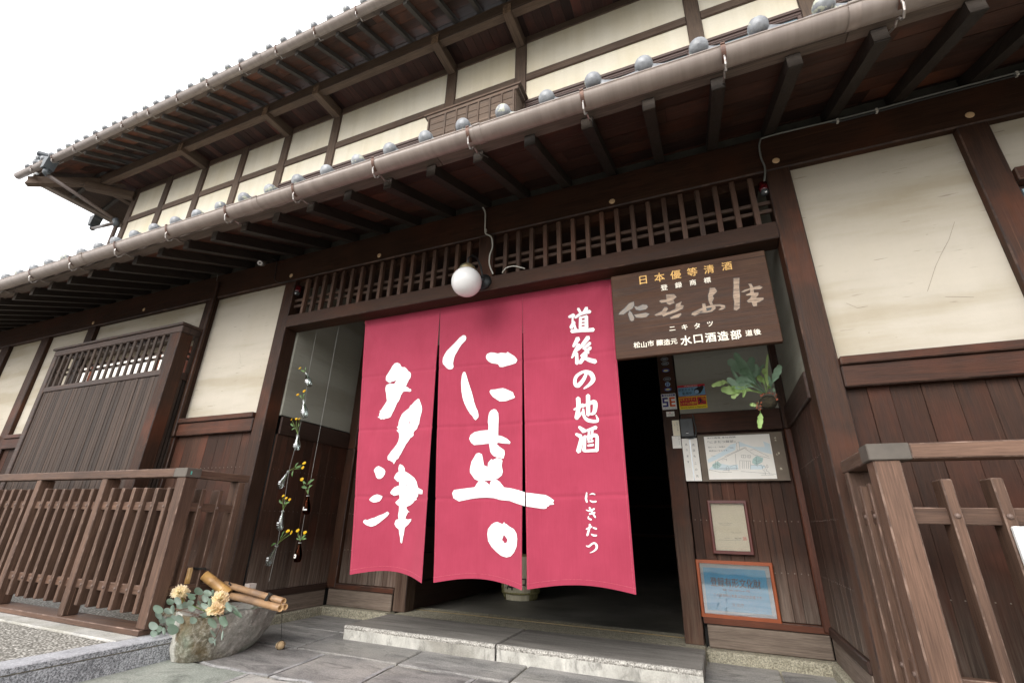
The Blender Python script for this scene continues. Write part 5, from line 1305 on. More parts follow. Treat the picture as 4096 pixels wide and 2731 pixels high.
# red sensor lamps at both ends of the lattice, white camera under the eaves
for x, lb in ((-3.222, 'small dark red sensor light at the left end of the lattice'), (.497, 'small dark red sensor light at the right end of the lattice')):
    t = thing('sensor_light', (x, .03, 2.64), lb, 'sensor light', 'red sensor lights')
    MB().lathe([(0, -.04), (.020, -.035), (.026, -.02), (.026, .03), (0, .032)], (x, .02, 2.655), (0, .2, 1), 16).build('red_lens', 'crimson_dark', t, smooth=True, origin=(x, .02, 2.65))
    MB().lathe([(0, -.01), (.020, -.008), (.022, .012), (0, .012)], (x, .012, 2.612), (0, .2, 1), 14).build('black_base', 'greyplastic', t, smooth=True, origin=(x, .02, 2.61))
    MB().lathe([(0, 0), (.006, .001), (.007, .006)], (x + .004, -.008, 2.608), (0, 1, 0), 10).build('white_button', 'white', t, smooth=True, origin=(x, 0, 2.6))
t = thing('security_camera', (-3.74, -.05, 3.0), 'small white tube camera under the eaves left of the entrance', 'camera')
a = atY(500 + 1690 * .3189, 900 + 475 * .3189, -.16); b_ = atY(500 + 1757 * .3189, 900 + 497 * .3189, -.03)
d = (b_ - a).normalized(); MB().lathe([(.008, .004), (.015, .004), (.022, 0), (.022, .026), (.019, .030), (.019, .12), (0, .12)], a, d, 18).build('housing', 'white', t, smooth=True, origin=a)
MB().lathe([(0, .003), (.012, .005)], a, d, 14).build('lens', 'black', t, origin=a)
hk_ = thing('cable_hook', (-4.40, -.02, 3.05), 'small white ring on a wire at the top of the left batten', 'hook')
MB().lathe([(.005, 0), (.009, 0), (.009, .02), (.005, .02)], (-4.34, -.05, 3.03), (.3, 1, .2), 12).build('ring', 'cable', hk_, origin=(-4.34, -.04, 3.03)); MB().tube([(-4.325, -.045, 3.02), (-4.322, -.034, 2.93)], .002, 6).build('wire', 'cablegrey', hk_, origin=(-4.32, -.04, 3))

# ================================================================== HANGING BOTTLES WITH FLOWERS
def flower(mb, c, n, r, petals, n2=None):
    n = Vector(n).normalized(); u = n.orthogonal().normalized(); w = n.cross(u)
    for ring, (rr, k, lift) in enumerate(((r, petals, .12), (r * .72, petals, .35))):
        for i in range(k):
            a = 2 * math.pi * (i + ring * .5) / k + rnd(-.12, .12); d = (u * math.cos(a) + w * math.sin(a) + n * lift).normalized()
            mb.leaf(Vector(c) + d * rr * .12, Vector(c) + d * rr * rnd(.9, 1.08), rr * .52, nrm=n, seg=3, curl=-.05, shape=.8)
    mb.lathe([(r * .24, -.001), (r * .22, r * .12), (0, r * .16)], c, n, 8)
BZ = ((1000, 1100), .3189), ((1000, 1600), .3189), ((1000, 2100), .3189)
def bz(i, x, y, Y=.13): return atY(BZ[i][0][0] + x * .3189, BZ[i][0][1] + y * .3189, Y)
bt = [  # neck, base, brown?, flower heads, leaves, label
    (bz(0, 703, 1222), bz(0, 747, 1388), 0, [bz(0, 628, 1168)], [(bz(0, 640, 1195), bz(0, 690, 1215)), (bz(0, 695, 1205), bz(0, 706, 1150))], 'topmost clear glass bottle with one orange-yellow flower, hanging on the left string'),
    (bz(0, 672, 1560), bz(1, 690, 215), 0, [bz(0, 600, 1500), bz(0, 680, 1455)], [(bz(0, 650, 1545), bz(0, 630, 1500)), (bz(0, 668, 1540), bz(0, 690, 1480))], 'second clear bottle from the top, with two yellow flowers, before the plaster edge'),
    (bz(1, 600, 430), bz(1, 586, 632), 0, [bz(1, 523, 243), bz(1, 580, 236), bz(1, 618, 236)], [(bz(1, 550, 330), bz(1, 510, 290)), (bz(1, 570, 350), bz(1, 520, 375)), (bz(1, 600, 340), bz(1, 628, 300))], 'third clear bottle from the top, holding three long-stemmed yellow flowers'),
    (bz(1, 490, 882), bz(1, 362, 1105), 0, [bz(1, 680, 790), bz(1, 665, 845)], [(bz(1, 560, 850), bz(1, 610, 780)), (bz(1, 570, 855), bz(1, 645, 830)), (bz(1, 545, 880), bz(1, 530, 965))], 'strongly tilted clear bottle with a label and two yellow flowers reaching to the right'),
    (bz(1, 728, 1180), bz(1, 706, 1430), 1, [bz(1, 652, 992)], [(bz(1, 725, 1100), bz(1, 645, 1085)), (bz(1, 730, 1110), bz(1, 785, 1060)), (bz(1, 720, 1060), bz(1, 808, 990)), (bz(1, 735, 1175), bz(1, 730, 1110)), (bz(1, 705, 1050), bz(1, 665, 1010))], 'upper brown glass bottle with one yellow flower and broad leaves'),
    (bz(1, 415, 1375), bz(2, 372, 58), 0, [bz(1, 418, 1200), bz(1, 455, 1228), bz(1, 498, 1245)], [(bz(1, 410, 1300), bz(1, 365, 1245)), (bz(1, 430, 1300), bz(1, 498, 1280)), (bz(1, 415, 1365), bz(1, 435, 1310))], 'clear bottle beside the upper brown one, with orange-yellow flowers and a bud'),
    (bz(2, 343, 238), bz(2, 216, 500), 0, [bz(2, 475, 72), bz(2, 522, 90)], [(bz(2, 330, 220), bz(2, 265, 260)), (bz(2, 380, 170), bz(2, 410, 120)), (bz(2, 400, 130), bz(2, 435, 70))], 'lowest clear bottle, tilted left, with two yellow flowers on long stems'),
    (bz(2, 630, 198), bz(2, 592, 462), 1, [bz(2, 600, 65), bz(2, 690, 92)], [(bz(2, 620, 180), bz(2, 580, 160)), (bz(2, 640, 180), bz(2, 700, 120)), (bz(2, 650, 175), bz(2, 710, 165)), (bz(2, 630, 180), bz(2, 625, 120))], 'lowest brown glass bottle with a round white label and two yellow flowers')]
for nk, bs, br, heads, lvs, lb in bt:
    ln = (nk - bs).length; ax = (nk - bs).normalized(); r = .0255
    t = thing('hanging_bottle', nk, lb, 'bottle', 'bottles hung before the recess wall')
    g = MB(); pr = [(0, .003), (r * .70, 0), (r * .86, .004), (r * 1.0, ln * .16), (r * 1.02, ln * .30), (r * .92, ln * .46), (r * .62, ln * .66), (r * .40, ln * .80), (r * .34, ln * .92), (r * .42, ln * .95), (r * .42, ln), (r * .30, ln)]
    inner = [(r * .24, ln * .93), (r * .30, ln * .80), (r * .52, ln * .66), (r * .84, ln * .44), (r * .92, ln * .28), (r * .88, ln * .14), (r * .5, .012), (0, .010)]
    g.lathe(pr + inner, bs, ax, 24); g.build('bottle_glass', 'brownglass' if br else 'glass', t, smooth=True, origin=bs)
    if br:
        lbm = MB(); fc = bs + ax * ln * .28 + Vector((-.006, -.0, 0)); nrm = (Vector((0, -1, 0)) - ax * Vector((0, -1, 0)).dot(ax)).normalized() + Vector((-.25 if 'round' in lb else -.7, 0, 0)); nrm.normalize()
        lbm.lathe([(0, r * 1.04), (.0145, r * .98), (.0148, r * .9)], bs + ax * ln * .28, nrm, 20); lbm.build('round_label', 'paperw', t, origin=bs)
        il = MB(); il.lathe([(0, r * 1.055), (.0085, r * 1.03)], bs + ax * ln * .28, nrm, 9); 
        w = MB()
        for q in range(4): w.box(-.010 + q * .005, -.007 + q * .005, -.001, 0, -.003 + (q % 2) * .002, .004)
        o = w.build('label_script', 'inkbrown', t, origin=(0, 0, 0)); place(o, bs + ax * ln * .28 + nrm * r * 1.07, t); o.rotation_euler = nrm.to_track_quat('-Y', 'Z').to_euler()
        if 'round' not in lb:
            w2 = MB()
            for q in range(5): w2.box(-.004 + q * .006, .0 + q * .006, -.001, 0, -.005 + (q % 3) * .002, .006)
            o = w2.build('white_script', 'letter', t, origin=(0, 0, 0)); place(o, bs + ax * ln * .22 + Vector((.004, -r * 1.03, 0)), t)
    else:
        w2 = MB()
        for q in range(4): w2.box(-.009 + q * .005, -.0055 + q * .005, -.001, 0, -.004, .005 + (q % 2) * .002)
        for q in range(2): w2.box(-.010, .010, -.001, 0, -.012 - q * .004, -.0105 - q * .004)
        o = w2.build('embossed_script', 'letter', t, origin=(0, 0, 0)); place(o, bs + ax * ln * .34 + Vector((0, -r * 1.03, 0)), t); o.rotation_euler = (Vector((0, -1, 0)) - ax * Vector((0, -1, 0)).dot(ax)).to_track_quat('-Y', 'Z').to_euler() if 'tilted' in lb else (0, 0, 0)
    for i, hd_ in enumerate(heads):
        st = MB(); mid = nk + (hd_ - nk) * .5 + Vector((rnd(-.006, .006), -.004, 0))
        st.tube([bs + ax * ln * .35 + Vector((rnd(-.006, .006), 0, 0)), nk, mid, hd_ + Vector((0, .004, -.004))], .0013, 6); st.build('stem', 'stem', t, smooth=True, origin=nk)
        fm = MB(); flower(fm, hd_, (rnd(-.35, .35), -.75, rnd(.1, .6)), .0155 if len(heads) < 3 else .0125, 12); fm.build('flower', 'yellow', t, origin=hd_, fixn=False)
    for a, b_ in lvs:
        lf = MB(); lf.leaf(a, b_, (b_ - a).length * .30, (0, -1, .2), 5, .1); lf.build('leaf', 'leaf', t, origin=a, fixn=False)
    # knot at the neck
    MB().lathe([(r * .45, ln * .90), (r * .47, ln * .92), (r * .45, ln * .935)], bs, ax, 16).build('neck_cord', 'string', t, origin=nk)
def strg(pts, label): o = MB().tube(pts, .0009, 5).build('string', 'string', origin=pts[0]); tag(o, label, 'string')
strg([(-3.026, .13, 2.285), (-3.022, .13, 1.89), (-3.0, .13, 1.64), (-3.01, .135, 1.37), (-3.03, .13, 1.09), (-3.01, .13, .80), (-3.0, .13, .568), (-2.98, .10, .33)], 'left fishing line from the lintel, carrying the column of clear bottles')
strg([(-2.781, .13, 2.285), (-2.785, .13, 1.6), (-2.791, .13, .91), (-2.786, .13, .60)], 'right fishing line from the lintel, carrying the two brown bottles')

# ================================================================== STONE BASIN, BAMBOO, FLOWERS
TZ = (500, 2250); TK = 700 / 2282
def tp(x, y, Y=None, Z=None):
    px, py = TZ[0] + x * TK, TZ[1] + y * TK
    return atY(px, py, Y) if Y is not None else atZ(px, py, Z)
def basin():
    # outline of the rock seen from above, base and rim
    rim = [(-3.085, -.44), (-2.975, -.475), (-2.87, -.46), (-2.80, -.36), (-2.745, -.22), (-2.72, -.09), (-2.76, .02), (-2.86, .07), (-3.0, .06), (-3.10, -.05), (-3.15, -.2), (-3.14, -.35)]
    base = [(-3.07, -.42), (-2.985, -.465), (-2.88, -.44), (-2.82, -.36), (-2.80, -.26), (-2.82, -.15), (-2.86, -.08), (-2.93, -.06), (-3.02, -.06), (-3.09, -.12), (-3.12, -.22), (-3.11, -.34)]
    zr = [.205, .205, .195, .200, .215, .222, .215, .205, .205, .21, .21, .21]
    n = 110; lay = 22; vs = []
    def cyc(arr, t):
        m_ = len(arr); i = int(t * m_) % m_; f = t * m_ - int(t * m_)
        a, b_ = arr[i], arr[(i + 1) % m_]
        return a + (b_ - a) * f if not isinstance(a, tuple) else (a[0] + (b_[0] - a[0]) * f, a[1] + (b_[1] - a[1]) * f)
    cx, cy = -2.94, -.2
    for j in range(lay + 1):
        v = j / lay
        for i in range(n):
            t = i / n; b_ = cyc(base, t); r_ = cyc(rim, t); z = -.03 + (cyc(zr, t) + .03) * v
            e = v ** .75 ; bul = math.sin(math.pi * v) * .018
            x = b_[0] + (r_[0] - b_[0]) * e; y = b_[1] + (r_[1] - b_[1]) * e
            dx, dy = x - cx, y - cy; dl = math.hypot(dx, dy)
            q = noise.noise(Vector((x * 8, y * 8, z * 8))) * .014 + noise.noise(Vector((x * 19, y * 19, z * 19))) * .009 + noise.noise(Vector((x * 48, y * 48, z * 48))) * .0045
            q += .012 * (abs(noise.noise(Vector((x * 4, y * 4, z * 12)))) - .2)
            x += dx / dl * (bul + q); y += dy / dl * (bul + q)
            vs.append((x, y, z + (q * .5 if 0 < j < lay else 0) + (noise.noise(Vector((x * 14, y * 14, 5))) * .008 if j == lay else 0)))
    fs_ = [(j * n + i, j * n + (i + 1) % n, (j + 1) * n + (i + 1) % n, (j + 1) * n + i) for j in range(lay) for i in range(n)]
    # bowl
    prev = lay * n
    for s_, dz in ((.80, -.012), (.70, -.035), (.62, -.055)):
        o = len(vs)
        for i in range(n):
            p = vs[lay * n + i]; vs.append((cx + (p[0] - cx) * s_, cy + (p[1] - cy) * s_, p[2] + dz))
        fs_ += [(prev + i, prev + (i + 1) % n, o + (i + 1) % n, o + i) for i in range(n)]; prev = o
    fs_.append(tuple(range(prev, prev + n)))
    mb = MB(); mb.add(vs, fs_); return mb
def rockmat():
    m, t, b = newmat('basin_rock'); v, raw, r_ = coords(t, (1, 1, 1), True)
    n1 = N(t, 'ShaderNodeTexNoise', Scale=46, Detail=9, Roughness=.78); L(t, v, n1.inputs['Vector'])
    n2 = N(t, 'ShaderNodeTexNoise', Scale=7, Detail=4, Roughness=.6); L(t, v, n2.inputs['Vector'])
    mp = t.nodes.new('ShaderNodeMapping'); mp.inputs['Scale'].default_value = (7.5, 4, 1.2); mp.inputs['Rotation'].default_value = (0, .15, 0); L(t, v, mp.inputs[0])
    n3 = N(t, 'ShaderNodeTexNoise', Scale=1, Detail=3); L(t, mp.outputs[0], n3.inputs['Vector'])
    c = ramp(t, n1.outputs[0], [(.34, (.045, .038, .022)), (.5, (.17, .15, .105)), (.66, (.40, .38, .33))])
    c = mixc(t, ramp(t, n3.outputs[0], [(.56, (0, 0, 0)), (.62, (.6, .6, .6))]), c, (.40, .37, .34))
    c = mixc(t, ramp(t, n2.outputs[0], [(.50, (0, 0, 0)), (.66, (.7, .7, .7))]), c, (.13, .085, .03))
    n4 = N(t, 'ShaderNodeTexNoise', Scale=4, Detail=3); L(t, v, n4.inputs['Vector'])
    c = mixc(t, ramp(t, n4.outputs[0], [(.50, (0, 0, 0)), (.64, (.45, .45, .45))]), c, (.17, .23, .17))
    sxp = t.nodes.new('ShaderNodeSeparateXYZ'); L(t, v, sxp.inputs[0])
    ed = N(t, 'ShaderNodeMath', operation='MULTIPLY_ADD'); L(t, n2.outputs[0], ed.inputs[0]); ed.inputs[1].default_value = .10; L(t, sxp.outputs[0], ed.inputs[2])
    mrp = N(t, 'ShaderNodeMapRange'); mrp.inputs['From Min'].default_value = -2.93; mrp.inputs['From Max'].default_value = -2.905; mrp.inputs['To Min'].default_value = .8; mrp.inputs['To Max'].default_value = 0; L(t, ed.outputs[0], mrp.inputs['Value'])
    c = mixc(t, mrp.outputs[0], c, mixc(t, n1.outputs[0], (.34, .33, .29), (.80, .78, .72)))      # pale mineral end of the stone
    mrq = N(t, 'ShaderNodeMapRange'); mrq.inputs['From Min'].default_value = -2.765; mrq.inputs['From Max'].default_value = -2.735; mrq.inputs['To Max'].default_value = .75; L(t, ed.outputs[0], mrq.inputs['Value'])
    c = mixc(t, mrq.outputs[0], c, mixc(t, n1.outputs[0], (.06, .055, .045), (.56, .53, .49)))
    L(t, c, b.inputs['Base Color']); b.inputs['Roughness'].default_value = .85
    bp = N(t, 'ShaderNodeBump', Strength=1.0, Distance=.012); L(t, n1.outputs[0], bp.inputs['Height']); L(t, bp.outputs[0], b.inputs['Normal']); return m
M['rock'] = rockmat()
bs_ = basin().build('stone_basin', 'rock', smooth=False, origin=(-2.94, -.2, 0)); 
for p in bs_.data.polygons: p.use_smooth = False
tag(bs_, 'rough hollowed stone water basin standing on the paving at the foot of the left fence', 'stone basin')
wt = MB(); wt.lathe([(0, 0), (.13, 0), (.15, 0)], (0, 0, 0), (0, 0, 1), 28); M['water'] = plain('still_water', (.03, .035, .028), .04, spec=.6)
wt = wt.build('basin_water', 'water', origin=(0, 0, 0)); wt.location = (-2.93, -.2, .178); wt.scale = (.9, 1.25, 1); wt['kind'] = 'structure'
def cane(a, b_, r, mat, parent=None, nodes=(.2, .5, .8), name='bamboo_cane', hollow=True):
    a, b_ = Vector(a), Vector(b_); ln = (b_ - a).length; d = (b_ - a).normalized(); pr = [(r * .8, 0), (r, .001)]
    for q in sorted(nodes):
        h = ln * q; pr += [(r, h - .006), (r * 1.05, h - .003), (r * .93, h), (r * 1.06, h + .003), (r, h + .007)]
    pr += [(r, ln - .001), (r * .97, ln)]
    mb = MB(); mb.cur = 0; mb.lathe([(r * .6, .03)] + pr, a, d, 18)
    mb.cur = 1; mb.lathe([(r * .97, ln), (r * .64, ln), (r * .60, ln - .04)], a, d, 18); mb.lathe([(r * .8, 0), (0, 0)], a, d, 18)
    mb.cur = 2; mb.lathe([(r * .60, ln - .04), (0, ln - .04)], a, d, 18)
    return mb.build(name, [mat, 'bambooIn', 'black'], parent, smooth=True, origin=a, fixn=False)
E1, E2 = tp(2068, 502, Z=.285), tp(2028, 590, Z=.258)
e1, e2 = tp(1300, 275, Z=.33), tp(1250, 395, Z=.275)
gr = 'bamboo canes tied in a bundle over the basin'
bd = thing('bamboo_bundle', (E1 + e1) / 2, 'three bamboo canes bound with black rope and laid across the stone basin', 'bamboo')
cane(e1, E1, .0185, 'bambooOld', bd, (.18, .52, .74)); cane(e2, E2, .0195, 'bambooOld', bd, (.30, .62, .90))
cane(e2 + Vector((-.02, .045, 0)), E2 + Vector((-.012, .045, 0)), .018, 'bambooOld', bd, (.4, .8))
for q in (.12, .80):
    c = (e1 + (E1 - e1) * q + e2 + (E2 - e2) * q) / 2 + Vector((0, .008, 0)); d = (E1 - e1).normalized()
    rp = MB(); u = d.orthogonal().normalized(); w = d.cross(u); pts = []
    for i in range(90):
        a = i / 90 * 2 * math.pi * 4; pts.append(c + d * (.004 * i / 15 - .012 + rnd(-.001, .001)) + (Vector((0, 0, 1)) * math.sin(a) * .036 + Vector((d.y, -d.x, 0)).normalized() * math.cos(a) * .026))
    rp.tube(pts, .0045, 6); rp.tube([c + Vector((0, -.02, .038)), c + Vector((.012, -.03, .048)), c + Vector((.03, -.03, .034))], .004, 6); rp.build('rope_lashing', 'rope', bd, origin=c)
# spout and its upright
sp = thing('bamboo_spout', (-3.22, -.27, .35), 'thick yellow bamboo spout with an open end pointing into the basin', 'bamboo spout')
SE, SS = tp(1352, 405, Z=.282), atX(827, 2306, -3.14)
cane(SS + (SS - SE).normalized() * .02, SE, .030, 'bamboo', sp, (.35, .78), 'spout_tube')
cane((-3.285, -.27, .06), (-3.285, -.27, .425), .026, 'bamboo', sp, (.4, .8), 'upright')
tw = [Vector((-3.22 + .05 * math.cos(a), -.265 + .026 * math.sin(a), .418 + .0005 * k_)) for k_, a in enumerate([2 * math.pi * i / 12 for i in range(25)])]
MB().tube(tw, .0035, 6).build('black_tie', 'rope', sp, origin=(-3.2, -.27, .42))
# weight stone on a cord
pb = tp(2032, 1040, Z=.02); mb = MB(); 
ico = [(rr * math.sin(a), h) for rr, a, h in [(.032, math.pi * i / 10, -.023 * math.cos(math.pi * i / 10)) for i in range(11)]]
mb.lathe(ico, (0, 0, 0), (0, 0, 1), 18); mb.v = [(x * (1 + .25 * noise.noise(Vector((x * 30, y * 30, z * 30)))), y * .8, z * 1.05 + .1 * x) for x, y, z in mb.v]
pbo = thing('weight_stone', (pb.x, pb.y, gz(pb.y)), 'small ochre pebble tied with dark cord on the paving beside the basin', 'stone')
o = mb.build('pebble', 'pebble', pbo, smooth=True, origin=(0, 0, 0)); place(o, (pb.x, pb.y, gz(pb.y) + .022), pbo)
mb = MB(); c = Vector((pb.x, pb.y, gz(pb.y) + .022))
mb.tube([c + Vector((.004 * math.cos(a) * 0 + .002, .029 * math.cos(a), .0265 * math.sin(a))) for a in [2 * math.pi * i / 16 for i in range(17)]], .0014, 5)
mb.tube([c + Vector((.034 * math.cos(a), .004, .0255 * math.sin(a))) for a in [2 * math.pi * i / 16 for i in range(17)]], .0012, 5)
mb.tube([c + Vector((0, 0, .024)), E1 + (E2 - E1) * .4 + Vector((-.05, .05, -.02))], .0016, 5); mb.build('cord', 'rope', pbo, origin=c)
# small square cypress box hung on the line
mc = tp(1635, 305, Y=.08); mbx = thing('wooden_measure_box', mc, 'small pale square cypress box hanging behind the bamboo canes', 'box')
g = MB(); s_ = .026; h = .018
for (a0, a1, b0_, b1_) in ((-s_, s_, -s_, -s_ + .005), (-s_, s_, s_ - .005, s_), (-s_, -s_ + .005, -s_ + .005, s_ - .005), (s_ - .005, s_, -s_ + .005, s_ - .005)): g.box(a0, a1, b0_, b1_, -h, h)
g.box(-s_, s_, -s_, s_, -h, -h + .004)
o = g.build('box_walls', 'masu', mbx, origin=(0, 0, 0)); place(o, mc, mbx)
g = MB()
for sxx in (-1, 1):
    for k_ in range(3): g.box(sxx * (s_ - .0045), sxx * (s_ + .0006), -s_ - .0006, -s_ + .001, -h + .005 + k_ * .011, -h + .010 + k_ * .011)
o = g.build('finger_joints', 'masuslot', mbx, origin=(0, 0, 0)); place(o, mc, mbx)
# arrangement in the basin: peach carnations and eucalyptus
def carnation(c, r, label):
    t = thing('carnation', c, label, 'flower', 'peach carnations in the stone basin')
    mb = MB()
    for i in range(120):
        z = rnd(-.5, 1); a = rnd(0, 6.283); q = math.sqrt(max(0, 1 - z * z)); d = Vector((q * math.cos(a), -abs(z) * .0 + q * math.sin(a), z)); rr = r * rnd(.72, 1.05)
        tip = c + Vector((d.x, d.y * .8, d.z * .8)) * rr; base_ = c + Vector((d.x, d.y, d.z)) * rr * .25
        sd_ = d.cross(Vector((rnd(-1, 1), rnd(-1, 1), rnd(-1, 1)))).normalized(); vs = []; nse = 6; wd = r * .34
        for k in range(nse + 1):
            f = k / nse - .5; vs.append(base_ + sd_ * wd * f * .4); vs.append(tip + sd_ * wd * f * 1.7 + d * rnd(-.006, .006) * r / .04 + d.cross(sd_) * rnd(-.006, .006))
        mb.add(vs, [(2 * k, 2 * k + 1, 2 * k + 3, 2 * k + 2) for k in range(nse)])
    mb.build('petals', 'peach', t, origin=c, fixn=False)
    sm = MB(); sm.tube([c, c + Vector((.01, .03, -.05)), Vector((-2.95, -.25, .16))], .003, 6); sm.build('stem', 'stem', t, origin=c)
carnation(tp(718, 390, Y=-.42), .055, 'peach carnation apart on the left, above the eucalyptus')
carnation(tp(1235, 478, Y=-.42), .054, 'upper peach carnation of the pair under the bamboo spout')
carnation(tp(1175, 615, Y=-.46), .054, 'lower peach carnation of the pair, drooping over the basin rim')
eu = thing('eucalyptus_spray', (-2.98, -.4, .2), 'grey-green round-leaved eucalyptus sprays spilling from the basin to the left', 'foliage')
EL = [(282,698,130,118,0),(255,862,165,128,.1),(225,830,120,100,.6),(435,605,145,105,.5),(440,685,125,80,.9),(385,762,110,85,.2),(370,820,125,110,.4),(375,925,90,95,.9),(430,920,110,60,1.7),(450,860,85,90,.6),(620,610,122,62,1.6),(590,765,125,115,.3),(485,745,90,90,0),(622,865,150,145,.2),(508,890,100,48,1.5),(560,628,105,80,.4),(590,505,105,85,.1),(690,495,110,90,.9),(715,735,130,95,.9),(720,560,110,85,.6),(640,720,100,80,.5),(855,515,90,75,.1),(870,590,105,80,.3),(795,550,110,90,.2),(960,370,125,95,.5),(1080,395,115,80,.4),(870,445,110,75,.4),(1045,465,105,90,1.2),(1040,560,95,80,.4),(890,745,100,95,.3),(1025,680,95,75,.1),(985,535,110,60,.9),(1105,520,120,55,1.7),(1145,395,95,40,1.6),(860,408,140,30,.15),(1140,785,160,95,.9),(1285,765,150,100,.9),(1300,770,165,45,1.6),(1470,668,140,60,.6),(1425,590,130,40,.7),(1355,575,140,75,1.1),(1135,1005,100,80,.1),(1150,920,120,40,.9),(1270,950,130,28,1.7),(1170,1040,90,22,1.4),(1320,600,100,60,1.4),(405,660,90,60,.7)]
for i, (x, y, a, b_, ang) in enumerate(EL):
    Y = -.47 + .05 * math.sin(i * 1.7) - (.04 if x < 700 else 0); c = tp(x, y, Y=Y)
    nv = ((CAM - c).normalized() + Vector((rnd(-.45, .45), rnd(-.3, .3), rnd(-.25, .55)))).normalized()
    def onp(px, py):
        d = ray(TZ[0] + px * TK, TZ[1] + py * TK); return CAM + d * ((c - CAM).dot(nv) / d.dot(nv))
    mb = MB(); n = 18; vs = [c + nv * .0015]
    for k in range(n):
        th = 2 * math.pi * k / n; ex_, ey_ = math.cos(th) * a / 2, math.sin(th) * b_ / 2 * (1 - .10 * math.cos(th))
        vs.append(onp(x + ex_ * math.cos(ang) - ey_ * math.sin(ang), y + ex_ * math.sin(ang) + ey_ * math.cos(ang)) + nv * .005 * math.cos(2 * th))
    mb.add(vs, [(0, 1 + k, 1 + (k + 1) % n) for k in range(n)]); mb.build('leaf', 'euca', eu, origin=c, fixn=False, smooth=True)
for pl_ in ([(1000, 700), (820, 640), (650, 605), (560, 630), (460, 700), (330, 780), (230, 850)], [(1000, 620), (850, 590), (700, 610), (620, 590), (500, 560)], [(1040, 640), (800, 720), (690, 820), (560, 850), (430, 880)], [(1060, 600), (980, 520), (960, 400)], [(1200, 680), (1270, 740), (1240, 840), (1190, 960), (1150, 1010)], [(1200, 660), (1350, 620), (1480, 560)], [(540, 640), (480, 700), (370, 790), (300, 810)], [(1240, 840), (1270, 900), (1280, 1000)]):
    mb = MB(); mb.tube([tp(x, y, Y=-.45) for x, y in pl_], .0018, 6); mb.build('twig', 'twig', eu, smooth=True, origin=tp(*pl_[0], Y=-.45))

# ================================================================== HANGING MOSS BALL WITH A FERN
KZ = (2500, 1350); KK = .3189
def kp(x, y, Y=.45): return atY(KZ[0] + x * KK, KZ[1] + y * KK, Y)
fe = thing('hanging_fern', (.363, .45, 1.452), 'blue-green fern growing from a brown moss ball hung before the plaster', 'hanging plant')
c = kp(1800, 812); mb = MB(); R0 = .047
mb.lathe([(R0 * math.sin(a), -R0 * math.cos(a)) for a in [math.pi * i / 16 for i in range(17)]], (0, 0, 0), (0, 0, 1), 26)
mb.v = [tuple(Vector(v) * (1 + .10 * noise.noise(Vector(v) * 40) + .06 * noise.noise(Vector(v) * 110))) for v in mb.v]
mb.v = [(x * 1.06, y * 1.05, z * .86) for x, y, z in mb.v]
o = mb.build('moss_ball', 'kokedama', fe, smooth=True, origin=(0, 0, 0)); place(o, c, fe)
MB().tube([c + Vector((-.004, 0, .03)), kp(1640, 120)] + [atY(KZ[0] + 1638 * KK, KZ[1] + 110 * KK, .45) + Vector((-.01, 0, .45))], .0012, 5).build('cord', 'string', fe, origin=c)
ctr = kp(1770, 705)
FR = [  # polyline of a frond in zoom pixels, width, light?
    ([(1770, 705), (1600, 520), (1490, 370), (1375, 190)], 90, 0), ([(1770, 705), (1560, 480), (1420, 370), (1290, 285)], 105, 0), ([(1770, 705), (1600, 500), (1570, 380), (1600, 245)], 95, 0),
    ([(1770, 705), (1600, 560), (1480, 520), (1400, 560)], 70, 0), ([(1770, 705), (1560, 600), (1420, 600), (1280, 510)], 80, 0), ([(1770, 705), (1500, 640), (1330, 660), (1205, 645)], 85, 1),
    ([(1340, 640), (1270, 560), (1190, 575), (1085, 605)], 48, 1), ([(1770, 705), (1560, 655), (1420, 650), (1340, 620)], 60, 1), ([(1770, 705), (1480, 660), (1390, 690), (1350, 765)], 70, 1),
    ([(1770, 705), (1620, 520), (1660, 420), (1640, 330)], 50, 0), ([(1830, 640), (1860, 540), (1910, 430), (1950, 345)], 78, 0), ([(1770, 705), (1790, 600), (1770, 480), (1790, 210)], 32, 1),
    ([(1770, 705), (1740, 560), (1690, 510), (1665, 480)], 55, 1), ([(1770, 705), (1800, 620), (1805, 640), (1800, 600)], 40, 1), ([(1830, 700), (1830, 600), (1800, 520), (1790, 480)], 45, 0), ([(1770, 705), (1760, 480), (1745, 430), (1742, 385)], 48, 1),
    ([(1700, 690), (1600, 600), (1560, 590), (1520, 560)], 55, 1), ([(1770, 705), (1690, 560), (1680, 420), (1745, 340)], 34, 0), ([(1770, 705), (1500, 540), (1400, 500), (1330, 370)], 34, 0), ([(1700, 760), (1650, 840), (1600, 840), (1565, 838)], 36, 1),
    ([(1690, 900), (1700, 960), (1695, 1040), (1690, 1140)], 58, 1), ([(1850, 600), (1860, 640), (1868, 660), (1868, 678)], 22, 0), ([(1650, 600), (1520, 600), (1500, 680), (1480, 750)], 30, 1), ([(1640, 560), (1560, 440), (1500, 420), (1440, 420)], 60, 0)]
random.seed(11)
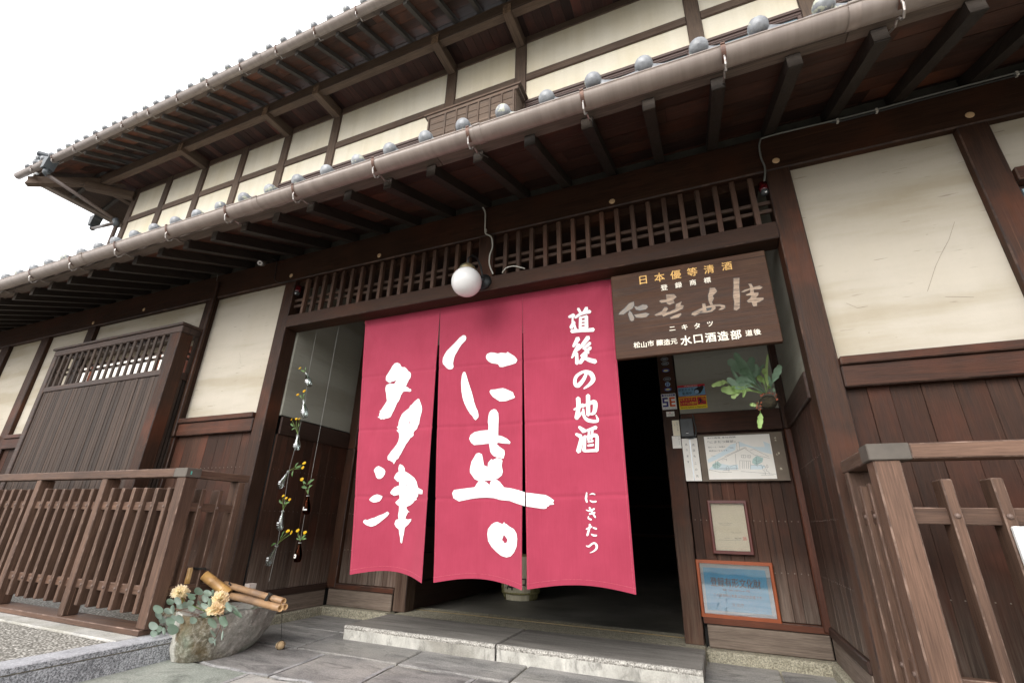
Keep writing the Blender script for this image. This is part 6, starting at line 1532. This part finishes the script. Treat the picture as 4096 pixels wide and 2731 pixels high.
for pl_, wd, lt_ in FR:
    n = 12; P = [Vector((x, y)) for x, y in pl_]; Q = []
    for i in range(3):
        p0, p1, p2, p3 = P[max(i - 1, 0)], P[i], P[i + 1], P[min(i + 2, 3)]
        for k in range(4): t_ = k / 4; Q.append(.5 * ((2 * p1) + (p2 - p0) * t_ + (2 * p0 - 5 * p1 + 4 * p2 - p3) * t_ * t_ + (3 * p1 - p0 - 3 * p2 + p3) * t_ ** 3))
    Q.append(P[-1]); dep = rnd(-.10, .06); vs = []; m_ = len(Q)
    st = 0
    for i, q in enumerate(Q):
        f = i / (m_ - 1); Y = .45 + dep * f; d = (Q[min(i + 1, m_ - 1)] - Q[max(i - 1, 0)]).normalized(); nn = Vector((-d.y, d.x))
        prof = 0.03 if f < .30 else math.sin(math.pi * min(1, (f - .28) / .74)) ** .55
        w = wd * .60 * prof * (1 + .16 * math.sin(i * 2.4)) + 2
        vs += [kp(q.x - nn.x * w, q.y - nn.y * w, Y - .006 * math.sin(i * 1.9)), kp(q.x, q.y, Y + .008), kp(q.x + nn.x * w, q.y + nn.y * w, Y - .006 * math.cos(i * 1.7))]
    mb = MB(); mb.add(vs, [(i * 3 + k, i * 3 + k + 1, i * 3 + k + 4, i * 3 + k + 3) for i in range(m_ - 1) for k in (0, 1)])
    mb.build('frond', 'fernlight' if lt_ else 'fern', fe, smooth=True, origin=ctr, fixn=False)
for i in range(46):
    a = rnd(-2.9, .3); 
    x, y = (1795 + 105 * math.cos(a), 770 + 70 * math.sin(a)) if i < 30 else (1660 + rnd(-25, 50), 830 + rnd(-10, 100))
    p = kp(x, y, .41); lf = MB(); lf.leaf(p, p + Vector((rnd(-.012, .012), rnd(-.01, 0), rnd(-.004, .014))), .007, seg=2, curl=.1); lf.build('dry_scale', 'redleaf', fe, origin=p, fixn=False)

# ================================================================== NOTICES ON THE RECESS WALL
WY = YB - .0125
def upright(name, label, cat, x0, x1, z0, z1, y, th, mat, group=None):
    t = thing(name, ((x0 + x1) / 2, y, (z0 + z1) / 2), label, cat, group); B('sheet', mat, t, x0, x1, y - th, y, z0, z1, 0); return t
def prt(t, items, y, mat, name='lettering', bold=.02, sx=1.0):
    mb = MB()
    for ch, x, z, s_ in items: char(mb, ch, x, z, s_, lambda a, b_: (a, y, b_), bold, sx)
    return mb.build(name, mat, t, fixn=False)
def rects(t, rs, y, mat, name):
    mb = MB()
    for x0, x1, z0, z1 in rs: mb.add([(x0, y, z0), (x1, y, z0), (x1, y, z1), (x0, y, z1)], [(0, 1, 2, 3)])
    return mb.build(name, mat, t, fixn=False)
def lines(t, pls, y, mat, name, w=.0012):
    mb = MB()
    for pl in pls:
        for (a, b_), (c, d) in zip(pl[:-1], pl[1:]):
            v = Vector((c - a, d - b_)); 
            if v.length < 1e-6: continue
            v.normalize(); nx_, nz_ = -v.y * w / 2, v.x * w / 2; mb.add([(a + nx_, y, b_ + nz_), (c + nx_, y, d + nz_), (c - nx_, y, d - nz_), (a - nx_, y, b_ - nz_)], [(0, 1, 2, 3)])
    return mb.build(name, mat, t, fixn=False)
# two-part warning label on the plaster
t = upright('warning_label', 'red, blue and yellow security warning label stuck on the grey plaster', 'warning label', -.163, .031, 1.568, 1.752, YB + .028, .002, 'stred')
y = YB + .0255
rects(t, [(-.161, .029, 1.668, 1.735)], y, 'stblue', 'blue_field'); rects(t, [(-.163, .031, 1.568, 1.661)], y, 'styel', 'yellow_field'); rects(t, [(-.158, -.038, 1.594, 1.655)], y - .0006, 'stred', 'red_field'); rects(t, [(-.034, .026, 1.597, 1.655)], y - .0006, 'stred', 'red_field')
mb = MB(); line(mb, 'WARNING!', -.115, -.02, 1.7435, .012, lambda a, b_: (a, y - .001, b_), .02); mb.build('lettering', 'white', t, fixn=False)
mb = MB(); line(mb, '防犯カメラ', -.156, -.052, 1.716, .024, lambda a, b_: (a, y - .001, b_), .02); line(mb, '監視中', -.132, -.066, 1.688, .024, lambda a, b_: (a, y - .001, b_), .02); line(mb, 'Security System in Operation', -.155, .020, 1.580, .016, lambda a, b_: (a, y - .001, b_), .01); mb.build('lettering', 'black', t, fixn=False)
mb = MB(); line(mb, 'セキュリティ', -.155, -.048, 1.641, .024, lambda a, b_: (a, y - .0015, b_), .02); line(mb, 'システム作動中', -.156, -.041, 1.612, .024, lambda a, b_: (a, y - .0015, b_), .02); mb.build('lettering', 'styel', t, fixn=False)
mb = MB(); line(mb, 'SECURITY CAMERAS IN USE', -.11, -.012, 1.6645, .007, lambda a, b_: (a, y - .001, b_)); mb.build('lettering', 'paper', t, fixn=False)
mb = MB(); fillpoly(mb, [[(-.045, 1.715), (-.02, 1.728), (-.018, 1.738), (-.010, 1.732), (.018, 1.742), (.022, 1.725), (.010, 1.702), (-.005, 1.683), (-.030, 1.676), (-.048, 1.690)]], lambda a, b_: (a, y - .001, b_)); mb.build('camera_picture', 'black', t, fixn=False)
mb = MB(); mb.lathe([(0, 0), (.015, 0)], (-.030, y - .002, 1.695), (0, 1, 0), 18); mb.build('camera_lens', 'stlight', t, fixn=False)
mb = MB(); fillpoly(mb, [[(-.020, 1.640), (-.012, 1.646), (-.008, 1.636), (.002, 1.630), (.0, 1.626), (-.008, 1.629), (-.006, 1.620), (.006, 1.612), (.016, 1.606), (.014, 1.602), (.002, 1.608), (-.010, 1.614), (-.020, 1.602), (-.026, 1.604), (-.016, 1.618), (-.016, 1.628), (-.026, 1.622), (-.028, 1.627), (-.018, 1.635)]], lambda a, b_: (a, y - .0015, b_)); mb.build('running_figure', 'black', t, fixn=False)
lines(t, [[(.024 - r_ * math.cos(a), 1.652 - r_ * math.sin(a)) for a in [math.pi / 2 * i / 6 for i in range(7)]] for r_ in (.012, .019, .026)], y - .0016, 'styel', 'signal_arcs', .0022)
# square security label on the door post
py_ = YB - .0045
t = upright('security_label', 'white label with large blue and orange letters SE on the right door post', 'label', -.284, -.180, 1.568, 1.688, py_, .002, 'white'); y = py_ - .0025
rects(t, [(-.280, -.184, 1.668, 1.684)], y, 'stnavy', 'blue_band')
E_ = lambda x0: [(x0, x0 + .040, 1.646, 1.660), (x0, x0 + .040, 1.617, 1.629), (x0, x0 + .040, 1.588, 1.601)]
rects(t, E_(-.278) + [(-.278, -.264, 1.625, 1.655), (-.250, -.238, 1.594, 1.622)], y, 'stnavy', 'letter_shape'); rects(t, E_(-.228) + [(-.228, -.214, 1.590, 1.658)], y, 'storange', 'letter_shape')
mb = MB(); line(mb, '警備警戒中', -.268, -.196, 1.676, .013, lambda a, b_: (a, y - .0006, b_), .01); mb.build('lettering', 'white', t, fixn=False)
mb = MB(); line(mb, 'セキュリティエヒメ', -.276, -.188, 1.577, .011, lambda a, b_: (a, y - .0006, b_), .015); mb.build('lettering', 'stnavy', t, fixn=False)
ks_ = [(495, 270, 'stgrey', 'topmost dark oval sticker on the right door post'), (505, 325, 'stgrey', 'second dark oval sticker on the right door post'), (512, 412, 'stnavy', 'upper blue, green and yellow oval sticker on the right door post'), (528, 518, 'stgrey', 'black oval sticker with a pale ring, above the round blue one'), (535, 585, 'stlight', 'round pale blue sticker with a fan shape on the door post'), (538, 647, 'stnavy', 'lower blue and yellow oval sticker just above the SE label')]
for x, yy, mt, lb in ks_:
    p = kp(x, yy, py_ - .001); t = thing('door_sticker', p, lb, 'sticker', 'stickers on the door post'); rx = .028 if mt != 'stlight' else .0185; rz = .0155 if mt != 'stlight' else .0175
    def ell(a_, b_, dy, mat, nm, ox=0, oz=0):
        mb = MB(); mb.add([(p.x + ox, p.y - dy, p.z + oz)] + [(p.x + ox + a_ * math.cos(2 * math.pi * i / 24), p.y - dy, p.z + oz + b_ * math.sin(2 * math.pi * i / 24)) for i in range(24)], [(0, 1 + i, 1 + (i + 1) % 24) for i in range(24)]); mb.build(nm, mat, t, fixn=False)
    ell(rx, rz, .0, mt, 'disc')
    if mt == 'stgrey': ell(rx * .9, rz * .85, .0005, 'greyplastic', 'dark_field'); rects(t, [(p.x - .014, p.x + .014, p.z - .004, p.z + .003)], p.y - .001, 'stgrey', 'print_bar')
    elif mt == 'stnavy': ell(rx * .7, rz * .55, .0005, 'tealwash', 'print_field', 0, -.002); ell(rx * .4, rz * .28, .001, 'styel', 'print_spot', 0, 0)
    else:
        for k in range(4): a = k * math.pi / 2 + .6; ell(.0055, .0055, .0008, 'stnavy', 'fan_blade', .009 * math.cos(a), .009 * math.sin(a))
p = kp(570, 957, py_); t = upright('small_label', 'small white rounded label with a red mark below the SE label', 'label', p.x - .029, p.x + .029, p.z - .018, p.z + .018, py_, .001, 'paperw'); rects(t, [(p.x - .006, p.x + .002, p.z + .006, p.z + .012)], py_ - .0015, 'stred', 'red_mark'); rects(t, [(p.x - .022, p.x + .022, p.z - .003, p.z - .001), (p.x - .018, p.x + .018, p.z - .012, p.z - .010)], py_ - .0015, 'ink', 'print_line')
t = upright('name_slip', 'narrow cream slip with a vertical line of writing, left of the intercom', 'paper slip', -.226, -.177, 1.371, 1.484, py_, .001, 'paper'); prt(t, [(c_, -.192 - .018 * (k > 5), 1.470 - .012 * (k if k <= 5 else k - 5), .009) for k, c_ in enumerate('二階の仁は押して')], py_ - .0015, 'ink', bold=0)
t = upright('name_slip', 'narrow white slip directly below the cream one on the door post', 'paper slip', -.238, -.178, 1.281, 1.369, py_, .001, 'paperw'); prt(t, [(c_, -.190 - .02 * (k > 4), 1.358 - .012 * (k if k <= 4 else k - 5), .008) for k, c_ in enumerate('お酒の店です')], py_ - .0015, 'ink', bold=0)
# intercom
t = thing('intercom', (-.128, YB - .006, 1.42), 'dark grey ribbed intercom box under the warning label', 'intercom')
B('housing', 'greyplastic', t, -.170, -.083, YB - .034, YB - .006, 1.356, 1.487, .004)
for k in range(9): B('rib', 'greyplastic2' if False else 'greyplastic', t, -.167 + k * .0095, -.162 + k * .0095, YB - .036, YB - .034, 1.360, 1.484, 0)
mb = MB()
for a in range(5):
    for b_ in range(5):
        if math.hypot(a - 2, b_ - 2) < 2.4: mb.lathe([(0, -.0008), (.0018, -.0006), (.002, 0)], (-.128 + (a - 2) * .0075, YB - .0365, 1.443 + (b_ - 2) * .0085), (0, 1, 0), 6)
mb.build('speaker_holes', 'black', t, fixn=False); B('call_button', 'black', t, -.139, -.118, YB - .040, YB - .0361, 1.378, 1.392, .001); B('button_glint', 'white', t, -.137, -.120, YB - .0408, YB - .0401, 1.3785, 1.381, 0)
cable([kp(848, 965, YB - .01), kp(862, 1010, YB - .02), kp(868, 1060, YB - .02), kp(885, 1120, YB - .02), kp(890, 1190, YB - .02), kp(878, 1245, YB - .02), kp(820, 1260, YB - .02), kp(750, 1252, YB - .02), kp(735, 1235, YB - .015)], .0042, 'greyplastic', 'grey flex curving round the right side and under the intercom')
# hanging scroll-like papers and the drawing
SZ = (2600, 1500); SKK = 600 / 1882
def spz(x, y, Y): return atY(SZ[0] + x * SKK, SZ[1] + y * SKK, Y)
t = upright('vertical_notice', 'tall white and silver paper notice with vertical handwriting beside the drawing', 'paper notice', -.173, -.069, 1.053, 1.348, YB - .007, .0012, 'paperw'); y = YB - .0090
prt(t, [('あ', -.145, 1.305, .018), ('り', -.145, 1.266, .018), ('ま', -.145, 1.224, .018), ('す', -.145, 1.183, .018), ('。', -.138, 1.15, .012)], y, 'ink', bold=.0)
prt(t, [('売', -.098, 1.300, .018), ('店', -.098, 1.262, .018), ('も', -.098, 1.222, .018), ('こ', -.098, 1.172, .018), ('の', -.098, 1.130, .018), ('先', -.096, 1.086, .018)], y, 'ink', bold=0)
rects(t, [(-.121, -.116, 1.055, 1.346)], y + .0005, 'silver', 'silver_strip')
t = thing('illustrated_notice', (.2, YB - .01, 1.2), 'brown board with a pale pen drawing of a gabled shop and handwriting', 'poster'); B('backing_board', 'kraft', t, -.064, .466, YB - .0115, YB - .0065, 1.049, 1.366, 0)
dr = B('drawing_sheet', 'paperw', t, -.022, .391, YB - .0135, YB - .0118, 1.061, 1.354, 0); y = YB - .0140
X0, X1, Z0, Z1 = -.022, .391, 1.061, 1.354
def sp2(pts): return [(q.x, q.z) for q in (spz(x, yy, YB - .0135) for x, yy in pts)]
mb = MB()
for lp_ in ([(735,1100),(830,1060),(960,990),(1070,940),(1080,850),(1010,870),(900,960),(780,1020),(720,1060)], [(1115,830),(1180,860),(1300,900),(1440,900),(1420,830),(1500,860),(1530,990),(1400,960),(1300,920),(1200,890),(1120,900)], [(740,1180),(800,1120),(900,1110),(1000,1130),(1100,1120),(1110,1180),(900,1190)], [(1260,1130),(1400,1120),(1450,1150),(1400,1180),(1260,1180)]):
    fillpoly(mb, [sp2(lp_)], lambda a, b_: (a, y, b_))
mb.build('blue_wash', 'bluewash', dr, fixn=False)
mb = MB(); fillpoly(mb, [sp2([(1290,1050),(1340,1010),(1420,1040),(1410,1090),(1330,1130),(1280,1100)])], lambda a, b_: (a, y - .0003, b_)); fillpoly(mb, [sp2([(780,1120),(850,1080),(900,1120),(860,1170),(790,1165)])], lambda a, b_: (a, y - .0003, b_)); mb.build('tree_wash', 'tealwash', dr, fixn=False)
SKL = [[(835,1080),(1185,915),(1310,1000),(1500,1040)],[(940,1015),(1195,905),(1215,925)],[(1255,940),(1305,928),(1490,1020)],[(1085,850),(1095,945)],[(1115,840),(1125,935)],[(1080,850),(1118,838)],[(1145,1000),(1200,1002),(1200,1035),(1148,1033),(1145,1000)],[(1218,1005),(1262,1005),(1262,1035),(1220,1033),(1218,1005)],[(1172,1002),(1174,1033)],[(1240,1005),(1241,1034)],[(1070,985),(1085,1180)],[(1125,1070),(1260,1075),(1260,1180)],[(1125,1070),(1128,1180)],[(1160,1080),(1160,1170)],[(1180,1080),(1182,1172)],[(1210,1078),(1212,1172)],[(1235,1080),(1236,1172)],[(820,1075),(825,1180),(1110,1185)],[(870,1165),(1110,1165)],[(905,1215),(1025,1215)],[(920,1190),(1000,1190)],[(960,1190),(955,1150),(975,1140),(990,1165),(990,1215)],[(1000,1150),(1060,1125),(1090,1140)],[(740,1185),(900,1220)],[(1140,1205),(1590,1240)],[(1395,1250),(1550,1250)],[(1430,1130),(1410,1150),(1420,1195),(1440,1200),(1450,1250)],[(1430,1130),(1448,1150),(1440,1190)],[(1465,1120),(1455,1150),(1485,1155),(1470,1120)],[(1470,1160),(1460,1200),(1490,1210),(1500,1240)],[(1330,1020),(1345,1150)],[(1310,1060),(1345,1085),(1400,1060)],[(1320,1100),(1345,1110),(1390,1095)],[(800,1120),(815,1180)],[(850,1090),(850,1170)],[(780,1140),(830,1110),(880,1140)],[(1260,1125),(1400,1130),(1410,1165)],[(985,908),(1045,905)],[(1005,912),(1050,916)],[(765,1008),(820,1015)],[(900,1060),(960,1050),(960,1075)]]
lines(dr, [sp2(pl_) for pl_ in SKL], y - .0006, 'ink', 'pen_lines', .0013)
mb = MB()
def hand(s_, x0, x1, yy, size):
    a = spz(x0, yy, YB - .0135); b_ = spz(x1, yy - (x1 - x0) * .0, YB - .0135); line(mb, s_, a.x, b_.x, a.z, size, lambda p_, q_: (p_, y - .0008, q_))
hand('水口酒造 本社西隣', 712, 1075, 790, .0135); hand('「にきたつ蔵部」', 725, 1070, 842, .018); hand('地ビール・地酒の', 728, 945, 905, .011); hand('販売はこちらです。', 742, 985, 950, .011)
mb.build('handwriting', 'ink', dr, fixn=False)
mb = MB(); p = spz(1572, 800, YB - .012)
for k, c_ in enumerate('道後'): char(mb, c_, p.x, p.z + .008 - k * .016, .011, lambda a, b_: (a, YB - .0122, b_))
p = spz(1605, 985, YB - .012)
for k, c_ in enumerate('仁喜'): char(mb, c_, p.x - .006 + k * .012, p.z - .004 + k * .008, .013, lambda a, b_: (a, YB - .0122, b_))
p = spz(1645, 1170, YB - .012); char(mb, '水', p.x, p.z, .018, lambda a, b_: (a, YB - .0122, b_))
mb.build('faint_lettering', 'paper', t, fixn=False)
# framed certificate and framed blue plaque
def framed(name, label, x0, x1, z0, z1, fw_, mat, tilt=0):
    t = thing(name, ((x0 + x1) / 2, WY, (z0 + z1) / 2), label, 'framed notice'); y1 = YB + .018; y0 = y1 - .030
    for (a, b_, c, d) in ((x0, x1, z0, z0 + fw_), (x0, x1, z1 - fw_, z1)):
        MB().prism([(a, y0 + .004), (a + .004, y0), (b_ - .004, y0), (b_, y0 + .004), (b_, y1), (a, y1)], c + .001, d - .001, 'Z').build('frame_bar', mat, t, origin=(a, y0, c))
    for (a, b_) in ((x0, x0 + fw_), (x1 - fw_, x1)): B('frame_bar', mat, t, a + .001, b_ - .001, y0 - .0005, y1, z0 + .001, z1 - .001, .004)
    return t, y0, y1
t, y0, y1 = framed('framed_certificate', 'upright cream certificate in a dark red frame, above the blue plaque', -.056, .187, .597, .926, .020, 'framered')
B('certificate', 'paper', t, -.036, .167, y1 - .012, y1 - .006, .617, .906, 0); y = y1 - .0125
mb = MB(); f_ = lambda a, b_: (a, y, b_)
line(mb, '右の者は永年にわたり酒造りに努め', .0, .08, .783, .007, f_); line(mb, '地域の文化に寄与されました', .003, .07, .773, .007, f_); line(mb, '平成十年三月', .065, .125, .727, .007, f_); line(mb, '文化庁長官', .02, .055, .692, .007, f_); line(mb, '松野', .085, .125, .692, .012, f_); mb.build('lettering', 'ink', t, fixn=False)
lines(t, [[(-.015, .680), (.145, .680)]], y, 'ink', 'rule', .0012); rects(t, [(.135, .155, .682, .702)], y - .0003, 'pink', 'seal')
B('pane', 'pane', t, -.0355, .1665, y0 + .006, y0 + .008, .6175, .9055, 0)
t, y0, y1 = framed('framed_plaque', 'wide blue cultural property plaque in an orange frame, lowest on the wall', -.172, .278, .228, .558, .022, 'frameorange')
B('silver_mount', 'silver', t, -.150, .256, y1 - .012, y1 - .006, .250, .536, 0); B('blue_plate', 'blueplate', t, -.132, .232, y1 - .0165, y1 - .0125, .268, .512, .001); y = y1 - .0175; f_ = lambda a, b_: (a, y, b_)
mb = MB(); line(mb, '登録有形文化財', -.095, .195, .430, .056, f_, .03); mb.build('lettering', 'inkbrown', t, fixn=False)
mb = MB(); line(mb, '第38-0056号', -.03, .13, .388, .014, f_, .0); line(mb, 'この建造物は貴重な国民的財産です', -.085, .19, .356, .020, f_, .02); line(mb, '文化庁', .015, .085, .308, .022, f_, .01); mb.build('lettering', 'inkbrown', t, fixn=False)
B('pane', 'pane', t, -.1495, .2555, y0 + .005, y0 + .007, .2505, .5355, 0)

# ================================================================== INSIDE THE DOOR
bc = Vector((-1.93, 2.28, .056)); t = thing('sake_barrel', bc, 'straw-wrapped sake barrel with black brush characters standing inside the dark doorway', 'barrel')
MB().lathe([(0, 0), (.165, .0), (.172, .02), (.175, .05), (.192, .075), (.205, .20), (.205, .30), (.195, .40), (0, .41)], bc, (0, 0, 1), 36).build('straw_wrapping', 'straw', t, smooth=True, origin=bc)
mb = MB(); n = 20
def cyl(u, z, r=.2075): a = -math.pi / 2 + u; return (bc.x + r * math.cos(a), bc.y + r * math.sin(a), bc.z + z)
prf = [(.0, .167), (.02, .1735), (.05, .1765), (.075, .194), (.20, .2075), (.30, .2075), (.39, .199)]
vs = [cyl(-.62 + 1.5 * i / n, z, r) for z, r in prf for i in range(n + 1)]
mb.add(vs, [(j * (n + 1) + i, j * (n + 1) + i + 1, (j + 1) * (n + 1) + i + 1, (j + 1) * (n + 1) + i) for j in range(len(prf) - 1) for i in range(n)]); mb.build('printed_wrap', 'strawW', t, smooth=True, origin=bc, fixn=False)
mb = MB(); ff = lambda a, b_: cyl(a, b_, .2105)
char(mb, '津', -.12, .155, .55, lambda a, b_: cyl(a, .155 + (b_ - .155) * .24, .2105 - max(0, .2 - (.155 + (b_ - .155) * .24)) * .09), .05)
char(mb, '口', .48, .165, .34, lambda a, b_: cyl(a, .165 + (b_ - .165) * .24, .2105 - max(0, .2 - (.165 + (b_ - .165) * .24)) * .09), .08)
for k, c_ in enumerate('酒造株式会社'): char(mb, c_, -.46, .27 - k * .032, .08, lambda a, b_, k=k: cyl(a, (.27 - k * .032) + (b_ - (.27 - k * .032)) * .24, .2105 - max(0, .2 - (.27 - k * .032)) * .09), .03)
mb.build('lettering', 'black', t, fixn=False)
for u0 in (-.68,):
    mb = MB(); mb.tube([cyl(u0 + .03 * math.sin(k * 1.6), .02 + k * .012, .180 + min(.03, k * .0025)) for k in range(30)], .009, 7); mb.build('twisted_rope', 'straw', t, smooth=True, origin=bc)
mb = MB(); mb.tube([cyl(2 * math.pi * k / 40, .062, .190) for k in range(41)], .008, 7); mb.build('rope_band', 'straw', t, smooth=True, origin=bc)
dg = thing('dried_sprays', atY(1725, 1780, 1.9), 'bunch of dry straw-coloured sprays hanging inside, seen through the curtain slit', 'dried plants')
random.seed(5)
for i in range(26):
    p = atY(1722 + rnd(-14, 26), 1620 + rnd(0, 220), 1.9 + rnd(-.1, .1)); pts = [p]
    for k in range(6): p = p + Vector((rnd(-.022, .022), rnd(-.02, .02), -rnd(.02, .05))); pts.append(p)
    MB().tube(pts, .0028, 5).build('spray', 'drygrass', dg, origin=pts[0])

# ================================================================== ACROSS THE STREET (seen only in the glass)
ow = thing('garden_wall', (-1, -9.5, 0), 'low white garden wall across the street, mirrored in the framed glass', 'wall')
B('wall', 'plaster', ow, -14, 12, -9.6, -9.4, -.3, 1.35, .01); B('coping', 'tile', ow, -14, 12, -9.7, -9.3, 1.36, 1.46, .02)
hg = MB(); random.seed(3)
for i in range(5200):
    p = Vector((rnd(-12, 10), -10.1 + rnd(-.5, .45), 1.2 + rnd(0, 1) ** .7 * (1.0 + .5 * noise.noise(Vector((i * .0, 0, 0)))))); p.z += .35 * noise.noise(Vector((p.x * .7, 0, 0)))
    d = Vector((rnd(-1, 1), rnd(-1, .3), rnd(-.3, 1))).normalized(); hg.leaf(p, p + d * .13, .07, seg=2, curl=.1)
tag(hg.build('hedge', 'leaf', kind='stuff', fixn=False, origin=(-1, -10, 1)), 'loose green hedge behind the garden wall across the street', 'hedge')
for o in list(bpy.data.objects):
    if o.type == 'MESH' and o.name.split('.')[0] in ('lettering', 'handwriting', 'faint_lettering', 'pen_lines', 'blue_wash', 'tree_wash', 'print_line', 'embossed_script', 'label_script', 'white_script', 'finger_joints', 'speaker_holes', 'signal_arcs', 'letter_shape', 'blue_field') and o.parent and o.parent.name.split('.')[0] != 'curtain_panel': o['kind'] = 'stuff'
    for k_ in ('wx', 'wy', 'wz', 'side'):
        if k_ in o: del o[k_]
